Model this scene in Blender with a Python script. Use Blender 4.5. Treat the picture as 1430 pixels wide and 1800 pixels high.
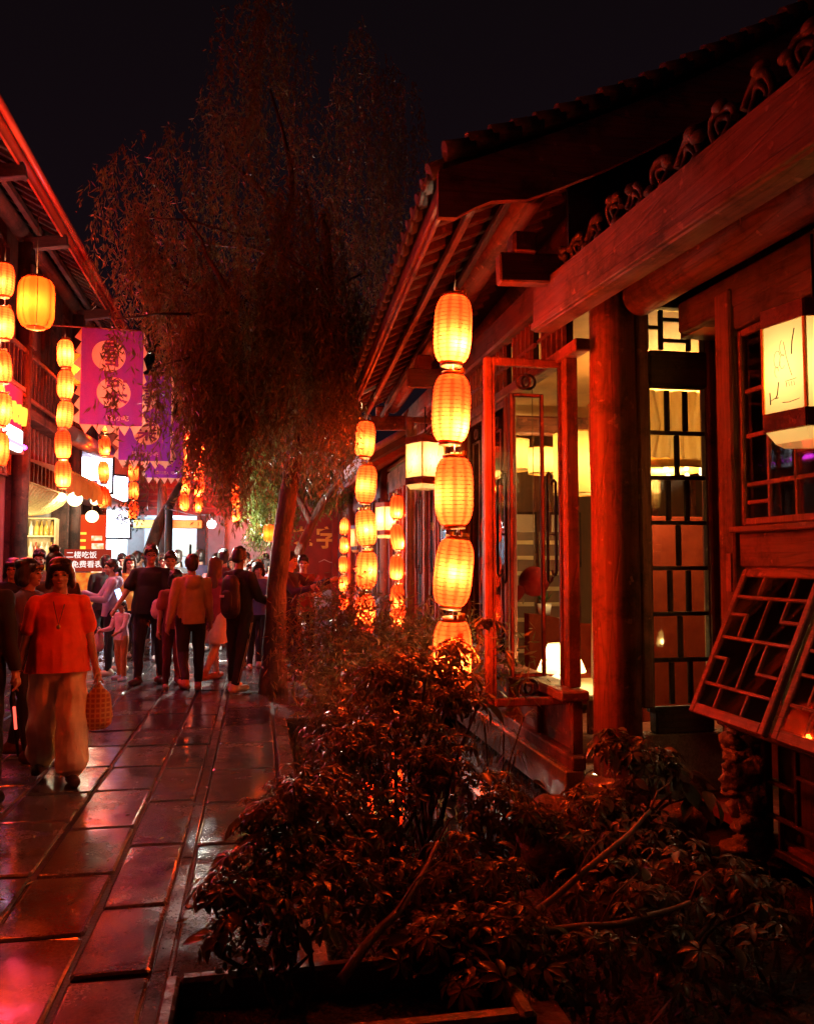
import bpy, bmesh, math, random
import numpy as np
from mathutils import Vector, Matrix, Euler, noise

random.seed(7)
rng = np.random.default_rng(7)
R = math.radians
scene = bpy.context.scene
for o in list(bpy.data.objects):
    bpy.data.objects.remove(o)
COL = scene.collection

# ------------------------------------------------------------------ camera, world, exposure
CAM = Vector((0.0, 0.0, 1.6))
YAW, PITCH = R(10.42), R(3.4)
cam_data = bpy.data.cameras.new('camera')
cam_data.sensor_width = 36.0
cam_data.lens = 36.0 * 1430 / 1800
cam_data.clip_start = 0.05
cam_data.clip_end = 600
cam = bpy.data.objects.new('camera', cam_data)
COL.objects.link(cam)
cam.location = CAM
cam.rotation_euler = (R(90) + PITCH, 0, -YAW)
scene.camera = cam

world = bpy.data.worlds.new('World')
scene.world = world
world.use_nodes = True
wn = world.node_tree
wn.nodes.clear()
w_out = wn.nodes.new('ShaderNodeOutputWorld')
w_bg = wn.nodes.new('ShaderNodeBackground')
w_tc = wn.nodes.new('ShaderNodeTexCoord')
w_sep = wn.nodes.new('ShaderNodeSeparateXYZ')
w_ramp = wn.nodes.new('ShaderNodeValToRGB')          # city night sky: a violet grey, a little lighter low down
w_ramp.color_ramp.elements[0].position = 0.0
w_ramp.color_ramp.elements[0].color = (0.0135, 0.0062, 0.0105, 1)
w_ramp.color_ramp.elements[1].position = 0.75
w_ramp.color_ramp.elements[1].color = (0.0050, 0.0034, 0.0042, 1)
wn.links.new(w_tc.outputs['Generated'], w_sep.inputs[0])
wn.links.new(w_sep.outputs['Z'], w_ramp.inputs[0])
wn.links.new(w_ramp.outputs[0], w_bg.inputs['Color'])
w_bg.inputs['Strength'].default_value = 0.20
wn.links.new(w_bg.outputs[0], w_out.inputs[0])

vs = scene.view_settings
vs.view_transform = 'Standard'
vs.look = 'None'
vs.exposure = 1.6
vs.gamma = 1.0
vs.use_curve_mapping = False
cy = scene.cycles
cy.use_denoising = True
cy.max_bounces = 6
cy.diffuse_bounces = 3
cy.glossy_bounces = 3
cy.transmission_bounces = 4
cy.transparent_max_bounces = 16
cy.sample_clamp_indirect = 6.0
cy.caustics_reflective = False
cy.caustics_refractive = False
cy.use_light_tree = True

# lamp powers, all in one place
LANTERN_W = 13.5
LANTERN_COL = (1.0, 0.62, 0.36)

# ------------------------------------------------------------------ rays of the photograph (for measuring only)
_F = Vector((math.sin(YAW) * math.cos(PITCH), math.cos(YAW) * math.cos(PITCH), math.sin(PITCH)))
_Rt = Vector((math.cos(YAW), -math.sin(YAW), 0))
_Up = _Rt.cross(_F)
def ray(px, py):
    return _F + _Rt * ((px - 715) / 1430) + _Up * ((900 - py) / 1430)
def at_y(px, py, y):
    d = ray(px, py); return CAM + d * (y / d.y)
def at_x(px, py, x):
    d = ray(px, py); return CAM + d * (x / d.x)
def at_z(px, py, z):
    d = ray(px, py); return CAM + d * ((z - 1.6) / d.z)

# ------------------------------------------------------------------ helpers
def tag(o, label=None, cat=None, group=None, kind=None):
    if label: o['label'] = label
    if cat: o['category'] = cat
    if group: o['group'] = group
    if kind: o['kind'] = kind
    return o
def empty(name, loc=(0, 0, 0), rz=0.0, label=None, cat=None, group=None, kind=None, parent=None):
    o = bpy.data.objects.new(name, None)
    COL.objects.link(o)
    o.location = loc
    o.rotation_euler = (0, 0, rz)
    o.empty_display_size = 0.1
    if parent: o.parent = parent
    return tag(o, label, cat, group, kind)
def link(name, me, mat=None, parent=None, loc=None, rot=None):
    o = bpy.data.objects.new(name, me)
    COL.objects.link(o)
    if mat is not None and len(me.materials) == 0:
        me.materials.append(mat)
    if parent is not None: o.parent = parent
    if loc is not None: o.location = loc
    if rot is not None: o.rotation_euler = rot
    return o
def copy_tree(o, parent=None):
    c = o.copy()
    COL.objects.link(c)
    if parent is not None: c.parent = parent
    for ch in [x for x in o.children]:
        copy_tree(ch, c)
    return c
def fast_mesh(name, verts, faces, mat=None, smooth=False):
    """verts (N,3), faces (M,k) arrays"""
    me = bpy.data.meshes.new(name)
    verts = np.asarray(verts, dtype=np.float32); faces = np.asarray(faces, dtype=np.int32)
    m, k = faces.shape
    me.vertices.add(len(verts)); me.vertices.foreach_set('co', verts.ravel())
    me.loops.add(m * k); me.loops.foreach_set('vertex_index', faces.ravel())
    me.polygons.add(m)
    me.polygons.foreach_set('loop_start', np.arange(0, m * k, k, dtype=np.int32))
    try:
        me.polygons.foreach_set('loop_total', np.full(m, k, dtype=np.int32))
    except Exception:
        pass
    if smooth: me.polygons.foreach_set('use_smooth', np.ones(m, dtype=bool))
    me.update(calc_edges=True)
    me.validate()
    if mat: me.materials.append(mat)
    return me

class MB:
    def __init__(s):
        s.v, s.f, s.sm = [], [], []
    def add(s, vs, fs, smooth=False):
        b = len(s.v)
        s.v += [tuple(p) for p in vs]
        for f in fs:
            s.f.append([b + i for i in f]); s.sm.append(smooth)
        return s
    def box(s, c, size, rz=0.0, ch=0.0, M=None):
        x, y, z = size[0] / 2, size[1] / 2, size[2] / 2
        if ch > 0:
            ch = min(ch, x * .45, y * .45, z * .45)
            vs = []
            for sx in (-1, 1):
                for sy in (-1, 1):
                    for sz in (-1, 1):
                        vs += [(sx * (x - ch), sy * (y - ch), sz * z), (sx * (x - ch), sy * y, sz * (z - ch)), (sx * x, sy * (y - ch), sz * (z - ch))]
            bm = bmesh.new()
            for v in vs: bm.verts.new(v)
            bmesh.ops.convex_hull(bm, input=bm.verts)
            bmesh.ops.dissolve_limit(bm, angle_limit=0.01, verts=bm.verts, edges=bm.edges)
            bm.verts.index_update()
            vs = [v.co.copy() for v in bm.verts]
            fs = [[v.index for v in f.verts] for f in bm.faces]
            bm.free()
        else:
            vs = [(sx * x, sy * y, sz * z) for sx in (-1, 1) for sy in (-1, 1) for sz in (-1, 1)]
            fs = [(0, 1, 3, 2), (4, 6, 7, 5), (0, 4, 5, 1), (2, 3, 7, 6), (0, 2, 6, 4), (1, 5, 7, 3)]
        m = M if M is not None else Matrix.Translation(Vector(c)) @ Matrix.Rotation(rz, 4, 'Z')
        s.add([m @ Vector(v) for v in vs], fs)
        return s
    def bar(s, p0, p1, w, h, up=(0, 0, 1), ch=0.0):
        """a squared timber from p0 to p1, w across, h along up"""
        p0, p1 = Vector(p0), Vector(p1)
        d = p1 - p0; L = d.length; d.normalize()
        u = Vector(up); u = (u - d * u.dot(d))
        if u.length < 1e-4: u = Vector((1, 0, 0)) - d * d.x
        u.normalize(); r = d.cross(u)
        m = Matrix((( r.x, d.x, u.x, 0), (r.y, d.y, u.y, 0), (r.z, d.z, u.z, 0), (0, 0, 0, 1)))
        m.translation = (p0 + p1) / 2
        return s.box(None, (w, L, h), ch=ch, M=m)
    def tube(s, pts, rad, n=8, caps=True, smooth=True):
        pts = [Vector(p) for p in pts]
        if not hasattr(rad, '__len__'): rad = [rad] * len(pts)
        vs, fs = [], []
        prev = None
        for i, p in enumerate(pts):
            if i == 0: d = pts[1] - p
            elif i == len(pts) - 1: d = p - pts[i - 1]
            else: d = pts[i + 1] - pts[i - 1]
            d.normalize()
            if prev is None:
                a = Vector((0, 0, 1)) if abs(d.z) < .9 else Vector((1, 0, 0))
                u = (a - d * a.dot(d)).normalized()
            else:
                u = prev - d * prev.dot(d)
                u.normalize()
            prev = u
            w = d.cross(u)
            for k in range(n):
                t = 2 * math.pi * k / n
                vs.append(p + (u * math.cos(t) + w * math.sin(t)) * rad[i])
        for i in range(len(pts) - 1):
            for k in range(n):
                fs.append((i * n + k, i * n + (k + 1) % n, (i + 1) * n + (k + 1) % n, (i + 1) * n + k))
        s.add(vs, fs, smooth)
        if caps:
            b = len(s.v) - len(vs)
            s.f.append([b + k for k in range(n)][::-1]); s.sm.append(False)
            s.f.append([b + (len(pts) - 1) * n + k for k in range(n)]); s.sm.append(False)
        return s
    def lathe(s, prof, n=16, c=(0, 0, 0), smooth=True, capb=False, capt=False):
        vs, fs = [], []
        for (r, z) in prof:
            for k in range(n):
                t = 2 * math.pi * k / n
                vs.append((c[0] + r * math.cos(t), c[1] + r * math.sin(t), c[2] + z))
        for i in range(len(prof) - 1):
            for k in range(n):
                fs.append((i * n + k, i * n + (k + 1) % n, (i + 1) * n + (k + 1) % n, (i + 1) * n + k))
        s.add(vs, fs, smooth)
        b = len(s.v) - len(vs)
        if capb: s.f.append([b + k for k in range(n)][::-1]); s.sm.append(False)
        if capt: s.f.append([b + (len(prof) - 1) * n + k for k in range(n)]); s.sm.append(False)
        return s
    def prism(s, poly, d, M=None):
        """closed polygon (x,z) in the local xz plane, thickness d along y"""
        n = len(poly)
        vs = [(p[0], -d / 2, p[1]) for p in poly] + [(p[0], d / 2, p[1]) for p in poly]
        fs = [list(range(n)), list(range(2 * n - 1, n - 1, -1))]
        for i in range(n):
            j = (i + 1) % n
            fs.append((i, i + n, j + n, j))
        if M is not None: vs = [M @ Vector(v) for v in vs]
        s.add(vs, fs)
        return s
    def torus(s, c, r, r2, axis='Y', n=20, m=8, sx=1.0):
        pts = []
        vs, fs = [], []
        for i in range(n):
            t = 2 * math.pi * i / n
            for k in range(m):
                q = 2 * math.pi * k / m
                a = (r + r2 * math.cos(q))
                x, z, y = a * math.cos(t) * sx, a * math.sin(t), r2 * math.sin(q)
                v = (x, y, z) if axis == 'Y' else ((y, x, z) if axis == 'X' else (x, z, y))
                vs.append((c[0] + v[0], c[1] + v[1], c[2] + v[2]))
        for i in range(n):
            for k in range(m):
                fs.append((i * m + k, i * m + (k + 1) % m, ((i + 1) % n) * m + (k + 1) % m, ((i + 1) % n) * m + k))
        s.add(vs, fs, True)
        return s
    def ell(s, c, r, n=12, m=8):
        vs, fs = [], []
        for j in range(m + 1):
            p = math.pi * j / m
            for k in range(n):
                t = 2 * math.pi * k / n
                vs.append((c[0] + r[0] * math.sin(p) * math.cos(t), c[1] + r[1] * math.sin(p) * math.sin(t), c[2] - r[2] * math.cos(p)))
        for j in range(m):
            for k in range(n):
                fs.append((j * n + k, j * n + (k + 1) % n, (j + 1) * n + (k + 1) % n, (j + 1) * n + k))
        s.add(vs, fs, True)
        return s
    def mesh(s, name, mat=None):
        me = bpy.data.meshes.new(name)
        me.from_pydata(s.v, [], s.f)
        me.polygons.foreach_set('use_smooth', s.sm)
        me.update()
        if mat: me.materials.append(mat)
        return me
    def build(s, name, mat, parent=None, loc=None, rot=None):
        return link(name, s.mesh(name, mat), None, parent, loc, rot)

# ------------------------------------------------------------------ materials
def new_mat(name):
    m = bpy.data.materials.new(name)
    m.use_nodes = True
    nt = m.node_tree
    nt.nodes.clear()
    out = nt.nodes.new('ShaderNodeOutputMaterial')
    return m, nt, out
def N(nt, t, **kw):
    n = nt.nodes.new('ShaderNode' + t)
    for k, v in kw.items():
        setattr(n, k, v)
    return n
def surf(name, c1, c2, rough=(.5, .7), scale=4.0, stretch=(1, 1, 1), bump=.3, detail=6.0, dist=.01, spec=.5, metal=0.0, c3=None, spots=0.0, translucent=0.0, coat=0.0):
    """two-tone noise colour, varied roughness and a fine relief"""
    m, nt, out = new_mat(name)
    L = nt.links.new
    tc = N(nt, 'TexCoord'); mp = N(nt, 'Mapping')
    mp.inputs['Scale'].default_value = stretch
    L(tc.outputs['Object'], mp.inputs[0])
    nz = N(nt, 'TexNoise'); nz.inputs['Scale'].default_value = scale; nz.inputs['Detail'].default_value = detail; nz.inputs['Roughness'].default_value = .62
    L(mp.outputs[0], nz.inputs['Vector'])
    rp = N(nt, 'ValToRGB')
    rp.color_ramp.elements[0].position = .32; rp.color_ramp.elements[0].color = (*c1, 1)
    rp.color_ramp.elements[1].position = .68; rp.color_ramp.elements[1].color = (*c2, 1)
    L(nz.outputs['Fac'], rp.inputs[0])
    col = rp.outputs[0]
    if c3 is not None:
        n2 = N(nt, 'TexNoise'); n2.inputs['Scale'].default_value = scale * .35; n2.inputs['Detail'].default_value = 4
        L(tc.outputs['Object'], n2.inputs['Vector'])
        r2 = N(nt, 'ValToRGB'); r2.color_ramp.elements[0].position = .52; r2.color_ramp.elements[1].position = .66
        L(n2.outputs['Fac'], r2.inputs[0])
        mx = N(nt, 'MixRGB'); mx.inputs[2].default_value = (*c3, 1)
        L(r2.outputs[0], mx.inputs[0]); L(col, mx.inputs[1])
        col = mx.outputs[0]
    bs = N(nt, 'BsdfPrincipled')
    L(col, bs.inputs['Base Color'])
    mr = N(nt, 'MapRange'); mr.inputs[3].default_value = rough[0]; mr.inputs[4].default_value = rough[1]
    L(nz.outputs['Fac'], mr.inputs[0]); L(mr.outputs[0], bs.inputs['Roughness'])
    bs.inputs['Metallic'].default_value = metal
    if 'Specular IOR Level' in bs.inputs: bs.inputs['Specular IOR Level'].default_value = spec
    if coat: bs.inputs['Coat Weight'].default_value = coat; bs.inputs['Coat Roughness'].default_value = .12
    if bump:
        n3 = N(nt, 'TexNoise'); n3.inputs['Scale'].default_value = scale * 3; n3.inputs['Detail'].default_value = 8
        L(mp.outputs[0], n3.inputs['Vector'])
        b = N(nt, 'Bump'); b.inputs['Strength'].default_value = bump; b.inputs['Distance'].default_value = dist
        L(n3.outputs['Fac'], b.inputs['Height']); L(b.outputs[0], bs.inputs['Normal'])
    sh = bs.outputs[0]
    if translucent:
        tr = N(nt, 'BsdfTranslucent'); L(col, tr.inputs[0])
        mxs = N(nt, 'MixShader'); mxs.inputs[0].default_value = translucent
        L(bs.outputs[0], mxs.inputs[1]); L(tr.outputs[0], mxs.inputs[2]); sh = mxs.outputs[0]
    L(sh, out.inputs[0])
    return m
def emit(name, c, strength, c2=None, scale=3.0):
    m, nt, out = new_mat(name)
    e = N(nt, 'Emission')
    e.inputs[0].default_value = (*c, 1); e.inputs[1].default_value = strength
    if c2:
        tc = N(nt, 'TexCoord'); nz = N(nt, 'TexNoise'); nz.inputs['Scale'].default_value = scale
        rp = N(nt, 'ValToRGB'); rp.color_ramp.elements[0].color = (*c, 1); rp.color_ramp.elements[1].color = (*c2, 1)
        rp.color_ramp.elements[0].position = .35; rp.color_ramp.elements[1].position = .65
        nt.links.new(tc.outputs['Object'], nz.inputs['Vector']); nt.links.new(nz.outputs['Fac'], rp.inputs[0]); nt.links.new(rp.outputs[0], e.inputs[0])
    nt.links.new(e.outputs[0], out.inputs[0])
    return m
def shell(name, trans, clear, fac_clear, fac_emit=None, seams=0.0, nseam=10):
    """lit paper / silk: translucent sheet that also lets part of the bulb's light straight through"""
    m, nt, out = new_mat(name)
    L = nt.links.new
    t = N(nt, 'BsdfTranslucent'); t.inputs[0].default_value = (*trans, 1)
    d = N(nt, 'BsdfDiffuse'); d.inputs[0].default_value = (*trans, 1)
    if seams:
        tc = N(nt, 'TexCoord'); sp = N(nt, 'SeparateXYZ'); at = N(nt, 'Math', operation='ARCTAN2')
        L(tc.outputs['Object'], sp.inputs[0]); L(sp.outputs[0], at.inputs[0]); L(sp.outputs[1], at.inputs[1])
        mu = N(nt, 'Math', operation='MULTIPLY'); mu.inputs[1].default_value = nseam; L(at.outputs[0], mu.inputs[0])
        si = N(nt, 'Math', operation='SINE'); L(mu.outputs[0], si.inputs[0])
        rp = N(nt, 'ValToRGB')
        rp.color_ramp.elements[0].position = .10; rp.color_ramp.elements[0].color = (*trans, 1)
        rp.color_ramp.elements[1].position = .75; rp.color_ramp.elements[1].color = (trans[0] * (1 - seams * .3), trans[1] * (1 - seams), trans[2] * (1 - seams), 1)
        L(si.outputs[0], rp.inputs[0])
        L(rp.outputs[0], t.inputs[0]); L(rp.outputs[0], d.inputs[0])
    c = N(nt, 'BsdfTransparent'); c.inputs[0].default_value = (*clear, 1)
    m1 = N(nt, 'MixShader'); m1.inputs[0].default_value = .25
    L(t.outputs[0], m1.inputs[1]); L(d.outputs[0], m1.inputs[2])
    m2 = N(nt, 'MixShader'); m2.inputs[0].default_value = fac_clear
    L(m1.outputs[0], m2.inputs[1]); L(c.outputs[0], m2.inputs[2])
    L(m2.outputs[0], out.inputs[0])
    return m
def glass_mat(name, tint=(.9, .9, .9), refl=.10, rough=.03):
    m, nt, out = new_mat(name)
    t = N(nt, 'BsdfTransparent'); t.inputs[0].default_value = (*tint, 1)
    g = N(nt, 'BsdfGlossy'); g.inputs[1].default_value = rough
    fr = N(nt, 'Fresnel'); fr.inputs[0].default_value = 1.5
    mx = N(nt, 'MixShader')
    nt.links.new(fr.outputs[0], mx.inputs[0]); nt.links.new(t.outputs[0], mx.inputs[1]); nt.links.new(g.outputs[0], mx.inputs[2])
    nt.links.new(mx.outputs[0], out.inputs[0])
    return m

def timber(name, c1, c2, c3, axis, rough, st, bump):
    """old stained timber: long grain, drying cracks along it, worn paler patches and grime"""
    m, nt, out = new_mat(name); L = nt.links.new
    tc = N(nt, 'TexCoord'); mp = N(nt, 'Mapping'); mp.inputs['Scale'].default_value = st; L(tc.outputs['Object'], mp.inputs[0])
    g = N(nt, 'TexNoise'); g.inputs['Scale'].default_value = 5; g.inputs['Detail'].default_value = 9; g.inputs['Roughness'].default_value = .68; L(mp.outputs[0], g.inputs['Vector'])
    rp = N(nt, 'ValToRGB'); rp.color_ramp.elements[0].position = .30; rp.color_ramp.elements[0].color = (*c1, 1); rp.color_ramp.elements[1].position = .70; rp.color_ramp.elements[1].color = (*c2, 1)
    L(g.outputs['Fac'], rp.inputs[0])
    w = N(nt, 'TexNoise'); w.inputs['Scale'].default_value = 2.6; w.inputs['Detail'].default_value = 8; w.inputs['Roughness'].default_value = .7; L(tc.outputs['Object'], w.inputs['Vector'])
    wr = N(nt, 'ValToRGB'); wr.color_ramp.elements[0].position = .50; wr.color_ramp.elements[1].position = .62; L(w.outputs['Fac'], wr.inputs[0])
    mx = N(nt, 'MixRGB'); mx.inputs[2].default_value = (*(c3 or tuple(.5 * v for v in c1)), 1); L(wr.outputs[0], mx.inputs[0]); L(rp.outputs[0], mx.inputs[1])
    ch = N(nt, 'TexNoise'); ch.inputs['Scale'].default_value = 11; ch.inputs['Detail'].default_value = 6; L(tc.outputs['Object'], ch.inputs['Vector'])
    cr = N(nt, 'ValToRGB'); cr.color_ramp.elements[0].position = .66; cr.color_ramp.elements[1].position = .70; L(ch.outputs['Fac'], cr.inputs[0])
    m2 = N(nt, 'MixRGB'); m2.inputs[2].default_value = (min(1, c2[0] * 1.35), c2[1] * 1.7, c2[2] * 1.8, 1); L(cr.outputs[0], m2.inputs[0]); L(mx.outputs[0], m2.inputs[1])
    ck = N(nt, 'TexVoronoi', feature='DISTANCE_TO_EDGE'); ck.inputs['Scale'].default_value = 3.4; L(mp.outputs[0], ck.inputs['Vector'])
    kr = N(nt, 'ValToRGB'); kr.color_ramp.elements[0].position = .0; kr.color_ramp.elements[0].color = (0, 0, 0, 1); kr.color_ramp.elements[1].position = .035; L(ck.outputs['Distance'], kr.inputs[0])
    m3 = N(nt, 'MixRGB', blend_type='MULTIPLY'); m3.inputs[0].default_value = .38; L(m2.outputs[0], m3.inputs[1]); L(kr.outputs[0], m3.inputs[2])
    bs = N(nt, 'BsdfPrincipled'); L(m3.outputs[0], bs.inputs['Base Color'])
    mr = N(nt, 'MapRange'); mr.inputs[1].default_value = .3; mr.inputs[2].default_value = .7; mr.inputs[3].default_value = rough[0] + .06; mr.inputs[4].default_value = rough[1] + .22; L(w.outputs['Fac'], mr.inputs[0]); L(mr.outputs[0], bs.inputs['Roughness'])
    b1 = N(nt, 'Bump'); b1.inputs['Strength'].default_value = .55; b1.inputs['Distance'].default_value = .010; L(g.outputs['Fac'], b1.inputs['Height'])
    b2 = N(nt, 'Bump'); b2.inputs['Strength'].default_value = .4; b2.inputs['Distance'].default_value = .006; L(kr.outputs[0], b2.inputs['Height']); L(b1.outputs[0], b2.inputs['Normal'])
    L(b2.outputs[0], bs.inputs['Normal']); L(bs.outputs[0], out.inputs[0])
    return m
def wood(name, c1, c2, axis, rough=(.32, .55), bump=.35, c3=None, coat=0.0):
    st = {'X': (.25, 6, 6), 'Y': (6, .25, 6), 'Z': (6, 6, .25)}[axis]
    return timber(name, c1, c2, c3, axis, rough, st, bump)
RW1, RW2, RW3 = (.14, .038, .022), (.29, .082, .044), (.075, .025, .017)
DW1, DW2 = (.030, .012, .009), (.075, .028, .018)
M = {}
for ax in 'XYZ':
    M['red' + ax] = wood('red_stained_timber_' + ax, RW1, RW2, ax, c3=RW3)
    M['mid' + ax] = wood('weathered_brown_timber_' + ax, (.075, .026, .016), (.18, .060, .036), ax, rough=(.45, .7), c3=(.045, .018, .012))
    M['dark' + ax] = wood('old_dark_timber_' + ax, DW1, DW2, ax, rough=(.45, .7))
M['tile'] = surf('grey_roof_tile', (.035, .033, .033), (.085, .08, .08), (.5, .8), 9, bump=.5)
M['plaster'] = surf('painted_plaster', (.42, .40, .38), (.55, .53, .50), (.7, .9), 3, bump=.2)
M['greyplaster'] = surf('grey_plaster', (.16, .17, .17), (.24, .25, .25), (.7, .9), 3, bump=.2)
M['redwall'] = surf('red_painted_wall', (.15, .018, .014), (.24, .03, .022), (.6, .85), 3, bump=.2)
M['soil'] = surf('wet_soil', (.012, .008, .006), (.04, .026, .018), (.35, .8), 14, bump=1.0, dist=.03)
M['gold'] = surf('gilt_trim', (.6, .35, .07), (.8, .5, .12), (.25, .45), 20, bump=.1, metal=.8)
M['black'] = surf('black_paint', (.012, .012, .013), (.03, .03, .03), (.4, .6), 8, bump=.1)
M['cord'] = surf('hanging_cord', (.10, .05, .03), (.2, .11, .06), (.6, .8), 30, bump=.1)
M['glass'] = glass_mat('window_glass')
M['paper'] = shell('orange_lantern_paper', (.92, .070, .013), (1.0, .105, .010), .40, seams=.5)
M['silk'] = shell('smooth_orange_lantern_silk', (.92, .058, .007), (1.0, .105, .012), .40, seams=.3, nseam=6)
M['ivory'] = shell('ivory_lantern_panel', (.95, .74, .34), (1.0, .50, .14), .30)
M['ink'] = surf('ink_brushwork', (.03, .012, .008), (.06, .025, .014), (.6, .8), 30, bump=.0)
# ------------------------------------------------------------------ ground and paving
def wet_stone(name, base, seed):
    """worn stone, half dried: glossy films of water between rougher dry patches, grit, stains and pits"""
    m, nt, out = new_mat(name)
    L = nt.links.new
    tc = N(nt, 'TexCoord'); oi = N(nt, 'ObjectInfo'); ge = N(nt, 'NewGeometry')
    def nz(scale, det, rough=.6, src=None):
        n = N(nt, 'TexNoise'); n.inputs['Scale'].default_value = scale; n.inputs['Detail'].default_value = det; n.inputs['Roughness'].default_value = rough
        L(ge.outputs['Position'], n.inputs['Vector']); return n.outputs['Fac']
    big, mid, grit, wet = nz(1.1, 3), nz(4.5, 7, .65), nz(70, 4, .7), nz(1.7, 6, .62)
    rp = N(nt, 'ValToRGB')
    rp.color_ramp.elements[0].position = .30; rp.color_ramp.elements[0].color = (base[0] * .62, base[1] * .60, base[2] * .60, 1)
    rp.color_ramp.elements[1].position = .72; rp.color_ramp.elements[1].color = (base[0] * 1.35, base[1] * 1.35, base[2] * 1.38, 1)
    L(mid, rp.inputs[0])
    gr = N(nt, 'MapRange'); gr.inputs[1].default_value = .3; gr.inputs[2].default_value = .7; gr.inputs[3].default_value = .65; gr.inputs[4].default_value = 1.35; L(grit, gr.inputs[0])
    mu = N(nt, 'MixRGB', blend_type='MULTIPLY'); mu.inputs[0].default_value = 1.0; L(rp.outputs[0], mu.inputs[1]); L(gr.outputs[0], mu.inputs[2])
    hv = N(nt, 'HueSaturation'); L(mu.outputs[0], hv.inputs['Color'])
    mv = N(nt, 'MapRange'); mv.inputs[3].default_value = .65; mv.inputs[4].default_value = 1.4
    L(oi.outputs['Random'], mv.inputs[0]); L(mv.outputs[0], hv.inputs['Value'])
    bs = N(nt, 'BsdfPrincipled'); L(hv.outputs[0], bs.inputs['Base Color'])
    wr = N(nt, 'MapRange'); wr.inputs[1].default_value = .36; wr.inputs[2].default_value = .62; wr.inputs[3].default_value = .05; wr.inputs[4].default_value = .27; L(wet, wr.inputs[0])
    ga = N(nt, 'MapRange'); ga.inputs[1].default_value = .3; ga.inputs[2].default_value = .75; ga.inputs[3].default_value = -.02; ga.inputs[4].default_value = .07; L(grit, ga.inputs[0])
    ad = N(nt, 'Math', operation='ADD'); L(wr.outputs[0], ad.inputs[0]); L(ga.outputs[0], ad.inputs[1]); L(ad.outputs[0], bs.inputs['Roughness'])
    bs.inputs['Specular IOR Level'].default_value = .7
    b0 = N(nt, 'Bump'); b0.inputs['Strength'].default_value = .45; b0.inputs['Distance'].default_value = .03; L(big, b0.inputs['Height'])
    b1 = N(nt, 'Bump'); b1.inputs['Strength'].default_value = .20; b1.inputs['Distance'].default_value = .010; L(mid, b1.inputs['Height']); L(b0.outputs[0], b1.inputs['Normal'])
    b2 = N(nt, 'Bump'); b2.inputs['Strength'].default_value = .10; b2.inputs['Distance'].default_value = .002; L(grit, b2.inputs['Height']); L(b1.outputs[0], b2.inputs['Normal'])
    L(b2.outputs[0], bs.inputs['Normal'])
    L(bs.outputs[0], out.inputs[0])
    return m
M['slab'] = wet_stone('wet_paving_stone', (.074, .068, .074), 0)
M['kerb'] = wet_stone('wet_kerb_stone', (.16, .13, .11), 1)
M['joint'] = surf('joint_dirt', (.012, .009, .008), (.04, .03, .025), (.3, .7), 20, bump=.6)

g = MB(); g.add([(-250, -250, -.30), (250, -250, -.30), (250, 350, -.30), (-250, 350, -.30)], [(0, 1, 2, 3)])
tag(g.build('ground', M['soil']), kind='structure')
g = MB(); g.add([(-6.5, -3, -.016), (.20, -3, -.016), (.20, 34, -.016), (-6.5, 34, -.016)], [(0, 1, 2, 3)])
tag(g.build('joint_bed', M['joint']), kind='structure')
g = MB(); g.add([(.20, 12.2, -.026), (9, 12.2, -.026), (9, 34, -.026), (.20, 34, -.026)], [(0, 1, 2, 3)])
tag(g.build('side_pavement', M['slab']), kind='structure')

pave = empty('pavement', kind='structure')
rows = [-4.45, -3.90, -3.38, -2.92, -2.48, -2.0, -1.55, -1.10, -.70, -.385]
slabs = []
for i in range(len(rows) - 1):
    y = 1.2 + rng.uniform(0, .7)
    while y < 33:
        L_ = rng.uniform(.62, .92) * (1.0 if y < 16 else 1.6)
        slabs.append((rows[i], rows[i + 1], y, y + L_)); y += L_
y = .7
while y < 33:                                   # the broad kerbside course
    L_ = rng.uniform(.7, .98); slabs.append((-.325, .17, y, y + L_)); y += L_
slabs.sort(key=lambda s: s[2])
far = MB()
def slab_mb(mb, x0, x1, y0, y1, M4):
    g_ = .0095
    w, l = (x1 - x0) / 2 - g_, (y1 - y0) / 2 - g_
    c = .012
    j = lambda a: rng.uniform(-a, a) * 1.3
    k = [(j(.005), j(.006)) for _ in range(4)]
    sg = [(-1, -1), (1, -1), (1, 1), (-1, 1)]
    P = []
    for i in range(4):
        p, q = Vector((sg[i][0] * w + k[i][0], sg[i][1] * l + k[i][1], 0)), Vector((sg[(i + 1) % 4][0] * w + k[(i + 1) % 4][0], sg[(i + 1) % 4][1] * l + k[(i + 1) % 4][1], 0))
        for t in (.03, .35, .66, .97):
            r_ = p.lerp(q, t); n_ = Vector((-r_.x, -r_.y, 0)).normalized()
            P.append(r_ + n_ * abs(j(.005)))
    n = len(P)
    vs = [(p.x * (1 - c / w), p.y * (1 - c / l), j(.0012)) for p in P] + [(p.x, p.y, -.009 + j(.002)) for p in P] + [(p.x, p.y, -.10) for p in P]
    fs = [list(range(n))]
    for a in (0, n):
        for i in range(n):
            fs.append((a + i, a + n + i, a + n + (i + 1) % n, a + (i + 1) % n))
    mb.add([M4 @ Vector(v) for v in vs], fs)
cnt = 0
for (x0, x1, y0, y1) in slabs:
    c = Vector(((x0 + x1) / 2, (y0 + y1) / 2, rng.uniform(-.003, .003)))
    E = Euler((R(rng.uniform(-.35, .35)), R(rng.uniform(-.35, .35)), 0)).to_matrix().to_4x4()
    vis = y0 > 1.9 and abs(x0) < .55 * y1 + 1
    if cnt < 295 and vis:
        mb = MB(); slab_mb(mb, x0, x1, y0, y1, E)
        mb.build('slab', M['slab'], pave, loc=c); cnt += 1
    else:
        slab_mb(far, x0, x1, y0, y1, Matrix.Translation(c) @ E)
tag(far.build('distant_slabs', M['slab'], pave), kind='stuff')
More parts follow.
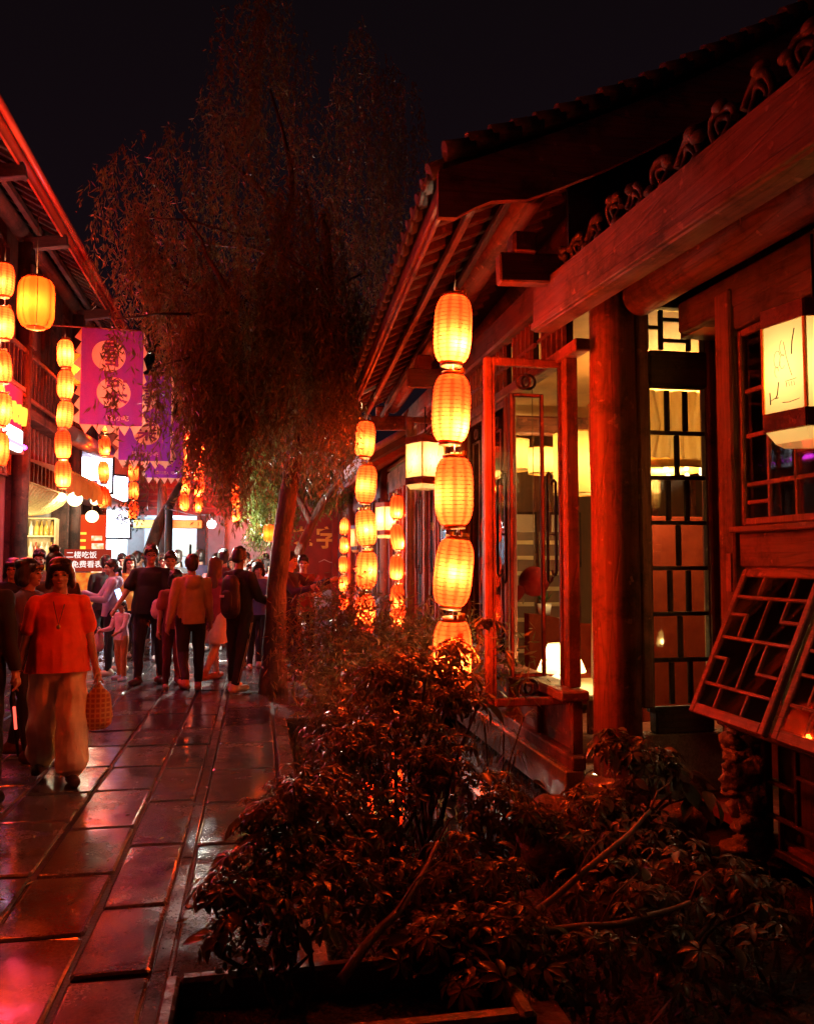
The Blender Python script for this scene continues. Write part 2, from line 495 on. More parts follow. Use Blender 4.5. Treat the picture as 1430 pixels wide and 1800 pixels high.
# thin raised edging stones between the courses
mb = None
y = 1.6
while y < 13:
    L_ = rng.uniform(.8, 1.3)
    b = MB().box((0, 0, 0), (.061, L_ - .008, .14), ch=.004)
    b.build('edging_stone', M['slab'], pave, loc=(-.355, y + L_ / 2, -.0725 + rng.uniform(-.002, .002))); y += L_
# kerb of the planting bed
y = 2.95
kb = empty('bed_kerb', kind='structure')
while y < 8.4:
    L_ = rng.uniform(.7, 1.1); L_ = min(L_, 8.45 - y) if 8.45 - y > .2 else 8.45 - y
    b = MB().box((0, 0, 0), (.12, L_ - .01, .26), ch=.012)
    b.build('kerb_stone', M['kerb'], kb, loc=(.245, y + L_ / 2, -.11 + rng.uniform(-.004, .004))); y += L_
b = MB().box((1.1, 8.40, -.11), (1.58, .12, .26), ch=.012); b.build('kerb_stone', M['kerb'], kb)
# paving behind the bed up to the hall
g = MB(); g.add([(.20, 8.47, -.004), (2.2, 8.47, -.004), (2.2, 12.3, -.004), (.20, 12.3, -.004)], [(0, 1, 2, 3)])
tag(g.build('terrace', M['slab']), kind='structure')
# soil of the bed, uneven
nx, ny = 40, 80
xs = np.linspace(.30, 3.0, nx); ys = np.linspace(-.5, 8.4, ny)
vv = []
for yy in ys:
    for xx in xs:
        h = -.12 + .07 * noise.noise((xx * 1.3, yy * 1.3, 0)) + .02 * noise.noise((xx * 6, yy * 6, 3))
        if .75 < xx < 1.85 and 4.2 < yy < 7.6: h -= .12
        vv.append((xx, yy, h))
ff = [(j * nx + i, j * nx + i + 1, (j + 1) * nx + i + 1, (j + 1) * nx + i) for j in range(ny - 1) for i in range(nx - 1)]
tag(link('bed_soil', fast_mesh('bed_soil', vv, ff, M['soil'], True)), kind='structure')
m, nt, out = new_mat('pond_water')
bs = N(nt, 'BsdfPrincipled'); bs.inputs['Base Color'].default_value = (.006, .006, .006, 1); bs.inputs['Roughness'].default_value = .03
bs.inputs['Specular IOR Level'].default_value = .9
tc = N(nt, 'TexCoord'); nz = N(nt, 'TexNoise'); nz.inputs['Scale'].default_value = 5; bp = N(nt, 'Bump'); bp.inputs['Strength'].default_value = .04
nt.links.new(tc.outputs['Object'], nz.inputs['Vector']); nt.links.new(nz.outputs['Fac'], bp.inputs['Height']); nt.links.new(bp.outputs[0], bs.inputs['Normal'])
nt.links.new(bs.outputs[0], out.inputs[0])
g = MB(); g.add([(.72, 4.1, -.165), (1.88, 4.1, -.165), (1.88, 7.7, -.165), (.72, 7.7, -.165)], [(0, 1, 2, 3)])
tag(g.build('water', m), kind='structure')
# ------------------------------------------------------------------ the timber hall on the right
hall = empty('timber_hall', (2.2, 5.0, 0), label='red timber teahouse with open casement windows and a tiled gable roof', cat='building')
hall_M = Matrix.Translation(Vector((-2.2, -5.0, 0)))
def hp(mb, name, mat, parent=None):
    """a part of the hall given in world coordinates"""
    o = mb.build(name, mat, hall if parent is None else parent)
    if parent is None: o.location = (-2.2, -5.0, 0)
    return o
HX = 2.12            # street wall plane
HY0, HY1 = 5.05, 11.4
# --- corner column: round, weathered, slightly waisted
def column(x, y, r, z1, name='column', par=None):
    prof, z = [], 0.0
    vs, fs = [], []
    n = 22; k = 26
    for j in range(k + 1):
        z = z1 * j / k
        for i in range(n):
            t = 2 * math.pi * i / n
            rr = r * (1.03 - .05 * j / k) + .010 * noise.noise((math.cos(t) * 1.6 + x, math.sin(t) * 1.6 + y, z * 1.1)) + .004 * noise.noise((math.cos(t) * 9, math.sin(t) * 9 + y, z * .8))
            vs.append((x + rr * math.cos(t), y + rr * math.sin(t), z))
    for j in range(k):
        for i in range(n):
            fs.append((j * n + i, j * n + (i + 1) % n, (j + 1) * n + (i + 1) % n, (j + 1) * n + i))
    mb = MB(); mb.add(vs, fs, True)
    return mb
hp(column(2.35, 5.10, .155, 3.62), 'column', M['redZ'])
hp(column(2.20, 8.40, .13, 3.55), 'column', M['redZ'])
hp(column(2.20, 11.35, .13, 3.45), 'column', M['redZ'])
for i, (yy, xx) in enumerate(((5.10, 2.35), (8.40, 2.20), (11.35, 2.20))):
    b = MB().lathe([(.19, 0), (.24, .05), (.25, .13), (.21, .19), (.17, .21)], 20, (xx, yy, 0), capt=True)
    hp(b, 'column_base', M['kerb'])
# --- plinth and sill wall
b = MB().box((2.07, 8.2, .10), (.14, 6.1, .24), ch=.012); hp(b, 'plinth', M['kerb'])
b = MB().box((2.10, 8.2, .26), (.10, 6.1, .09), ch=.01); hp(b, 'bottom_rail', M['redY'])
b = MB().box((2.08, 8.2, .70), (.20, 6.1, .07), ch=.012); hp(b, 'window_sill', M['redY'])
y = 5.25
ys_post = []
while y < 11.3:
    ys_post.append(y); y += .70
for k, y in enumerate(ys_post):
    b = MB().box((2.12, y, .485), (.075, .06, .36), ch=.006); hp(b, 'stile', M['redZ'])
    if k < len(ys_post) - 1:
        b = MB().box((2.14, y + .35, .485), (.024, .64, .355)); o = hp(b, 'panel', M['redZ'])
        b = MB().box((2.124, y + .35, .485), (.012, .46, .24), ch=.005); hp(b, 'raised_field', M['redZ'], o)
# --- window posts, lintel, transom lattice, head beam
for y in ys_post:
    if 5.9 < y < 6.0: continue
    b = MB().box((2.12, y if y > 5.3 else 5.29, 1.87), (.09, .07, 2.26), ch=.008); hp(b, 'window_post', M['redZ'])
b = MB().box((2.12, 8.2, 3.04), (.11, 6.3, .085), ch=.01); hp(b, 'lintel', M['redY'])
b = MB().box((2.12, 8.2, 3.60), (.17, 6.6, .24), ch=.02); hp(b, 'head_beam', M['midY'])
for k, y in enumerate(ys_post[:-1]):
    y0, y1 = y + .035, y + .665
    n = 6
    if k == 0:
        pass
    for j in range(1, n):
        yy = y0 + (y1 - y0) * j / n
        b = MB().box((2.12, yy, 3.28), (.03, .028, .395)); hp(b, 'transom_slat', M['redZ'])
    b = MB().box((2.117, (y0 + y1) / 2, 3.28), (.022, y1 - y0, .03)); hp(b, 'transom_rail', M['redY'])
    b = MB().box((2.145, (y0 + y1) / 2, 3.28), (.006, y1 - y0, .40)); hp(b, 'transom_pane', M['glass'])
# --- casement sash, built in its own frame: x along the sash, z up
def sash_parts(lod=1):
    W, H = .62, 2.42
    fr = .058
    outer = MB()
    outer.box((fr / 2, 0, H / 2), (fr, .05, H), ch=.010)
    outer.box((W - fr / 2, 0, H / 2), (fr, .05, H), ch=.010)
    outer.box((W / 2, 0, H - fr / 2), (W - 2 * fr, .046, fr), ch=.008)
    outer.box((W / 2, 0, fr / 2), (W - 2 * fr, .046, fr), ch=.008)
    # thin bead inside the frame
    outer.box((fr + .008, .006, H / 2), (.014, .03, H - 2 * fr)); outer.box((W - fr - .008, .006, H / 2), (.014, .03, H - 2 * fr))
    inner = MB()
    x0, x1, z0, z1 = .195, .425, .21, 2.16
    for x in (x0, x1): inner.box((x, 0, (z0 + z1) / 2), (.026, .030, z1 - z0 + .026), ch=.006)
    for z in (z0, z1): inner.box(((x0 + x1) / 2, 0, z), (x1 - x0 - .026, .028, .026), ch=.005)
    rings = []
    for zc in (2.16 + .095, .21 - .085):
        r = MB()
        r.torus((.290, 0, zc), .048, .011, 'Y', 22, 8); r.torus((.330, .004, zc), .048, .011, 'Y', 22, 8)
        rings.append(r)
    rods = []
    for xa, flip, dz in ((.095, 1, 0), (.157, -1, .05), (.463, 1, .05), (.525, -1, 0)):
        t = MB()
        zt, zb = 1.56 + dz, .90 - dz
        pts = [(xa + flip * .030, 0, zt - .035), (xa + flip * .026, 0, zt - .006), (xa + flip * .012, 0, zt + .006), (xa, 0, zt - .012)]
        pts += [(xa, 0, zt - .10), (xa, 0, (zt + zb) / 2), (xa, 0, zb + .06)]
        pts += [(xa, 0, zb + .012), (xa + flip * .012, 0, zb - .006), (xa + flip * .026, 0, zb + .006), (xa + flip * .030, 0, zb + .035)]
        t.tube(pts, .011, 7)
        rods.append(t)
    ties = MB(); ties.box((.1235, 0, 1.18), (.046, .014, .014)); ties.box((.4765, 0, 1.18), (.046, .014, .014))
    pane = MB().box((W / 2, .012, H / 2), (W - 2 * fr + .01, .004, H - 2 * fr + .01))
    return outer, inner, rings, rods, ties, pane
def sash_proto():
    outer, inner, rings, rods, ties, pane = sash_parts()
    o = outer.build('casement', M['redZ'], hall)
    inner.build('inner_frame', M['redZ'], o)
    for r in rings: r.build('ring_ornament', M['redX'], o)
    for r in rods: r.build('scroll_rod', M['redZ'], o)
    ties.build('tie', M['redX'], o)
    pane.build('pane', M['glass'], o)
    return o
def hinge(o, x, y, z, rz):
    o.location = (x - 2.2, y - 5.0, z); o.rotation_euler = (0, 0, rz)
sash0 = sash_proto()
hinge(sash0, 2.16, 5.44, .60, R(180 + 1.5))
sash0['label'] = 'casement swung fully open next to the round corner column'
s = copy_tree(sash0, hall); s['label'] = 'casement swung open halfway along the street wall'
hinge(s, 2.08, 8.02, .62, R(180 + 4))
for k, y in enumerate(ys_post[:-1]):
    if k in (0, 1, 4): continue
    s = copy_tree(sash0, hall)
    if 'label' in s: del s['label']
    hinge(s, 2.12, y + .05, .735, R(90)); s.scale = (1, 1, .935)
# --- roof of the hall: eave along the street, gable toward us
EN, EF = Vector((1.15, 4.98, 4.10)), Vector((1.20, 11.35, 3.66))     # eave line near / far
RIDX, RIDZ = 4.5, 5.86
def roof_pt(u, v):
    """u 0..1 from the gable to the far end, v 0..1 from the eave to the ridge, slightly dished"""
    e = EN.lerp(EF, u)
    r = Vector((RIDX, EN.y + (EF.y - EN.y) * u, RIDZ - .12 * u))
    p = e.lerp(r, v)
    p.z -= .12 * math.sin(math.pi * v)
    return p
def sheet(u0, u1, v0, v1, nu, nv, dz, th, flip=False):
    mb = MB(); vs = []
    for k in (0, 1):
        for j in range(nv + 1):
            for i in range(nu + 1):
                p = roof_pt(u0 + (u1 - u0) * i / nu, v0 + (v1 - v0) * j / nv)
                vs.append((p.x, p.y, p.z + dz - k * th))
    n1 = (nu + 1) * (nv + 1); fs = []
    q = lambda i, j, k: k * n1 + j * (nu + 1) + i
    for j in range(nv):
        for i in range(nu):
            fs.append((q(i, j, 0), q(i + 1, j, 0), q(i + 1, j + 1, 0), q(i, j + 1, 0)))
            fs.append((q(i, j, 1), q(i, j + 1, 1), q(i + 1, j + 1, 1), q(i + 1, j, 1)))
    for i in range(nu):
        fs.append((q(i, 0, 0), q(i, 0, 1), q(i + 1, 0, 1), q(i + 1, 0, 0))); fs.append((q(i, nv, 0), q(i + 1, nv, 0), q(i + 1, nv, 1), q(i, nv, 1)))
    for j in range(nv):
        fs.append((q(0, j, 0), q(0, j + 1, 0), q(0, j + 1, 1), q(0, j, 1))); fs.append((q(nu, j, 0), q(nu, j, 1), q(nu, j + 1, 1), q(nu, j + 1, 0)))
    mb.add(vs, fs)
    return mb
hp(sheet(0.005, 1, .012, 1, 16, 10, .0, .03), 'roof_boarding', M['darkX'])
hp(sheet(0, 1, 0, 1, 20, 10, .055, .045), 'roof', M['tile'])
# cap tiles in ribs up the slope, with round ends at the eave
NT = 33
for i in range(NT):
    u = (i + .5) / NT
    mb = MB()
    pts = [roof_pt(u, v) + Vector((0, 0, .075)) for v in (-.022, .06, .2, .4, .6, .8, 1.0)]
    mb.tube(pts, [.058, .058, .056, .056, .056, .056, .056], 8)
    hp(mb, 'cap_tile_rib', M['tile'])
for i in range(NT):
    u = (i + 0.0) / NT
    if i == 0: continue
    p = roof_pt(u, -.020)
    mb = MB()
    prof = [(math.cos(t) * .085, -math.sin(t) * .055) for t in np.linspace(0, math.pi, 8)] + [(-.085, .016), (.085, .016)]
    Mt = Matrix.Translation(p + Vector((-.006, 0, .055))) @ Matrix.Rotation(R(90), 4, 'Z')
    mb.prism(prof, .018, Mt)
    hp(mb, 'drip_tile', M['tile'])
# verge tiles up the gable rake: the stepped dark outline
for i in range(22):
    v = i / 22
    a, c = roof_pt(0, v), roof_pt(0, v + 1 / 22 + .012)
    mb = MB()
    o_ = Vector((0, -.05, .085 + rng.uniform(-.008, .008)))
    mb.tube([a + o_ + Vector((0, 0, .030)), c + o_], [.066, .060], 8)
    hp(mb, 'verge_tile', M['tile'])
mb = MB(); mb.tube([roof_pt(u, 1.0) + Vector((0, 0, .10)) for u in (0, .3, .6, 1)], .11, 10); hp(mb, 'ridge', M['tile'])
# bargeboard on the gable, with a ragged lower end
bb = []
for v in np.linspace(-.012, 1.0, 16):
    p = roof_pt(0, v)
    bb.append((p.x, p.z - .005))
low = []
for i, v in enumerate(np.linspace(1.0, -.012, 30)):
    p = roof_pt(0, v)
    w = .36 + .03 * math.sin(v * 7) + (.012 * noise.noise((v * 25, 0, 0)))
    if v < .16: w = .33 + .02 * math.sin(v * 60) - .25 * max(0, .03 - v)
    low.append((p.x, p.z - w))
b = MB(); b.prism(bb + low, .055, Matrix.Translation((0, 4.955, 0)))
hp(b, 'bargeboard', M['redX'])
# eave fascia, battens and rafters
def eave_line(dx, dz, w, h, y0=0.0, y1=1.0):
    a, c = EN.lerp(EF, y0) + Vector((dx, 0, dz)), EN.lerp(EF, y1) + Vector((dx, 0, dz))
    return MB().bar(a, c, w, h, ch=.006)
hp(eave_line(.02, -.035, .035, .15), 'fascia', M['redY'])
hp(eave_line(.045, -.130, .03, .04), 'fascia_bead', M['redY'])
hp(eave_line(.26, -.085, .05, .06, .02, .98), 'batten', M['redY'])
hp(eave_line(.50, -.045, .05, .05, .02, .98), 'batten', M['darkY'])
for i in range(27):
    u = .014 + .97 * i / 26
    a, c = roof_pt(u, .012) - Vector((0, 0, .075)), roof_pt(u, .36) - Vector((0, 0, .075))
    b = MB().bar(a, c, .075, .075, ch=.008); hp(b, 'rafter', M['midX'])
for v, r in ((.205, .115), (.46, .12)):
    mb = MB(); mb.tube([roof_pt(u, v) - Vector((0, 0, .215)) for u in (.012 if v < .3 else .02, .33, .66, 1)], r, 14)
    hp(mb, 'purlin', M['redY'])
# short bracket arms that carry the eave purlin
for yy in (5.10, 8.40, 11.30):
    b = MB().bar((1.55, yy, 3.53), (2.4, yy, 3.56), .11, .20, ch=.012); hp(b, 'bracket_arm', M['midX'])
    b = MB().box((1.72, yy, 3.70), (.17, .16, .15), ch=.02); hp(b, 'bracket_block', M['redX'])
# gable wall in dark boards above the beam
for i in range(12):
    x0 = 2.05 + i * .215; x1 = x0 + .207
    f = lambda x: roof_pt(0, (x - 1.15) / (RIDX - 1.15)).z - .06
    if x1 > 4.45: continue
    b = MB(); b.prism([(x0, 3.4), (x1, 3.4), (x1, f(x1)), (x0, f(x0))], .03, Matrix.Translation((0, 5.12 + (.004 if i % 2 else 0), 0)))
    hp(b, 'gable_board', M['darkZ'])
# --- gable-side wall right of the column: posts, dark boards and the tall lit lattice
def lattice(parent, at, bars, panes, fm=None, gm=None):
    for (x0, x1, z0, z1) in bars:
        b = MB().box(((x0 + x1) / 2, 0, (z0 + z1) / 2), (x1 - x0, .028, z1 - z0), ch=.004)
        b.build('glazing_bar', fm or M['darkZ'], parent)
    for (x0, x1, z0, z1) in panes:
        b = MB().box(((x0 + x1) / 2, .010, (z0 + z1) / 2), (x1 - x0 + .004, .004, z1 - z0 + .004))
        b.build('pane', gm or M['glass'], parent)
GY = 5.08
b = MB(); b.box((2.535, GY, 1.98), (.08, .12, 2.7), ch=.012); hp(b, 'gable_post', M['redZ'])
b = MB(); b.box((3.10, GY, 1.98), (.19, .12, 2.7), ch=.012); hp(b, 'gable_post', M['redZ'])
b = MB(); b.box((2.80, GY, 2.90), (.42, .10, .24), ch=.01); hp(b, 'gable_rail', M['darkX'])
b = MB(); b.box((2.80, GY, 3.39), (.42, .10, .14), ch=.01); hp(b, 'gable_rail', M['darkX'])
b = MB(); b.box((2.80, GY, .54), (.42, .10, .16), ch=.01); hp(b, 'gable_rail', M['darkX'])
b = MB(); b.box((3.75, GY, 1.98), (1.1, .05, 2.75)); hp(b, 'gable_panel', M['darkZ'])
b = MB(); b.box((3.2, GY, .22), (2.0, .12, .48), ch=.01); hp(b, 'gable_plinth', M['kerb'])
# tall window: rows that alternate three and two lights
x0, x1, z0, z1 = 2.595, 3.0, .63, 2.77
fr = MB()
for x in (x0 - .018, x1 + .018): fr.box((x, 0, (z0 + z1) / 2), (.036, .06, z1 - z0 + .07), ch=.006)
for z in (z0 - .018, z1 + .018): fr.box(((x0 + x1) / 2, 0, z), (x1 - x0, .056, .036), ch=.006)
win = fr.build('tall_window', M['darkZ'], hall, loc=(0, GY - 5.0, 0)); win.location.x = -2.2
bars, panes = [], []
zz = np.linspace(z1, z0, 8)
for r_, n_ in enumerate((3, 2, 3, 2, 3, 2, 3)):
    za, zb = zz[r_], zz[r_ + 1]
    if r_ < 6: bars.append((x0, x1, zb - .014, zb + .014))
    cuts = np.linspace(x0, x1, n_ + 1)
    for c in cuts[1:-1]: bars.append((c - .016, c + .016, zb + .015, za - .015))
    for j in range(n_):
        panes.append((cuts[j] + .016, cuts[j + 1] - .016, zb + .016, za - .016))
lattice(win, None, bars, panes)
x0, x1, z0, z1 = 2.595, 3.0, 3.035, 3.31
fr = MB()
for x in (x0 - .018, x1 + .018): fr.box((x, 0, (z0 + z1) / 2), (.036, .06, z1 - z0 + .02), ch=.006)
win2 = fr.build('transom_window', M['darkZ'], hall, loc=(-2.2, GY - 5.0, 0))
bars = [(x0 + .085, x0 + .115, z0, z1), (x1 - .115, x1 - .085, z0, z1), (x0, x0 + .085, z0 + .14, z0 + .165), (x1 - .085, x1, z0 + .14, z0 + .165),
        (x0 + .115, x1 - .115, z0 + .055, z0 + .08), (x0 + .115, x1 - .115, z1 - .075, z1 - .05)]
panes = [(x0, x1, z0, z1)]
lattice(win2, None, bars, panes)

# --- inside the hall: floor, back walls, ceiling
M['roomwall'] = surf('ochre_room_wall', (.24, .13, .05), (.36, .20, .08), (.6, .8), 3, bump=.2)
M['roomdark'] = surf('brown_room_panelling', (.10, .055, .03), (.20, .10, .055), (.4, .6), 3, (1, 1, .3), bump=.2)
b = MB().box((4.6, 8.2, .05), (4.9, 6.2, .06)); hp(b, 'room_floor', M['redX'])
b = MB().box((4.6, 8.2, 3.47), (4.9, 6.1, .05)); hp(b, 'room_ceiling', M['roomwall'])
b = MB().box((7.0, 8.2, 1.75), (.06, 6.2, 3.4)); hp(b, 'room_wall', M['roomdark'])
b = MB().box((4.6, 11.35, 1.75), (4.8, .06, 3.4)); hp(b, 'room_wall', M['roomdark'])
for k in range(7):
    b = MB().box((2.75 + k * .62, 11.30, 1.7), (.09, .06, 3.2), ch=.01); hp(b, 'room_stud', M['redZ'])
b = MB().box((4.6, 9.2, 3.20), (4.6, .16, .22), ch=.02); hp(b, 'room_beam', M['redX'])

# ------------------------------------------------------------------ annex that runs toward us on the right
AX = 2.78
annex = empty('window_annex', (AX, 3.6, 0), label='low timber annex with propped lattice windows beside the teahouse', cat='building')
def ap(mb, name, mat, parent=None):
    o = mb.build(name, mat, annex if parent is None else parent)
    if parent is None: o.location = (-AX, -3.6, 0)
    return o
# big carved beam and the round log under it
b = MB(); b.bar((1.97, 5.40, 3.365), (1.95, 1.0, 3.10), .15, .32, ch=.012); ap(b, 'eave_beam', M['midY'])
b = MB(); b.bar((1.885, 5.38, 3.235), (1.865, 1.0, 2.97), .03, .05, ch=.006); ap(b, 'beam_moulding', M['midY'])
b = MB(); b.bar((2.30, 5.0, 3.44), (2.28, 1.0, 3.30), .16, .05, ch=.006); ap(b, 'soffit_strip', M['redY'])
vs = []
b = MB(); b.tube([(2.46, 4.90 - .5 * k, 3.33 - .014 * k + .008 * math.sin(k * 1.7)) for k in range(9)], [.125, .13, .128, .125, .128, .125, .124, .126, .125], 18); ap(b, 'round_log', M['midY'])
b = MB(); b.bar((2.80, 4.9, 3.20), (2.80, 1.0, 3.10), .15, .20, ch=.012); ap(b, 'wall_plate', M['darkY'])
# openwork carving along the top of the beam: vine scrolls with leaf knots
def scroll(y, z, s, flip):
    mb = MB(); pts, rad = [], []
    for k in range(22):
        t = k / 21
        a = t * 4.2 * math.pi * .75
        r = .10 * s * (1 - .72 * t)
        pts.append((1.96 + .012 * math.sin(k), y + flip * r * math.cos(a), z + r * math.sin(a)))
        rad.append(.022 * s * (1 - .45 * t))
    mb.tube(pts, rad, 6)
    for q in range(3):
        a = random.uniform(0, 6.28)
        mb.ell((1.95, y + flip * .10 * s * math.cos(a), z + .10 * s * math.sin(a)), (.030 * s, .052 * s, .028 * s), 8, 5)
    return mb
for k in range(13):
    y = 5.28 - k * .27
    mb = scroll(y, 3.60 - .0163 * k + random.uniform(-.02, .02), random.uniform(.9, 1.15), 1 if k % 2 else -1)
    ap(mb, 'carved_scroll', M['darkY'])
# annex roof boarding above the beam
b = MB(); b.add([(1.75, 4.85, 3.92), (3.9, 4.85, 4.35), (3.9, .6, 4.2), (1.75, .6, 3.78)], [(0, 3, 2, 1)])
b.add([(1.75, 4.85, 3.97), (3.9, 4.85, 4.40), (3.9, .6, 4.25), (1.75, .6, 3.83)], [(0, 1, 2, 3)])
# (kept behind the gable line: the annex sits under the hall eave)
# wall W3
b = MB(); b.box((AX, 4.36, 1.75), (.15, .16, 2.9), ch=.012); ap(b, 'corner_post', M['midZ'])
b = MB(); b.box((AX, 2.95, 1.65), (.10, .12, .24 + .0), ch=.01)
b = MB(); b.box((AX, 2.55, 1.66), (.09, 3.46, .20), ch=.01); ap(b, 'wall_rail', M['midY'])
b = MB(); b.box((AX - .03, 2.55, 1.775), (.16, 3.46, .035), ch=.006); ap(b, 'upper_sill', M['midY'])
b = MB(); b.box((AX, 2.55, 3.02), (.10, 3.46, .14), ch=.01); ap(b, 'wall_rail', M['darkY'])
b = MB(); b.box((AX - .05, 2.75, .70), (.34, 3.05, .05), ch=.01); ap(b, 'counter', M['darkY'])
b = MB(); b.box((3.08, 4.70, 1.75), (.05, .64, 2.9)); ap(b, 'return_panel', M['darkZ'])
# upper fixed lattice windows
def upper_window(y0, y1):
    z0, z1 = 1.80, 2.94
    fr = MB()
    for y in (y0 + .02, y1 - .02): fr.box((y, 0, (z0 + z1) / 2), (.04, .06, z1 - z0), ch=.006)
    for z in (z0 + .02, z1 - .02): fr.box(((y0 + y1) / 2, 0, z), (y1 - y0 - .08, .056, .04), ch=.006)
    w = fr.build('upper_window', M['redZ'], annex, loc=(0, -3.6, 0), rot=(0, 0, R(90)))
    a, c = y0 + .04, y1 - .04
    W_ = c - a
    bars = [(a, c, 2.02, 2.046), (a, c, 2.30, 2.326), (a, c, 2.56, 2.586), (a + W_ * .30, a + W_ * .30 + .024, z0, z1), (a + W_ * .66, a + W_ * .66 + .024, z0, z1),
            (a, a + W_ * .30, 2.16, 2.182), (a + W_ * .66, c, 1.92, 1.942), (a + W_ * .15, a + W_ * .15 + .02, 2.60, z1)]
    lattice(w, None, bars, [(a, c, z0 + .04, z1 - .04)], fm=M['redZ'])
for (a, c) in ((3.56, 4.28), (2.80, 3.52), (2.04, 2.76)): upper_window(a, c)
for y in (3.54, 2.78, 2.02):
    b = MB(); b.box((AX, y, 2.37), (.08, .05, 1.18), ch=.006); ap(b, 'mullion', M['redZ'])
# propped-open awning windows
def awning(yc, label=None):
    W_, L_ = .68, .87
    fr = MB(); t = .045
    for y in (t / 2, W_ - t / 2): fr.box((y, 0, -L_ / 2), (t, .035, L_), ch=.006)
    for z in (-t / 2, -L_ + t * .65): fr.box((W_ / 2, 0, z), (W_ - 2 * t, .033, t if z > -.1 else t * 1.3), ch=.006)
    w = fr.build('awning_window', M['redX'], annex)
    w.rotation_mode = 'QUATERNION'
    # local x -> world +Y, local -z -> down and outward (-X)
    a = math.radians(24.5)
    X_ = Vector((0, 1, 0)); Z_ = Vector((math.sin(a), 0, math.cos(a))); Y_ = Z_.cross(X_)
    m = Matrix((X_, Y_, Z_)).transposed()
    w.rotation_quaternion = m.to_quaternion()
    w.location = (-.02, yc - 3.6, 1.545)
    a0, a1, b0, b1 = t, W_ - t, -L_ + t * 1.3, -t
    q = .020
    F = lambda f: a0 + (a1 - a0) * f
    G = lambda f: b0 + (b1 - b0) * f
    bars = [(a0, a1, G(.84) - q / 2, G(.84) + q / 2), (a0, a1, G(.52) - q / 2, G(.52) + q / 2), (a0, a1, G(.16) - q / 2, G(.16) + q / 2),
            (F(.24) - q / 2, F(.24) + q / 2, G(.84) + q / 2, b1), (F(.70) - q / 2, F(.70) + q / 2, G(.84) + q / 2, b1),
            (F(.50) - q / 2, F(.50) + q / 2, G(.16) + q / 2, G(.52) - q / 2), (F(.50) - q / 2, F(.50) + q / 2, G(.52) + q / 2, G(.84) - q / 2),
            (F(.24) - q / 2, F(.24) + q / 2, G(.68), G(.84) - q / 2), (a0, F(.24) + q / 2, G(.68) - q / 2, G(.68) + q / 2),
            (F(.30) - q / 2, F(.30) + q / 2, G(.30), G(.52) - q / 2), (a0, F(.30) + q / 2, G(.30) - q / 2, G(.30) + q / 2),
            (F(.76) - q / 2, F(.76) + q / 2, G(.52) + q / 2, G(.70)), (F(.76) - q / 2, a1, G(.70) - q / 2, G(.70) + q / 2),
            (F(.80) - q / 2, F(.80) + q / 2, G(.16) + q / 2, G(.36)), (F(.80) - q / 2, a1, G(.36) - q / 2, G(.36) + q / 2),
            (F(.30) - q / 2, F(.30) + q / 2, b0, G(.16) - q / 2), (F(.72) - q / 2, F(.72) + q / 2, b0, G(.16) - q / 2)]
    lattice(w, None, bars, [(a0, a1, b0, b1)], fm=M['redX'])
    return w
for k, y in enumerate((3.58, 2.84, 2.10)): awning(y)
for y in (3.55, 2.80, 2.06):
    b = MB(); b.box((AX - .02, y, 1.12), (.07, .06, .82), ch=.008); ap(b, 'strut', M['redZ'])
    b = MB(); b.tube([(AX - .01, y, 1.55), (AX - .01, y + .7, 1.55)], .02, 8); ap(b, 'hinge_rod', M['redY'])
b = MB(); b.bar((AX - .06, 4.33, 1.42), (AX - .06, 4.33, 1.64), .05, .05); ap(b, 'hinge_block', M['redZ'])
# low lattice panels under the counter
for y0 in (3.42, 2.62, 1.82):
    y1 = y0 + .74
    fr = MB()
    for y in (y0 + .02, y1 - .02): fr.box((y, 0, .34), (.04, .05, .66), ch=.005)
    for z in (.03, .65): fr.box(((y0 + y1) / 2, 0, z), (y1 - y0 - .08, .046, .04), ch=.005)
    w = fr.build('lattice_panel', M['darkZ'], annex, loc=(0, -3.6, 0), rot=(0, 0, R(90)))
    W_ = y1 - y0 - .08; a = y0 + .04
    bars = [(a, a + W_, .20, .222), (a, a + W_ * .62, .46, .482), (a + W_ * .3, a + W_ * .3 + .022, .05, .46), (a + W_ * .62, a + W_ * .62 + .022, .222, .63), (a + W_ * .62, a + W_, .38, .402), (a + W_ * .84, a + W_ * .84 + .02, .05, .2)]
    lattice(w, None, bars, [])
    b = MB(); b.box((AX + .10, (y0 + y1) / 2, .34), (.03, y1 - y0, .64)); ap(b, 'back_board', M['darkZ'])
# annex interior
b = MB().box((5.2, 3.2, 1.6), (.06, 3.6, 3.2)); ap(b, 'room_wall', M['roomdark'])
b = MB().box((4.25, 5.0, 1.6), (2.0, .05, 3.2)); ap(b, 'room_wall', M['roomdark'])
b = MB().box((4.0, 3.2, 3.12), (2.4, 3.6, .05)); ap(b, 'room_ceiling', M['roomwall'])
b = MB().box((4.0, 3.2, .05), (2.4, 3.6, .06)); ap(b, 'room_floor', M['redX'])
b = MB(); b.add([(2.3, 4.93, 3.60), (5.3, 4.93, 4.2), (5.3, .8, 4.05), (2.3, .8, 3.50)], [(0, 3, 2, 1)]); ap(b, 'roof_boarding', M['darkX'])
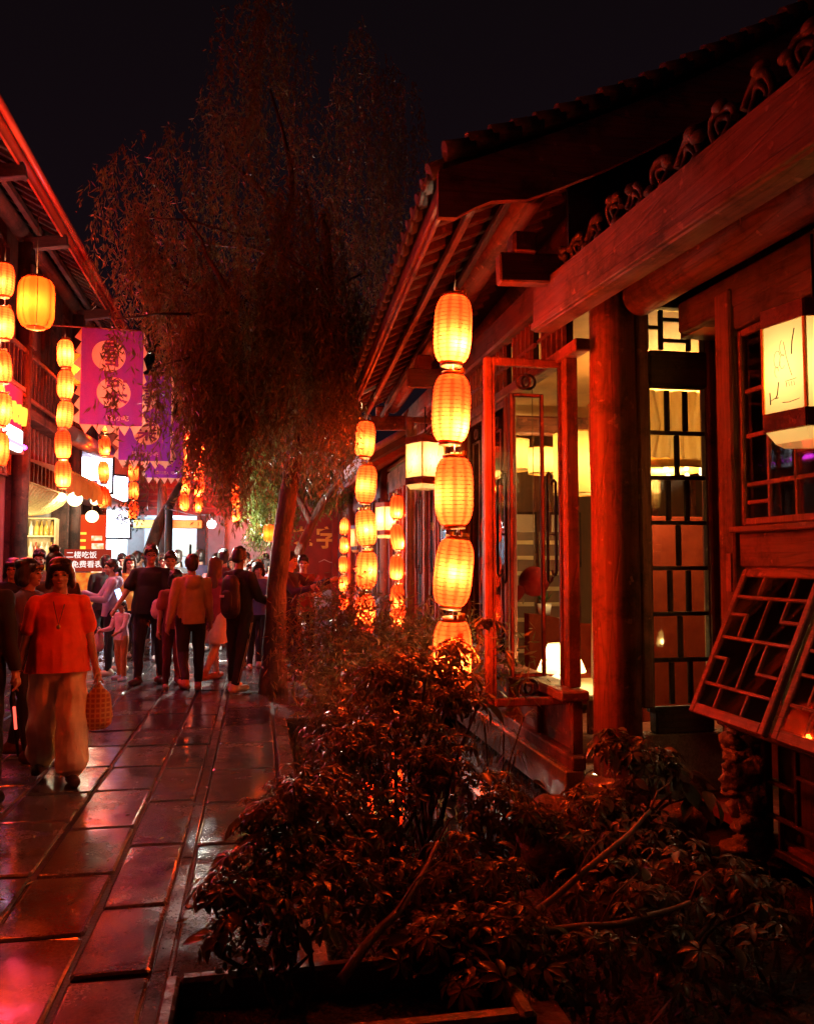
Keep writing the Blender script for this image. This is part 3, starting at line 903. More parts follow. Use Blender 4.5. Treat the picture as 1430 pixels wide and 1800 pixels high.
# stone pier: stacked rough stones
pier = empty('stone_pier', (2.70, 4.22, 0), label='rough stone pier under the corner of the propped windows', cat='pier')
M['rock'] = surf('rough_rock', (.16, .11, .085), (.34, .25, .20), (.6, .85), 7, bump=1.0, dist=.04, c3=(.10, .06, .05))
def rock(name, r, seed, loc, parent=None, amp=.35, sub=3):
    bm = bmesh.new(); bmesh.ops.create_icosphere(bm, subdivisions=sub, radius=1)
    for v in bm.verts:
        p = v.co.copy()
        k = 1 + amp * noise.noise(p * 1.3 + Vector((seed * 7.3, seed, 0))) + amp * .5 * noise.noise(p * 3.1 + Vector((seed, 3, seed))) + amp * .2 * noise.noise(p * 8 + Vector((1, seed, 2)))
        v.co = Vector((p.x * r[0], p.y * r[1], p.z * r[2])) * k
    me = bpy.data.meshes.new(name); bm.to_mesh(me); bm.free()
    for p in me.polygons: p.use_smooth = True
    me.materials.append(M['rock'])
    return link(name, me, None, parent, loc)
zz_ = -.14
k = 0
while zz_ < .60:
    h = random.uniform(.030, .062)
    for q in range(random.choice((2, 3, 3))):
        a = random.uniform(0, 6.28)
        rock('stone', (random.uniform(.045, .085), random.uniform(.045, .08), h * random.uniform(.9, 1.5)), k * 3 + q, (.058 * math.cos(a) + random.uniform(-.02, .02), .055 * math.sin(a), zz_ + h), pier, .55)
    zz_ += h * 1.05; k += 1
# ------------------------------------------------------------------ left side of the street: two-storey shop row
FX = -4.0
row = empty('shop_row', (FX, 13, 0), label='two-storey red timber shop row with a long lit eave above the crowd', cat='building')
def rp(mb, name, mat, parent=None):
    o = mb.build(name, mat, row if parent is None else parent)
    if parent is None: o.location = (-FX, -13, 0)
    return o
Y0, Y1 = 1.5, 21.2
EZ, EX = 7.12, -3.25
b = MB(); b.add([(EX, Y0, EZ + .10), (EX, Y1, EZ + .10), (EX - 4, Y1, EZ + 2.2), (EX - 4, Y0, EZ + 2.2), (EX, Y0, EZ), (EX, Y1, EZ), (EX - 4, Y1, EZ + 2.1), (EX - 4, Y0, EZ + 2.1)],
                [(0, 1, 2, 3), (4, 7, 6, 5), (0, 4, 5, 1), (0, 3, 7, 4), (1, 5, 6, 2), (2, 6, 7, 3)])
rp(b, 'roof', M['tile'])
for i in range(62):
    y = Y0 + .2 + i * .315
    mb = MB(); mb.tube([(EX + .03, y, EZ + .115), (EX - 1.5, y, EZ + .90), (EX - 4, y, EZ + 2.22)], .075, 7); rp(mb, 'cap_tile_rib', M['tile'])
# the two-layer fascia that catches the red light
M['fasc'] = surf('red_lacquer_fascia', (.50, .045, .02), (.62, .075, .03), (.16, .28), 2, (1, .2, 1), bump=.15, coat=.4)
nseg = 9
for i in range(nseg):
    a, c = Y0 + (Y1 - Y0) * i / nseg, Y0 + (Y1 - Y0) * (i + 1) / nseg - .012
    b = MB(); b.box((EX + .02, (a + c) / 2, EZ - .06), (.04, c - a, .23), ch=.006); rp(b, 'fascia_board', M['fasc'])
b = MB(); b.tube([(EX + .10, Y0, EZ + .075), (EX + .10, Y1, EZ + .075)], .055, 10); rp(b, 'gutter', M['fasc'])
for i in range(66):
    y = Y0 + .1 + i * .298
    b = MB(); b.bar((EX - .01, y, EZ - .11), (EX - 1.5, y, EZ + .66), .10, .09); rp(b, 'rafter', M['darkX'])
b = MB(); b.box((EX - .33, (Y0 + Y1) / 2, EZ - .13), (.08, Y1 - Y0, .10)); rp(b, 'batten', M['darkY'])
b = MB(); b.tube([(EX - .62, Y0, EZ - .12), (EX - .62, Y1, EZ - .12)], .13, 12); rp(b, 'purlin', M['darkY'])
# upper storey
b = MB(); b.box((FX - .3, (Y0 + Y1) / 2, 5.65), (.2, Y1 - Y0, 3.7)); rp(b, 'upper_wall', M['darkZ'])
b = MB(); b.box((FX + .05, (Y0 + Y1) / 2, 4.02), (.55, Y1 - Y0, .16), ch=.01); rp(b, 'balcony_floor', M['darkY'])
b = MB(); b.box((FX + .27, (Y0 + Y1) / 2, 4.98), (.09, Y1 - Y0, .08), ch=.01); rp(b, 'handrail', M['darkY'])
b = MB(); b.box((FX + .27, (Y0 + Y1) / 2, 4.26), (.06, Y1 - Y0, .06), ch=.01); rp(b, 'foot_rail', M['redY'])
y = 6.0
while y < Y1 - .1:
    b = MB(); b.box((FX + .27, y, 4.62), (.035, .035, .66)); rp(b, 'baluster', M['darkZ']); y += .22
for y in (1.8, 5.05, 8.3, 11.55, 14.05, 18.05, 21.05):
    b = MB(); b.tube([(FX + .22, y, 0), (FX + .22, y, 6.8)], .13, 14); rp(b, 'column', M['darkZ'])
    b = MB(); b.box((FX + .35, y, 5.75), (.045, .34, 1.35), ch=.01); o = rp(b, 'hanging_board', M['darkZ'])
    b = MB(); b.bar((FX + .2, y, 6.79), (EX + .1, y, 6.90), .14, .2, ch=.01); rp(b, 'bracket_arm', M['darkX'])
y = 2.2
while y < Y1:
    fr = MB(); fr.box((FX - .17, y, 5.9), (.06, .05, 2.0)); fr.box((FX - .17, y + .9, 5.9), (.06, .05, 2.0)); fr.box((FX - .17, y + .45, 6.88), (.06, .85, .06)); fr.box((FX - .17, y + .45, 5.0), (.06, .85, .06))
    fr.box((FX - .165, y + .45, 5.95), (.03, .04, 1.8)); fr.box((FX - .165, y + .45, 6.3), (.03, .85, .03)); fr.box((FX - .165, y + .45, 5.5), (.03, .85, .03))
    rp(fr, 'upper_window', M['darkZ']); y += 1.62
# ground floor frontage: dark-red slatted band over the shops
b = MB(); b.box((FX + .02, (Y0 + 19) / 2, 3.45), (.06, 19 - Y0, 1.0)); rp(b, 'shop_fascia', M['redwall'])
y = 11.0
while y < 19:
    b = MB(); b.box((FX + .075, y, 3.45), (.05, .09, .96), ch=.008); rp(b, 'fascia_slat', M['redZ']); y += .27
for y in (1.8, 5.05, 8.3, 11.55, 14.2, 18.0, 21.1):
    b = MB(); b.box((FX - .02, y, 1.5), (.34, .34, 3.0), ch=.015); rp(b, 'pier', M['darkZ'])
b = MB(); b.box((FX - 3.3, 9, 2.0), (.1, 26, 4.2)); rp(b, 'back_wall', M['roomdark'])
b = MB(); b.box((FX - 1.6, 11.4, 3.02), (3.3, 20, .06)); rp(b, 'shop_ceiling', M['plaster'])
b = MB(); b.box((FX - 1.6, 11.4, .01), (3.3, 20, .06)); rp(b, 'shop_floor', M['slab'])
for y in (4.9, 8.2, 11.4, 14.05, 17.95, 21.15):
    b = MB(); b.box((FX - 1.6, y, 1.5), (3.2, .1, 3.0)); rp(b, 'party_wall', M['plaster'])
# closed shutters for the near, unlit shops
for (a, c) in ((1.98, 4.88), (5.23, 8.13), (8.48, 11.38)):
    n = 6
    for i in range(n):
        ya = a + (c - a) * i / n
        b = MB(); b.box((FX - .05, ya + (c - a) / n / 2, 1.48), (.06, (c - a) / n - .015, 2.9), ch=.008); rp(b, 'door_leaf', M['darkZ'])

# --- the warm drinks shop: rattan hood, shelf of bottles, bowls of light
shop_l = bpy.data.lights
def lamp(name, loc, power, col, r=.1, parent=None):
    d = bpy.data.lights.new(name, 'POINT'); d.energy = power; d.color = col; d.shadow_soft_size = r
    o = bpy.data.objects.new(name, d); COL.objects.link(o); o.location = loc
    if parent: o.parent = parent
    return o
WARM, COOL = (1.0, .80, .42), (.72, .86, 1.0)
M['rattan'] = surf('woven_rattan', (.42, .30, .10), (.62, .48, .20), (.5, .7), 30, bump=.5)
hood = empty('rattan_hood', (FX - .25, 16.1, 2.45), label='curved woven rattan hood lit from beneath in the drinks shop', cat='canopy')
for i in range(15):
    y = -1.55 + i * .22
    mb = MB(); mb.tube([(.42, y, .46), (.30, y, .30), (.05, y, .14), (-.45, y, .06), (-.9, y, .05)], .045, 6)
    mb.build('cane', M['rattan'], hood)
for i in range(5):
    mb = MB(); x = .40 - i * .2
    z = (.44, .28, .13, .10, .06)[i] + .05
    mb.tube([(x, -1.6, z), (x, 1.6, z)], .018, 5); mb.build('weft', M['rattan'], hood)
M['bulbw'] = emit('warm_white_globe', (1.0, .78, .36), 2.5)
M['bulbc'] = emit('cool_white_globe', (.80, .92, 1.0), 4.0)
for i, y in enumerate((15.1, 16.1, 17.1)):
    e = empty('shop_lamp', (FX - .55, y, 2.28), label=('warm globe lamp under the rattan hood nearest the street corner pier', 'warm globe lamp under the middle of the rattan hood', 'warm globe lamp under the far end of the rattan hood')[i], cat='lamp', group='globe lamps under the rattan hood')
    MB().ell((0, 0, 0), (.10, .10, .10)).build('globe', M['bulbw'], e)
    MB().tube([(0, 0, .09), (0, 0, .2)], .012, 6).build('stem', M['gold'], e)
    lamp('bulb', (.05, 0, -.14), 9, WARM, .08, e)
shelf = empty('bottle_shelf', (-4.92, 17.70, .25), R(-90), label='pale wooden shelf wall of bottles inside the drinks shop', cat='shelf')
M['palewood'] = surf('pale_shelf_wood', (.45, .34, .16), (.6, .48, .26), (.4, .6), 4, (1, 6, 1), bump=.1)
for z in (1.0, 1.42, 1.84, 2.2): MB().box((0, 0, z), (.3, 1.74, .03)).build('board', M['palewood'], shelf)
for y in (-.88, -.3, .3, .88): MB().box((0, y, 1.1), (.3, .03, 2.2)).build('upright', M['palewood'], shelf)
MB().box((-.16, 0, 1.1), (.02, 1.8, 2.2)).build('back_panel', M['palewood'], shelf)
for k in range(4):
    M['bottle%d' % k] = surf('bottle_glaze_%d' % k, *(((.5, .3, .05), (.6, .4, .1)), ((.1, .12, .04), (.2, .2, .08)), ((.6, .55, .4), (.7, .65, .5)), ((.3, .06, .03), (.4, .1, .05)))[k], (.1, .2), 3, bump=0)
bp_ = None
NTH = 'first second third fourth fifth sixth seventh eighth ninth tenth eleventh twelfth thirteenth fourteenth fifteenth sixteenth seventeenth'.split()
kk = 0
for z in (1.015, 1.435, 1.855):
    for j in range(17):
        if bp_ is None:
            bp_ = MB().lathe([(.0, 0), (.045, 0), (.05, .02), (.05, .17), (.018, .23), (.018, .29), (0, .29)], 8).mesh('bottle')
        o = link('bottle', bp_, None, None, (-5.72 + j * .1 + random.uniform(-.012, .012), 17.68 + random.uniform(-.04, .04), z + .25))
        if not len(bp_.materials): bp_.materials.append(M['bottle0'])
        o.material_slots[0].link = 'OBJECT'; bc = random.choice((0, 0, 1, 2, 2, 3)); o.material_slots[0].material = M['bottle%d' % bc]
        tag(o, '%s bottle on the %s board of the drinks shop shelf, %s from the inner end' % (('amber', 'amber', 'olive', 'cream', 'red')[bc + 1], {1.015: 'lowest', 1.435: 'middle', 1.855: 'upper'}[z], NTH[j]), 'bottle', 'bottles on the drinks shop shelf'); kk += 1
ctr = empty('shop_counter', (FX + .1, 16.1, 0), label='lit front counter of the drinks shop behind the crowd', cat='counter')
MB().box((0, 0, .5), (.5, 3.3, 1.0), ch=.02).build('body', M['darkZ'], ctr); MB().box((0.02, 0, 1.02), (.6, 3.4, .05), ch=.01).build('top', M['palewood'], ctr)
gl = empty('glass_bowl', (FX + .1, 14.9, 1.06), label='big bright white glass bowl lamp on the drinks shop counter', cat='lamp')
MB().ell((0, 0, .22), (.28, .28, .24)).build('bowl', emit('milk_glass_glow', (.95, .97, 1.0), .8), gl)
MB().lathe([(.1, -.01), (.12, 0), (.08, .03)], 14).build('foot', M['gold'], gl)
# orange valance over the drinks shop
aw = empty('orange_awning', (FX + .3, 16.2, 2.95), label='orange fabric awning with a scalloped valance over the drinks shop', cat='awning')
M['orangecloth'] = surf('orange_awning_cloth', (.55, .10, .015), (.70, .16, .03), (.7, .9), 6, bump=.2, translucent=.25)
vs, fs = [], []
ny_ = 60
for i in range(ny_ + 1):
    y = -2.2 + 4.4 * i / ny_
    w = .03 * math.sin(i * .9)
    sc = .06 * abs(math.sin(i * math.pi / 4))
    vs += [(-.35, y, .42), (.55, y, .16), (.60 + w, y, .02), (.60 + w, y, -.18 - sc)]
for i in range(ny_):
    for j in range(3):
        fs.append((i * 4 + j, i * 4 + 4 + j, i * 4 + 5 + j, i * 4 + 1 + j))
MB().add(vs, fs, True).build('cloth', M['orangecloth'], aw)
MB().tube([(.58, -2.2, .16), (.58, 2.2, .16)], .018, 6).build('bar', M['gold'], aw)

# --- lettering helper
def text(name, s, size, mat, parent, loc, rot, ext=.008, align='CENTER', shear=0.0, off=0.0, bev=0.0):
    c = bpy.data.curves.new(name, 'FONT'); c.body = s; c.size = size; c.extrude = ext; c.align_x = align; c.align_y = 'CENTER'; c.shear = shear; c.offset = off
    o = bpy.data.objects.new(name, c); COL.objects.link(o)
    c.materials.append(mat)
    me = bpy.data.meshes.new_from_object(o.evaluated_get(bpy.context.evaluated_depsgraph_get()))
    bpy.data.objects.remove(o); bpy.data.curves.remove(c)
    me.name = name
    if len(me.materials) == 0: me.materials.append(mat)
    return link(name, me, None, parent, loc, rot)
RX = (R(90), 0, 0)             # faces the camera end of the street
RL = (R(90), 0, R(90))         # faces across the street from the left
M['letterlit'] = emit('lit_letter_face', (1.0, .42, .04), .8)
M['letterwhite'] = emit('lit_white_letter', (1.0, .80, .72), .45)
# red restaurant sign with lit italic letters, ending in a white lit tag
sg = empty('red_shop_sign', (FX + .30, 11.35, 3.78), label='red shop sign with glowing yellow slanted letters and a white lit tag', cat='sign')
M['signred'] = emit('red_lit_sign_box', (1.0, .018, .02), .8, (.9, .012, .05), 1.0)
MB().box((0, 0, .0), (.14, 4.3, .95), ch=.03).build('panel', M['signred'], sg)
MB().box((.0, 0, -.50), (.2, 4.4, .06), ch=.01).build('frame', M['redY'], sg)
MB().box((.0, 0, .50), (.2, 4.4, .06), ch=.01).build('frame', M['redY'], sg)
text('lettering', 'Dairy Queen', .62, M['letterlit'], sg, (.10, .55, .10), RL, .03, shear=.35, off=.0)
MB().box((.10, 1.55, -.36), (.10, .75, .34), ch=.06).build('lit_tag', emit('white_lit_tag', (.95, .95, 1.0), 1.5), sg)
MB().tube([(.13, -2.1, -.43), (.13, 2.1, -.43)], .035, 8).build('neon_tube', emit('violet_neon', (.85, .04, .8), 6.0), sg)
lamp('sign_glow', (.6, .3, -.1), 60, (1.0, .05, .10), .3, sg)
# projecting red menu board, lit from within
mn = empty('menu_board', (-3.52, 18.25, 1.62), label='tall red lit menu board with yellow and white lines and food pictures', cat='sign')
MB().box((0, 0, 0), (.68, .08, 1.9), ch=.01).build('panel', emit('orange_red_lit_panel', (1.0, .10, .02), .30, (1.0, .05, .012), 1.5), mn)
for (x, z, w, h, mt) in ((-.17, .55, .26, .05, 0), (-.17, .40, .24, .05, 0), (-.18, .25, .26, .06, 0), (-.18, .12, .2, .05, 0), (-.17, -.02, .28, .06, 0), (-.17, -.16, .24, .05, 0), (-.18, -.42, .2, .06, 0), (-.17, -.6, .25, .06, 0),
                        (.17, .45, .22, .10, 1), (.19, .28, .24, .12, 1), (.18, .10, .24, .12, 1), (.19, -.08, .22, .13, 1), (.18, -.3, .22, .16, 1), (.18, -.55, .22, .16, 1)):
    MB().box((x, -.046, z), (w, .012, h), ch=.004).build('menu_line' if mt == 0 else 'picture', M['letterlit'] if mt == 0 else emit('lit_food_picture', (1.0, .75, .55), .5, (.8, .35, .1), 14), mn)
for i, (x, y, z, r) in enumerate(((-3.34, 17.6, 2.50, .13), (-3.62, 17.3, 2.83, .15), (-3.78, 16.9, 2.84, .09), (-3.35, 17.9, 2.84, .09))):
    e = empty('globe_lamp', (x, y, z), label=('white globe lamp hanging in front of the red menu board', 'largest white globe lamp above the red menu board', 'small white globe lamp beside the orange awning end', 'small white globe lamp right of the largest globe')[i], cat='lamp', group='white globe lamps by the menu board')
    MB().ell((0, 0, 0), (r, r, r * .95), 14, 9).build('globe', M['bulbw'], e)
    MB().tube([(0, 0, r * .9), (0, 0, 3.3 - z + .1)], .008, 5).build('cord', M['cord'], e)
    lamp('bulb', (.0, -.05, -r - .08), 5, (1, .88, .6), .1, e)
# maroon notice board on a stand in the crowd
nb = empty('notice_board', (-2.84, 14.7, 0), label='maroon notice board with two lines of white writing standing in the crowd', cat='sign')
MB().box((0, 0, 1.60), (.76, .05, .38), ch=.008).build('panel', emit('maroon_lit_panel', (.45, .04, .02), .28), nb)
text('lettering', '二楼吃饭', .125, M['letterwhite'], nb, (-.10, -.032, 1.685), RX, .004, off=.001)
text('lettering', '免费看表演', .125, M['letterwhite'], nb, (.05, -.032, 1.525), RX, .004, off=.001)
MB().box((0, 0, 1.08), (.55, .05, .62), ch=.008).build('lower_panel', emit('orange_lit_panel', (1.0, .10, .015), .3, (1.0, .4, .05), 9), nb)
for x in (-.3, .3): MB().box((x, .03, .7), (.03, .03, 1.4)).build('leg', M['black'], nb)
# cool-white sign boxes and shops further up
M['coolpanel'] = emit('cool_white_lit_panel', (.66, .58, 1.0), 5.0, (1.0, 1.0, 1.0), 2)
def boxsign(x, y, z, w, h, rz, label, marks):
    e = empty('lit_box_sign', (x, y, z), rz, label=label, cat='sign')
    MB().box((0, 0, 0), (w, .14, h), ch=.015).build('panel', M['coolpanel'], e)
    f = MB(); f.box((0, 0, h / 2 + .03), (w + .1, .18, .05)); f.box((0, 0, -h / 2 - .03), (w + .1, .18, .05)); f.box((-w / 2 - .025, 0, 0), (.05, .18, h + .1)); f.box((w / 2 + .025, 0, 0), (.05, .18, h + .1))
    f.build('frame', M['black'], e)
    for (a, c, ww, hh) in marks:
        MB().box((a, -.078, c), (ww, .012, hh), ch=.004).build('mark', M['purpletxt'], e)
    return e
M['purpletxt'] = surf('violet_print', (.20, .08, .25), (.3, .12, .35), (.4, .6), 9, bump=0)
boxsign(-3.72, 19.6, 3.66, .85, .95, R(38), 'white lit sign box with violet brush marks along its lower edge', [(-.22, -.27, .2, .10), (.02, -.30, .10, .15), (.22, -.27, .18, .09), (0, -.42, .7, .03)])
boxsign(-3.74, 22.6, 3.50, .70, .66, R(38), 'white lit sign box farther along with no marks beside a lantern string', [])
boxsign(-3.72, 22.9, 2.58, .66, .72, R(20), 'square white lit board hanging over the cool lit shop door', [(-.42, .2, .03, .1)])
# steel duct and white soffits above the cool shops
b = MB(); b.box((FX + .35, 20.6, 2.98), (.9, 5.6, .10), ch=.01); rp(b, 'shop_canopy', M['plaster'])
M['steel'] = surf('brushed_steel', (.4, .42, .43), (.55, .57, .58), (.25, .4), 6, bump=.1, metal=.9)
dt = MB(); dt.tube([(-3.6, 16.6, 4.05), (-3.35, 18.4, 3.95), (-3.3, 19.0, 4.02)], .17, 12)
tag(dt.build('duct', M['steel']), 'steel ventilation duct slung under the balcony by the white sign boxes', 'duct')
M['coolroom'] = surf('white_room_wall', (.62, .66, .70), (.72, .76, .80), (.6, .8), 3, bump=.05)
north = empty('far_shop_block', (FX, 25, 0), label='grey-green plastered shop block with a cool white lit ground floor', cat='building')
def np_(mb, name, mat):
    o = mb.build(name, mat, north); o.location = (-FX, -25, 0); return o
np_(MB().box((FX - .2, 25.4, 4.9), (.3, 8.3, 3.4)), 'upper_wall', M['greyplaster'])
np_(MB().box((FX - 2.4, 25.4, 1.6), (.1, 8.3, 3.2)), 'back_wall', M['coolroom'])
np_(MB().box((FX - 1.2, 25.4, 3.16), (2.4, 8.3, .06)), 'ceiling', M['coolroom'])
np_(MB().box((FX - 1.2, 25.4, .02), (2.4, 8.3, .06)), 'floor', M['slab'])
for y in (21.3, 25.4, 29.5): np_(MB().box((FX - 1.2, y, 1.6), (2.4, .12, 3.1)), 'party_wall', M['coolroom'])
for i, y in enumerate((22.6, 23.9, 25.0, 26.6, 28.2)):
    e = empty('tube_light', (FX - .5, y, 3.05), label='cool white tube light on the ceiling of the far shop, number %s from the street front' % ('one', 'two', 'three', 'four', 'five')[i], cat='lamp', group='tube lights in the far shop')
    e['label'] = ('cool tube light just inside the far shop doorway', 'cool tube light second from the far shop doorway', 'cool tube light at the middle wall of the far shop', 'cool tube light beyond the middle wall of the far shop', 'cool tube light at the deep end of the far shop')[i]
    MB().tube([(-.4, 0, 0), (.4, 0, 0)], .03, 8).build('tube', M['bulbc'], e)
    MB().box((0, 0, .045), (.9, .07, .03)).build('fitting', M['plaster'], e)
    lamp('bulb', (0, 0, -.12), 60, COOL, .2, e)
# ------------------------------------------------------------------ end of the street
end = empty('end_house', (-1.0, 30, 0), label='red-walled house closing the street with a cool lit doorway', cat='building')
def ep(mb, name, mat):
    o = mb.build(name, mat, end); o.location = (.4, -30, 0); return o
ep(MB().box((-2.1, 28.2, 4.6), (3.9, .3, 3.0)), 'upper_wall', M['redwall'])
for i in range(5):
    ep(MB().box((-2.1, 28.0, 3.35 + i * .22), (3.8, .05, .07), ch=.01), 'balcony_rail', M['redX'])
for i in range(9):
    ep(MB().box((-3.9 + i * .46, 27.98, 3.8), (.06, .06, 1.1)), 'balcony_post', M['redZ'])
ep(MB().box((-3.35, 28.2, 1.55), (.5, .3, 3.1)), 'door_pier', M['greyplaster'])
ep(MB().box((-1.25, 28.2, 1.55), (.28, .3, 3.1)), 'door_pier', M['black'])
ep(MB().box((-.75, 28.2, 1.55), (.55, .3, 3.1)), 'door_pier', M['greyplaster'])
ep(MB().box((-2.3, 31.2, 1.6), (2.6, .1, 3.2)), 'room_wall', M['coolroom'])
ep(MB().box((-3.6, 29.7, 1.6), (.1, 3, 3.2)), 'room_wall', M['coolroom'])
ep(MB().box((-1.1, 29.7, 1.6), (.1, 3, 3.2)), 'room_wall', M['coolroom'])
ep(MB().box((-2.3, 29.7, 3.15), (2.6, 3, .06)), 'ceiling', M['coolroom'])
for x, z in ((-2.75, 1.95), (-2.05, 2.05), (-1.6, 1.9)):
    ep(MB().box((x, 31.12, z), (.55, .04, .6), ch=.01), 'poster', M['bottle2'])
ep(MB().box((-2.3, 28.0, 2.80), (2.2, .2, .28), ch=.02), 'carved_lintel', M['gold'])
ep(MB().box((1.6, 28.4, 1.55), (4.4, .3, 3.1)), 'white_wall', M['plaster'])
ep(MB().box((1.6, 28.4, 4.6), (4.4, .3, 3.0)), 'upper_wall', M['darkZ'])
b = MB(); b.add([(-5, 27.2, 6.0), (4, 27.2, 6.0), (4, 31, 7.8), (-5, 31, 7.8), (-5, 27.2, 5.85), (4, 27.2, 5.85), (4, 31, 7.65), (-5, 31, 7.65)], [(0, 1, 2, 3), (4, 7, 6, 5), (0, 4, 5, 1), (0, 3, 7, 4), (1, 5, 6, 2)])
ep(b, 'roof', M['tile'])
e = empty('room_light', (-2.9, 29.6, 2.95), label='cool light fitting inside the doorway at the end of the street', cat='lamp')
MB().box((0, 0, 0), (.9, .3, .05), ch=.01).build('diffuser', M['bulbc'], e); lamp('bulb', (0, 0, -.15), 50, COOL, .2, e)
e = empty('bare_bulb', (-.71, 13.2, 2.17), label='glaring bare white bulb on a sagging cable above the crowd', cat='lamp')
MB().ell((0, 0, 0), (.068, .068, .068)).build('globe', emit('glaring_bulb', (1.0, .97, .88), 12.0), e)
MB().tube([(0, 0, .09), (-.02, .05, .16), (-.4, 1.9, .24), (-1.24, 5.8, .58)], .012, 6).build('cable', M['black'], e)
lamp('bulb', (0, -.02, -.15), 120, (1.0, .95, .80), .12, e)
lb = empty('utility_pole', (-1.96, 19.0, 0), label='black utility post standing before the cool lit doorway', cat='post')
MB().tube([(0, 0, 0), (0, 0, 2.75)], .085, 10).build('shaft', M['black'], lb); MB().ell((0, 0, 2.78), (.1, .1, .09)).build('cap', M['black'], lb)
MB().tube([(.12, .1, 0), (.3, .1, 1.6), (.62, .15, 2.6), (.8, .2, 3.1)], [.11, .10, .09, .07], 8)
# low second house on the right, with the pale lit eave
low = empty('low_eaved_house', (2.2, 16.5, 0), label='low house beyond the teahouse with a pale lit tile eave', cat='building')
def lp(mb, name, mat, par=None):
    o = mb.build(name, mat, par or low)
    if par is None: o.location = (-2.2, -16.5, 0)
    return o
M['paletile'] = surf('pale_lit_tile', (.26, .26, .30), (.42, .42, .46), (.5, .7), 14, bump=.5)  # cool white light on the eave edge is put into this tile colour
b = MB(); b.add([(1.55, 11.6, 3.10), (1.5, 22, 3.02), (4.6, 22, 4.9), (4.6, 11.6, 4.9), (1.55, 11.6, 3.0), (1.5, 22, 2.92), (4.6, 22, 4.8), (4.6, 11.6, 4.8)], [(0, 1, 2, 3), (4, 7, 6, 5), (0, 4, 5, 1), (0, 3, 7, 4), (1, 5, 6, 2)])
lp(b, 'roof', M['tile'])
for i in range(52):
    y = 11.7 + i * .2
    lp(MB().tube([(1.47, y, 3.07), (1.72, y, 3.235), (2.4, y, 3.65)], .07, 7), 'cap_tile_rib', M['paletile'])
lp(MB().box((1.58, 16.8, 2.98), (.04, 10.4, .14), ch=.006), 'fascia', M['redY'])
for i in range(30):
    y = 11.8 + i * .35
    lp(MB().bar((1.6, y, 2.96), (2.5, y, 3.46), .08, .08), 'rafter', M['redX'])
for y in (11.7, 14.3, 16.9, 19.5, 21.9):
    lp(MB().tube([(2.25, y, 0), (2.25, y, 3.3)], .11, 12), 'column', M['redZ'])
lp(MB().box((2.3, 16.8, .45), (.1, 10.2, .9)), 'sill_wall', M['redZ'])
lp(MB().box((2.3, 16.8, 2.95), (.1, 10.2, .35)), 'head_wall', M['redY'])
for i in range(15):
    y = 11.95 + i * .69
    fr = MB(); fr.box((2.28, y, 1.84), (.06, .05, 1.9)); fr.box((2.28, y + .62, 1.84), (.06, .05, 1.9)); fr.box((2.28, y + .31, 2.3), (.05, .57, .04)); fr.box((2.28, y + .31, 1.4), (.05, .57, .04)); fr.box((2.28, y + .31, 1.84), (.04, .03, 1.85))
    o = lp(fr, 'window', M['redZ'])
    lp(MB().box((2.31, y + .31, 1.84), (.006, .58, 1.86)), 'pane', M['glass'], o)
lp(MB().box((5.2, 16.8, 1.7), (.1, 10.4, 3.4)), 'room_wall', M['roomwall'])
lp(MB().box((3.7, 16.8, 3.2), (2.9, 10.4, .06)), 'room_ceiling', M['roomwall'])
lp(MB().box((3.7, 22.05, 2.2), (3.4, .12, 4.6)), 'end_wall', M['redwall'])
# red signboard that closes the right side, two gilt characters in view
sb = empty('red_signboard', (1.95, 22.3, 2.05), label='dark red wall board with large yellow brush characters', cat='sign')
MB().box((0, 0, 0), (2.3, .10, 2.5), ch=.01).build('panel', M['redwall'], sb)
M['yellowpaint'] = surf('yellow_paint', (.62, .42, .05), (.75, .55, .09), (.4, .6), 6, bump=.1)
for k, ch_ in enumerate('老字号'):
    text('character', ch_, .62, M['yellowpaint'], sb, (-.74 + k * .66, -.062, .12), RX, .008, off=.014)
MB().tube([(-.3, -.08, -.5), (-.15, -.08, -.43), (0, -.08, -.5), (.2, -.08, -.53), (.55, -.08, -.50)], .012, 6).build('flourish', M['plaster'], sb)
lamp_e = empty('sign_lamp', (1.5, 21.3, 3.2), label='small lamp on a bracket lighting the red signboard', cat='lamp')
MB().lathe([(.02, .1), (.05, .05), (.09, -.03)], 12).build('shade', M['black'], lamp_e); MB().ell((0, 0, -.01), (.04, .04, .04)).build('globe', M['bulbw'], lamp_e); MB().tube([(0, 0, .09), (.2, .6, .15)], .01, 5).build('arm', M['black'], lamp_e)
lamp('bulb', (0, 0, -.1), 110, WARM, .05, lamp_e)
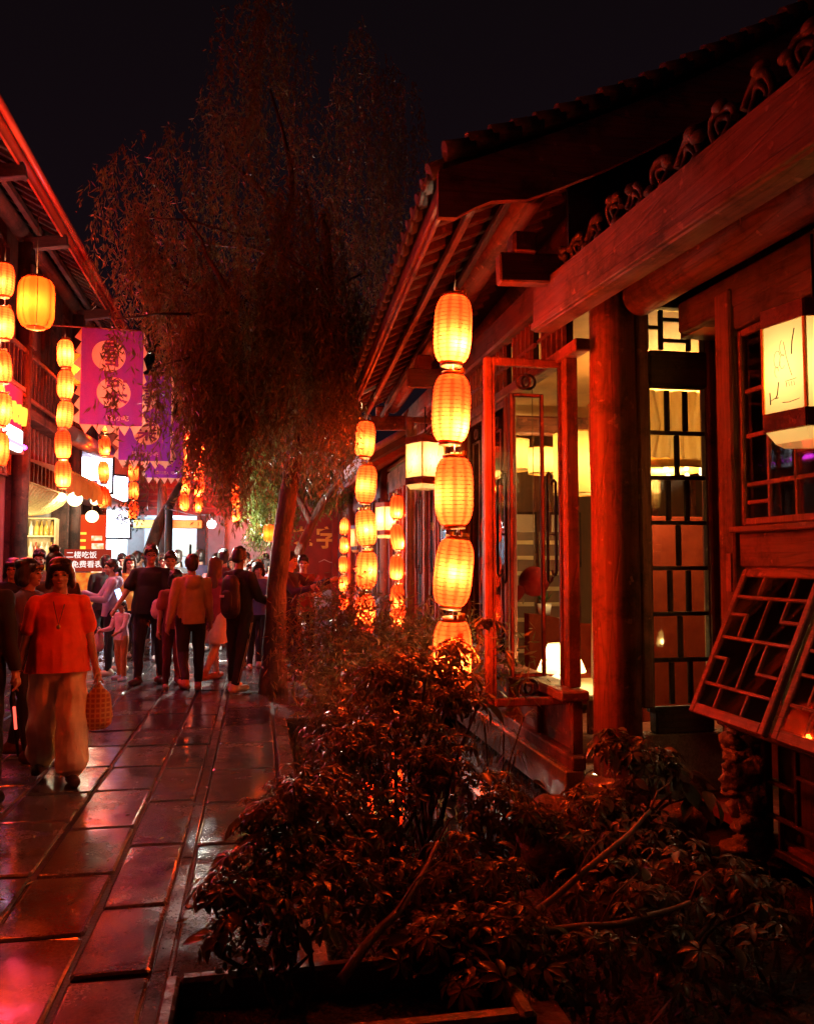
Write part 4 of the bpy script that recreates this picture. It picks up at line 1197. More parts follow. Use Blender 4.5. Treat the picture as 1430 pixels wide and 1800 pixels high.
# ------------------------------------------------------------------ lanterns
ORD = ('top', 'second', 'third', 'fourth', 'fifth', 'sixth', 'seventh')
_shells = {}
def lantern_meshes(pleats, rings):
    key = (pleats, rings)
    if key in _shells: return _shells[key]
    r, h = .125, .215
    prof = []
    n = pleats
    for i in range(2 * n + 1):
        t = -1 + 2 * i / (2 * n)
        base = .070 + (r - .070) * (1 - abs(t) ** 3.4) ** .62
        z = t * h
        prof.append((base - (.0028 if i % 2 == 0 else 0), z))
    sh = MB().lathe(prof, 28).mesh('paper_shell', M['paper'])
    wires = MB()
    for i in range(1, rings):
        t = -1 + 2 * i / rings
        base = .070 + (r - .070) * (1 - abs(t) ** 3.4) ** .62
        wires.torus((0, 0, t * h), base + .0006, .0014, 'Z', 28, 4)
    wr = wires.mesh('rib_wire', M['cord'])
    cap = MB().lathe([(.060, -.004), (.074, -.002), (.075, .016), (.071, .030), (.066, .030), (.066, 0)], 24).mesh('collar', M['collar'])
    tabs = MB()
    for k in range(5):
        a = k * .55
        tabs.box((.07 * math.cos(a), .07 * math.sin(a), .040), (.02, .02, .024), rz=a)
    tb = tabs.mesh('gilt_tab', M['gold'])
    _shells[key] = (sh, wr, cap, tb)
    return _shells[key]
M['collar'] = surf('lantern_collar', (.20, .07, .02), (.40, .2, .06), (.3, .5), 20, bump=.1, metal=.3)
M['cord2'] = M['cord']
def lantern(x, y, z, s, label, group, pleats=14, rings=14, mat=None, power=1.0, above=.12, tilt=True, off=None, silk=False):
    sh, wr, cap, tb = lantern_meshes(pleats, rings)
    e = empty('paper_lantern', (x, y, z), random.uniform(0, 6.28), label=label, cat='lantern', group=group)
    s *= random.uniform(.97, 1.03)
    e.scale = (s, s, s * random.uniform(.98, 1.03))
    power *= random.choice((.85, .95, 1.05, 1.2, 1.5))
    if tilt: e.rotation_euler.x = R(random.gauss(0, 3.2)); e.rotation_euler.y = R(random.gauss(0, 3.2))
    link('paper_shell', sh, None, e)
    if rings: link('rib_wire', wr, None, e)
    link('collar', cap, None, e, (0, 0, .205)); link('collar', cap, None, e, (0, 0, -.208), (R(180), 0, 0))
    link('gilt_tab', tb, None, e, (0, 0, .205))
    if above > 0:
        MB().tube([(0, 0, .20), (.004, 0, .20 + above * .5 / s), (0, 0, .20 + above / s)], .004, 5).build('cord', M['cord'], e)
    if off is None:
        a = math.atan2(-y, -x) + random.gauss(0, .9) - e.rotation_euler.z; q = random.uniform(.045, .085); off = (q * math.cos(a), q * math.sin(a), random.choice((-.13, -.11, -.07, -.03, 0.0)))
    lamp('bulb', off, LANTERN_W * power * s * s, LANTERN_COL, .022 * s, e)
    return e
def string(pxs, dist_axis, val, ys, wid, name, group, top=None, power=1.0, pleats=12, rings=14):
    """lanterns measured from the photograph as (pixel centre y) list, standing at one plan position"""
    pass
def hang(x, y, zlist, s, where, group, top_z, power=1.0, pleats=12, rings=14, jit=.01):
    zlist = sorted(zlist, reverse=True)
    n = len(zlist)
    for i, z in enumerate(zlist):
        up = (top_z if i == 0 else zlist[i - 1] - .215 * s) - (z + .20 * s)
        w = 'bottom' if i == n - 1 else ORD[i]
        w = w if w in ('top', 'bottom') else w + ' from the top'
        lantern(x + random.uniform(-jit, jit), y + random.uniform(-jit, jit), z, s, 'orange lantern, %s of %s' % (w, where), group, pleats, rings, above=max(.02, up), power=power)
G1 = 'orange paper lanterns strung down the teahouse eave'
G2 = 'orange lanterns strung down the shop row eave'
G3 = 'orange lanterns strung at the far end of the street'
Z = lambda px, py, Y: at_y(px, py, Y).z
# right-hand strings
p = at_y(795, 580, 5.14)
hang(p.x, 5.14, [Z(795, q, 5.14) for q in (580, 718, 864, 1006, 1150)], 1.0, 'the big string at the near eave corner', G1, Z(790, 470, 5.14), pleats=16, rings=17, power=1.15)
p = at_y(643, 800, 9.9)
hang(p.x, 9.9, [Z(643, q, 9.9) for q in (772, 851, 928, 1002, 1079)], 1.02, 'the second string under the teahouse eave', G1, Z(643, 715, 9.9), power=1.1)
p = at_y(697, 950, 12.6)
hang(p.x, 12.6, [Z(697, q, 12.6) for q in (892, 945, 998, 1050, 1090)], .86, 'the string beside the dark window post', G1, 3.1, pleats=8, rings=0)
p = at_y(727, 950, 13.8)
hang(p.x, 13.8, [Z(727, q, 13.8) for q in (915, 970, 1025, 1075)], .72, 'the dim string behind the window post', G1, 3.1, pleats=8, rings=0, power=.5)
p = at_y(604, 950, 19.5)
hang(p.x, 19.5, [Z(604, q, 19.5) for q in (926, 959, 993, 1026, 1058)], .86, 'the small string near the signboard', G1, 2.95, pleats=8, rings=0)
p = at_y(622, 950, 17.0)
hang(p.x + .25, 17.0, [Z(622, q, 17.0) for q in (930, 965, 1000)], .8, 'the short string under the pale eave', G1, 2.95, pleats=8, rings=0)
# left-hand strings
def left_string(px, Y, qs, s, where, top_q, power=1.0):
    p = at_y(px, 800, Y)
    hang(p.x, Y, [Z(px, q, Y) for q in qs], s, where, G2, min(6.9, Z(px, top_q, Y)), power=power, pleats=10, rings=12)
left_string(0, 10.9, (492, 568, 645, 720, 790), .94, 'the string cut by the edge of the view', 420, 1.2)
left_string(112, 13.7, (622, 676, 729, 782, 834), 1.0, 'the string before the slatted band', 575, 1.2)
left_string(184, 17.4, (742, 784, 830, 874), .94, 'the string before the white sign', 700)
left_string(236, 20.8, (830, 863, 897), .98, 'the string below the second banner', 790)
for (x, y, zs) in ((-3.05, 7.4, (5.1, 4.55, 4.0, 3.45, 2.9)), (-3.05, 3.9, (5.1, 4.55, 4.0, 3.45, 2.9))):
    hang(x, y, zs, 1.0, 'the string before the closed shutters, %s' % ('farther one' if y > 5 else 'nearer one'), G2, 6.9, power=.95)
# far strings
def far_string(px, Y, qs, s, where):
    p = at_y(px, 850, Y)
    hang(p.x, Y, [Z(px, q, Y) for q in qs], s, where, G3, Z(px, min(qs) - 30, Y), pleats=6, rings=0, power=1.2)
far_string(325, 26.0, (772, 802, 830, 857, 883), 1.15, 'the left string on the red end wall')
far_string(350, 26.0, (781, 808, 833, 860, 886), 1.15, 'the right string on the red end wall')
far_string(415, 27.0, (810, 833, 858, 881, 906), 1.05, 'the leaf-veiled string beyond the willow')
far_string(561, 24.0, (880, 908), .9, 'the short string at the tip of the pale eave')
# big barrel lanterns
def barrel(x, y, z, s, label):
    r, h = .215, .31
    prof = [(.12, -h), (.165, -h + .02), (.205, -h + .10), (r, -h * .45), (r, h * .5), (.205, h - .08), (.17, h - .02), (.12, h)]
    e = empty('barrel_lantern', (x, y, z), .3, label=label, cat='lantern', group='large barrel lanterns')
    e.scale = (s, s, s)
    MB().lathe(prof, 28).build('silk_shell', M['silk'], e)
    for k in range(8):
        a = 2 * math.pi * k / 8
        MB().tube([(rr * math.cos(a) * 1.006, rr * math.sin(a) * 1.006, zz) for rr, zz in prof], .004, 4).build('rib', M['cord'], e)
    MB().lathe([(.125, -.02), (.135, 0), (.12, .03)], 20, (0, 0, h)).build('collar', M['collar'], e)
    MB().lathe([(.115, -.012), (.122, 0), (.115, .012)], 20, (0, 0, -h)).build('collar', M['collar'], e)
    MB().tube([(0, 0, h), (0, 0, h + .9)], .006, 5).build('cord', M['cord'], e)
    lamp('bulb', (-.05, -.06, -.04), LANTERN_W * 2.2 * s * s, (1.0, .62, .26), .04, e)
    return e
p = at_y(64, 533, 10.7); barrel(p.x, p.y, p.z, 1.0, 'large smooth orange barrel lantern under the lit shop row eave')
p = at_y(146, 650, 16.0); barrel(p.x, p.y, p.z, .95, 'dim barrel lantern half hidden behind the first purple banner')
p = at_y(473, 937, 13.4); barrel(p.x, p.y, p.z, .42, 'small round lantern hanging low beside the willow trunk')
p = at_y(484, 797, 15.5); barrel(p.x, p.y, p.z, .32, 'little round lantern among the green lit leaves')
# ivory box lanterns with ink drawings
def box_lantern(x, y, z, rz, s, n, label, drawing=True, power=30.0):
    """n-sided lantern with a flared top and bottom frame"""
    e = empty('box_lantern', (x, y, z), rz, label=label, cat='lantern', group='ivory painted box lanterns')
    e.scale = (s, s, s)
    r, h = .285, .25
    ang = lambda k: 2 * math.pi * (k + .5) / n
    for k in range(n):
        a, c = ang(k), ang(k + 1)
        P = lambda q, rr, zz: (rr * math.cos(q), rr * math.sin(q), zz)
        mb = MB(); mb.add([P(a, r, -h), P(c, r, -h), P(c, r, h), P(a, r, h)], [(0, 1, 2, 3)])
        mb.build('panel', M['ivory'], e)
        mb = MB(); mb.add([P(a, r * .99, -h - .10), P(c, r * .99, -h - .10), P(c, r * .80, -h - .17), P(a, r * .80, -h - .17)], [(0, 1, 2, 3)]); mb.build('skirt_panel', M['ivory'], e)
        MB().bar(P(a, r, -h), P(a, r, h), .016, .016).build('corner_bar', M['gold'], e)
        MB().bar(P(a, r + .002, -h - .05), P(c, r + .002, -h - .05), .10, .02, up=(math.cos((a + c) / 2), math.sin((a + c) / 2), 0)).build('lower_frame', M['redX'], e)
        MB().bar(P(a, r + .002, h + .05), P(c, r + .002, h + .05), .10, .02, up=(math.cos((a + c) / 2), math.sin((a + c) / 2), 0)).build('upper_frame', M['redX'], e)
    tp = MB(); tp.add([(r * math.cos(ang(k)), r * math.sin(ang(k)), h + .10) for k in range(n)] + [(0, 0, h + .16)], [(k, (k + 1) % n, n) for k in range(n)]); tp.build('top', M['redX'], e)
    MB().tube([(0, 0, h + .15), (0, 0, h + .55)], .010, 6).build('hook', M['black'], e)
    if drawing:
        for k in range(n):
            a, c = ang(k), ang(k + 1)
            p0 = Vector((r * math.cos(a), r * math.sin(a), 0)); p1 = Vector((r * math.cos(c), r * math.sin(c), 0))
            nrm = ((p0 + p1) / 2).normalized()
            W = lambda u, v: tuple(p0.lerp(p1, u) + nrm * .004 + Vector((0, 0, v)))
            rr_ = random.Random(k + int(x * 50))
            ink = MB()
            # a bent stem with leaves, round flower heads, a little boat and a signature column
            ink.tube([W(.78, .20), W(.72, .13), W(.70, .06)], .004, 4); ink.tube([W(.52, .14), W(.58, .05), W(.66, -.03), W(.70, -.06)], .0018, 4)
            for (u, v, q) in ((.50, .11, .045), (.36, .05, .05), (.48, .03, .04), (.34, -.02, .03)):
                ink.tube([W(u + q * 1.6 * math.cos(t), v + q * math.sin(t)) for t in np.linspace(rr_.uniform(0, 2), rr_.uniform(4.4, 6), 9)], .0016, 4)
            for j in range(4): ink.tube([W(.56 + .06 * j, -.092), W(.575 + .06 * j, -.118)], .0016, 4)
            ink.tube([W(.54, -.085), W(.80, -.08)], .0016, 4)
            ink.tube([W(.38, -.08), W(.34, -.15), W(.30, -.17), W(.36, -.168)], .0038, 4); ink.tube([W(.16, -.13), W(.17, -.20)], .004, 4); ink.tube([W(.17, -.18), W(.30, -.165)], .002, 4)
            ink.tube([W(.46, -.20), W(.62, -.205), W(.86, -.195)], .002, 4)
            ink.build('drawing', M['ink'], e)
    lamp('bulb', (0, 0, .0), power * s * s, (1.0, .84, .50), .05 * s, e)
    return e
p = at_y(1432, 652, 3.20)
box_lantern(p.x, p.y, p.z, R(13), .78, 6, 'large ivory six-sided lantern with ink drawings before the upper window', True, 3.6)
p = at_y(747, 810, 7.7)
box_lantern(p.x, p.y, p.z, R(25), .66, 4, 'ivory square lantern with ink writing before the half-open casement', True, 6)
p = at_y(680, 912, 13.6)
box_lantern(p.x + .02, p.y, p.z, R(20), .78, 4, 'ivory square lantern with a drawing behind the second lantern string', True, 8)
p = at_y(735, 890, 12.0)
box_lantern(p.x + .25, p.y, p.z, R(20), .60, 4, 'ivory lantern low behind the dark window post', True, 6)
p = at_y(622, 945, 18.5)
box_lantern(p.x + .15, p.y, p.z, R(20), .8, 4, 'ivory lantern beyond the small string near the signboard', False, 8)
# ------------------------------------------------------------------ furnishing inside the teahouse
WARM2 = (1.0, .56, .16)
M['greenleaf0'] = surf('houseplant_leaf', (.03, .08, .02), (.06, .13, .03), (.4, .6), 5, bump=0)
M['shade'] = shell('cream_lamp_shade', (.95, .74, .36), (1, .8, .5), .25)
M['ceramic'] = surf('white_ceramic', (.7, .68, .62), (.8, .78, .72), (.1, .2), 3, bump=0)
M['redcloth'] = surf('red_upholstery', (.15, .018, .005), (.22, .030, .008), (.7, .9), 8, bump=.3, spec=.08)
M['yellowcloth'] = surf('yellow_patterned_curtain', (.70, .48, .14), (.85, .66, .28), (.7, .9), 5, (3, 3, .6), bump=.1, translucent=.5)
p = at_y(986, 1180, 6.35)
tl = empty('table_lamp', (p.x, p.y, .56), label='white table lamp with a cone shade on the table inside the open casement', cat='lamp')
MB().lathe([(.20, .14), (.105, .36)], 24).build('lamp_shade', M['shade'], tl)
MB().lathe([(0, 0), (.09, 0), (.10, .03), (.085, .09), (.03, .13), (.02, .2)], 18).build('base', M['ceramic'], tl)
lamp('bulb', (0, 0, .25), 9, (1.0, .82, .50), .045, tl)
tb_ = empty('tea_table', (p.x + .15, p.y + .1, 0), label='low wooden tea table that carries the white lamp', cat='table')
MB().box((0, 0, .535), (.75, .9, .045), ch=.01).build('top', M['palewood'], tb_)
for sx in (-.3, .3):
    for sy in (-.38, .38): MB().box((sx, sy, .295), (.05, .05, .43)).build('leg', M['redZ'], tb_)
sf = empty('red_sofa', (3.55, 8.0, 0), label='red upholstered bench with a curved back inside the teahouse', cat='sofa')
MB().box((0, 0, .32), (1.5, .6, .3), ch=.06).build('seat', M['redcloth'], sf)
vs = [(-.75 + 1.5 * i / 14, .02, .5 + .48 + .06 * math.cos(i / 14 * 6.28)) for i in range(15)]
b = MB(); b.prism([(-.75, .4)] + [(.75, .4)] + [(v[0], v[2]) for v in vs[::-1]], .16, Matrix.Translation((0, .26, 0))); b.build('backrest', M['redcloth'], sf)
for (x, y, dz, lab) in ((3.05, 5.95, 0, 'tall red padded screen behind the lattice window'),):
    sc = empty('red_screen', (3.98, 7.30, 0), .1, label=lab, cat='screen')
    MB().box((0, 0, 1.05), (.80, .06, 1.95), ch=.02).build('panel', M['redcloth'], sc); MB().box((-.45, 0, .95), (.06, .08, 1.9), ch=.01).build('stile', M['redZ'], sc); MB().box((.45, 0, .95), (.06, .08, 1.9), ch=.01).build('stile', M['redZ'], sc)
# drum chandelier seen through the tall lattice
chn = empty('chandelier', (3.62, 6.75, 2.62), label='tiered drum chandelier with bulbs seen through the tall lattice window', cat='lamp')
MB().lathe([(.42, .16), (.42, .52)], 28).build('drum_shade', M['shade'], chn)
for (r_, z_) in ((.44, .0), (.36, -.20)):
    MB().lathe([(r_, -.02), (r_ + .01, 0), (r_, .09), (r_ - .01, .09)], 28, (0, 0, z_)).build('tier', M['gold'], chn)
    for k in range(12):
        a = 2 * math.pi * k / 12
        MB().ell((r_ * .93 * math.cos(a), r_ * .93 * math.sin(a), z_ - .03), (.022, .022, .022), 8, 6).build('bulb_globe', M['bulbw'], chn)
MB().tube([(0, 0, .1), (0, 0, .85)], .012, 6).build('stem', M['gold'], chn)
lamp('bulb', (0, 0, .34), 40, WARM2, .1, chn); lamp('bulb', (0, 0, -.2), 24, WARM, .2, chn)
def hanging_shade(x, y, z, r, h, label, power):
    e = empty('drum_lamp', (x, y, z), label=label, cat='lamp', group='drum lamps in the teahouse')
    MB().lathe([(r, -h / 2), (r, h / 2)], 24).build('lamp_shade', M['shade'], e)
    MB().lathe([(r, -.006), (r + .006, 0), (r, .006)], 24, (0, 0, h / 2)).build('rim', M['gold'], e); MB().lathe([(r, -.006), (r + .006, 0), (r, .006)], 24, (0, 0, -h / 2)).build('rim', M['gold'], e)
    MB().tube([(0, 0, h / 2), (0, 0, 3.45 - z)], .008, 5).build('cord', M['cord'], e)
    lamp('bulb', (0, 0, 0), power, WARM2, .06, e)
p = at_y(1002, 815, 6.9); hanging_shade(p.x + .05, p.y, p.z, .20, .55, 'tall cream drum lamp just inside the open casement', 4)
p = at_y(952, 810, 9.0); hanging_shade(p.x, p.y, p.z, .16, .30, 'small cream drum lamp deeper in the room behind the casement glass', 5)
p = at_y(900, 800, 10.2); hanging_shade(p.x, p.y, p.z, .22, .40, 'cream drum lamp near the back wall of the teahouse', 6)
hanging_shade(4.9, 6.6, 2.6, .26, .4, 'cream drum lamp in the corner behind the tall lattice', 12)
# yellow curtains by the opening
def curtain(x, y, w, z0, z1, rz, label, mat=None):
    vs, fs = [], []
    n = 26
    for j, z in enumerate((z0, (z0 + z1) / 2, z1)):
        for i in range(n + 1):
            u = i / n
            vs.append((w * (u - .5) * (1 - .25 * (j == 1)), .035 * math.sin(u * 34) + .012 * math.sin(u * 90), z))
    for j in range(2):
        for i in range(n):
            fs.append((j * (n + 1) + i, j * (n + 1) + i + 1, (j + 1) * (n + 1) + i + 1, (j + 1) * (n + 1) + i))
    o = MB().add(vs, fs, True).build('curtain', mat or M['yellowcloth'], None, (x, y, 0), (0, 0, rz))
    tag(o, label, 'curtain')
curtain(2.52, 5.62, .30, .75, 2.75, R(20), 'pale yellow patterned curtain in the gap beside the corner column')
curtain(3.05, 5.50, .62, 2.35, 2.85, 0, 'short yellow patterned curtain across the top of the tall lattice')
M['deepred'] = surf('deep_red_paper', (.12, .004, .003), (.17, .006, .004), (.6, .8), 6, bump=.1, spec=.08)
# small things in the room behind the casement
p = at_y(938, 1022, 7.2)
e = empty('red_paper_ball', p, label='round red paper ball hanging behind the casement glass', cat='ornament')
MB().ell((0, 0, 0), (.14, .14, .14), 18, 12).build('ball', M['deepred'], e); MB().tube([(0, 0, .14), (0, 0, 3.44 - p.z)], .004, 5).build('cord', M['cord'], e)
p = at_y(900, 1045, 7.0)
e = empty('red_heart', p, R(-20), label='small red heart ornament left of the red paper ball', cat='ornament')
b = MB(); b.prism([(.11 * math.sin(t) ** 3, .007 * (13 * math.cos(t) - 5 * math.cos(2 * t) - 2 * math.cos(3 * t) - math.cos(4 * t))) for t in np.linspace(0, 6.283, 28)[:-1]], .03); b.build('heart', M['deepred'], e); MB().tube([(0, 0, .05), (0, 0, 3.44 - p.z)], .003, 5).build('cord', M['cord'], e)
p = at_y(962, 1090, 8.2)
e = empty('potted_plant', (p.x, 8.3, 1.02), label='small potted plant on the back ledge of the red bench', cat='plant')
MB().lathe([(0, 0), (.06, 0), (.08, .12), (.07, .12)], 14).build('pot', M['ceramic'], e)
b = MB()
for k in range(14):
    a = k * 2.4; d = Vector((math.cos(a), math.sin(a), 1.1)).normalized(); w_ = d.cross(Vector((0, 0, 1))).normalized() * .014; t_ = Vector((0, 0, .12)) + d * .17
    b.add([Vector((0, 0, .11)), Vector((0, 0, .11)) + d * .09 + w_, t_, Vector((0, 0, .11)) + d * .09 - w_], [(0, 1, 2, 3)])
b.build('leaf_tuft', M['greenleaf0'], e)
for k, (x, z, w, h) in enumerate(((3.05, 1.9, .5, .7), (3.75, 2.0, .45, .6), (4.4, 1.9, .5, .8))):
    e = empty('picture_frame', (x, 11.24, z), label=('framed ink picture on the teahouse back wall nearest the street', 'small framed picture between two others on the teahouse back wall', 'tall framed picture on the teahouse back wall farthest from the street')[k], cat='picture')
    MB().box((0, 0, 0), (w, .03, h), ch=.008).build('frame', M['darkZ'], e); MB().box((0, -.018, 0), (w - .08, .008, h - .08)).build('paper', M['ceramic'], e)
ld = empty('folding_screen', (3.0, 9.6, 0), label='slatted folding screen standing in the middle of the tearoom', cat='screen')
for k in range(3):
    a = MB(); a.box((-.35 + k * .5, .05 * (k % 2), 1.0), (.47, .03, 1.9)); pn = a.build('leaf_panel', M['roomdark'], ld)
    for q in range(9): MB().box((-.35 + k * .5, .05 * (k % 2) - .022, .3 + q * .19), (.42, .014, .05), ch=.004).build('slat', M['palewood'], pn)
# annex room
hanging_shade(3.45, 3.55, 2.25, .14, .35, 'cream drum lamp inside the annex upper window', 5)
vz = empty('bamboo_vase', (3.15, 3.75, 1.74), label='vase holding a bundle of pale bamboo sticks in the annex window', cat='vase')
MB().lathe([(0, 0), (.06, 0), (.085, .1), (.07, .2), (.075, .22)], 16).build('vase', M['ceramic'], vz)
for k in range(14):
    a = random.uniform(-.5, .5); c = random.uniform(-.3, .3)
    MB().tube([(0.02 * a, .02 * c, .1), (.25 * a, .3 * c - .12, .75)], .009, 5).build('stick', M['palewood'], vz)
MB().box((3.15, 3.0, 1.70), (.5, 2.2, .06), ch=.01)
shv = tag(MB().box((0, 0, 0), (.5, 2.2, .06), ch=.01).build('annex_shelf', M['palewood'], None, (3.15, 3.1, 1.70)), 'inner wooden ledge behind the annex upper window', 'shelf')
for i, (y, z) in enumerate(((3.9, .95), (3.55, 1.05))):
    e = empty('spot_lamp', (3.3, y, z), label=('small yellow cone lamp behind the propped window, lower one', 'small yellow cone lamp behind the propped window, upper one')[i], cat='lamp')
    MB().lathe([(.012, .07), (.035, .05), (.05, -.06)], 12).build('shade', M['shade'], e); MB().tube([(0, 0, .06), (0, 0, 3.0 - z)], .005, 5).build('cord', M['cord'], e)
    lamp('bulb', (0, 0, -.02), 1.6, WARM, .02, e)
# ------------------------------------------------------------------ purple street banners
M['purple'] = surf('purple_banner_cloth', (.20, .028, .36), (.27, .045, .44), (.7, .9), 60, bump=.15, translucent=.4)
M['cream'] = surf('cream_print', (.80, .58, .34), (.86, .66, .42), (.7, .9), 40, bump=.05, translucent=.3)
M['purpleprint'] = surf('purple_print', (.16, .015, .14), (.2, .02, .18), (.7, .9), 40, bump=0)
def cloth_y(x, z, ph):
    return .030 * math.sin(x * 7 + ph + z * .6) * (1 - .35 * z) + .014 * math.sin(x * 19 + ph * 2 + z * 2.2) - .05 * max(0, -.25 - x) * (1 - z)
def banner(c, W, H, ph, label, chars, line):
    e = empty('street_banner', c, R(4), label=label, cat='banner', group='purple street banners')
    def sheet_(x0, x1, z0, z1, nx, nz, dy, name, mat, fn=None, circ=None):
        vs, fs = [], []
        for j in range(nz + 1):
            for i in range(nx + 1):
                u, v = i / nx, j / nz
                if circ:
                    a, r_ = u * 2 * math.pi, v * circ[2]
                    x, z = circ[0] + r_ * math.cos(a), circ[1] + r_ * math.sin(a)
                else:
                    x, z = x0 + (x1 - x0) * u, z0 + (z1 - z0) * v
                vs.append((x, cloth_y(x / W, (z + H) / H, ph) - dy, z))
        for j in range(nz):
            for i in range(nx):
                fs.append((j * (nx + 1) + i, j * (nx + 1) + i + 1, (j + 1) * (nx + 1) + i + 1, (j + 1) * (nx + 1) + i))
        return MB().add(vs, fs, True).build(name, mat, e)
    sheet_(-W / 2, W / 2, -H, 0, 36, 24, 0, 'cloth', M['purple'])
    rr = W * .27
    cs = ((-.06 * W, -H * .275), (.03 * W, -H * .66))
    for k, (cx, cz) in enumerate(cs):
        sheet_(0, 0, 0, 0, 40, 5, .006, 'disc', M['cream'], circ=(cx, cz, rr))
        if chars[k]:
            text('character', chars[k], rr * 1.75, M['purpleprint'], e, (cx, cloth_y(cx / W, (cz + H) / H, ph) - .022, cz), RX, .002, off=rr * .02)
    if line:
        text('lettering', line, W * .105, M['cream'], e, (.02 * W, cloth_y(0, .07, ph) - .03, -H * .925), RX, .002)
    # pennant fringe: cream triangles down both sides and along the foot
    def tri(p, q, tip):
        mb = MB(); mb.add([p, q, tip, tuple(Vector(p).lerp(Vector(q), .5) + Vector((0, -.02, 0)))], [(0, 3, 2), (3, 1, 2)], True); mb.build('pennant', M['cream'], e)
    n = 7
    for s in (-1, 1):
        for i in range(n):
            za, zb = -H * i / n, -H * (i + 1) / n
            x = s * W / 2
            ya, yb = cloth_y(x / W, (za + H) / H, ph), cloth_y(x / W, (zb + H) / H, ph)
            w = random.uniform(.09, .14) * (1.0 if s < 0 else .6)
            tri((x, ya, za), (x, yb, zb), (x + s * w, (ya + yb) / 2 + random.uniform(-.06, .04), zb + H / n * random.uniform(.15, .4)))
    n = 5
    for i in range(n):
        xa, xb = -W / 2 + W * i / n, -W / 2 + W * (i + 1) / n
        tri((xa, cloth_y(xa / W, 0, ph), -H), (xb, cloth_y(xb / W, 0, ph), -H), ((xa + xb) / 2 + random.uniform(-.02, .02), cloth_y(xa / W, 0, ph) - .03, -H - .17 * W))
    MB().tube([(-W / 2 - 1.4, .02, .015), (W / 2 + .03, .02, .02)], .016, 8).build('pole', M['redX'], e)
    return e
def px_banner(xl, xr, yt, yb, Y, *a):
    p, q, r_ = at_y(xl, yt, Y), at_y(xr, yt, Y), at_y((xl + xr) / 2, yb, Y)
    W, H = q.x - p.x, (p.z + q.z) / 2 - r_.z
    banner(((p.x + q.x) / 2, Y, (p.z + q.z) / 2), W, H, *a)
px_banner(145, 253, 580, 748, 14.6, .6, 'nearest purple banner with two cream discs hanging over the street', '冒菜', '四川名小吃')
px_banner(212, 302, 660, 810, 18.2, 2.1, 'second purple banner partly covered by the nearest one', '冒菜', '四川名小吃')
px_banner(258, 323, 730, 840, 22.4, 3.9, 'farthest purple banner, low and mostly behind willow leaves', '冒菜', '四川名小吃')
# ------------------------------------------------------------------ trees
M['bark'] = surf('rough_bark', (.045, .028, .02), (.12, .075, .05), (.65, .9), 9, (1, 1, .35), bump=1.0, dist=.04, c3=(.03, .02, .015))
def leaf_mat(name, c1, c2, tr=.25, rough=(.35, .55), spec=.5):
    m, nt, out = new_mat(name)
    L = nt.links.new
    ge = N(nt, 'NewGeometry')
    rp = N(nt, 'ValToRGB'); rp.color_ramp.elements[0].color = (*c1, 1); rp.color_ramp.elements[1].color = (*c2, 1)
    L(ge.outputs['Random Per Island'], rp.inputs[0])
    bs = N(nt, 'BsdfPrincipled'); L(rp.outputs[0], bs.inputs['Base Color']); bs.inputs['Roughness'].default_value = rough[0]
    bs.inputs['Specular IOR Level'].default_value = spec
    t = N(nt, 'BsdfTranslucent'); L(rp.outputs[0], t.inputs[0])
    mx = N(nt, 'MixShader'); mx.inputs[0].default_value = tr
    L(bs.outputs[0], mx.inputs[1]); L(t.outputs[0], mx.inputs[2]); L(mx.outputs[0], out.inputs[0])
    return m
M['willow'] = leaf_mat('willow_leaf', (.10, .075, .022), (.22, .155, .055), .4)
M['greenleaf'] = leaf_mat('bright_green_leaf', (.07, .13, .025), (.18, .25, .06), .4)
M['darkleaf'] = leaf_mat('dark_conifer_leaf', (.012, .018, .010), (.03, .035, .018), .1)
M['shrubleaf'] = leaf_mat('glossy_shrub_leaf', (.075, .06, .025), (.18, .12, .05), .15, (.34, .5), .45)
M['fineleaf'] = leaf_mat('fine_bamboo_leaf', (.11, .09, .03), (.25, .18, .06), .3)

def leaves_mesh(name, P, D, Ln, Wd, mat):
    """rhombic leaves: P base points, D unit directions, lengths, widths (numpy)"""
    n = len(P)
    ref = rng.normal(size=(n, 3)); S = np.cross(D, ref); S /= np.linalg.norm(S, axis=1)[:, None] + 1e-9
    mid = P + D * (Ln * .45)[:, None]
    tip = P + D * Ln[:, None]
    V = np.stack([P, mid + S * (Wd / 2)[:, None], tip, mid - S * (Wd / 2)[:, None]], 1).reshape(-1, 3)
    F = np.arange(n * 4).reshape(n, 4)
    return fast_mesh(name, V, F, mat)

def limb_path(p0, p1, n, wob, seed):
    p0, p1 = Vector(p0), Vector(p1); out = []
    for i in range(n + 1):
        t = i / n
        p = p0.lerp(p1, t)
        k = wob * math.sin(math.pi * t)
        p += Vector((noise.noise((t * 2.2, seed, 1)) * k, noise.noise((t * 2.2, seed, 5)) * k, 0))
        out.append(p)
    return out
willow = empty('willow_tree', (.19, 10.05, 0), label='tall willow with a leaning dark trunk rising out of the crowd', cat='tree')
def wp(mb, name, mat): 
    o = mb.build(name, mat, willow); o.location = (-.19, -10.05, 0); return o
tr = [(480, 1216), (483, 1120), (486, 1040), (494, 960), (505, 880), (518, 800), (536, 720), (556, 640)]
tp_ = [at_y(a, b, 10.05 + .04 * i) for i, (a, b) in enumerate(tr)]
tp_[0].z = -.05
tp_.append(tp_[-1] + Vector((.18, .1, 1.0))); tp_.append(tp_[-1] + Vector((-.1, .1, 1.3)))
rad = [.185, .135, .120, .115, .11, .105, .10, .09, .07, .045]
mb = MB()
fine, fr_ = [], []
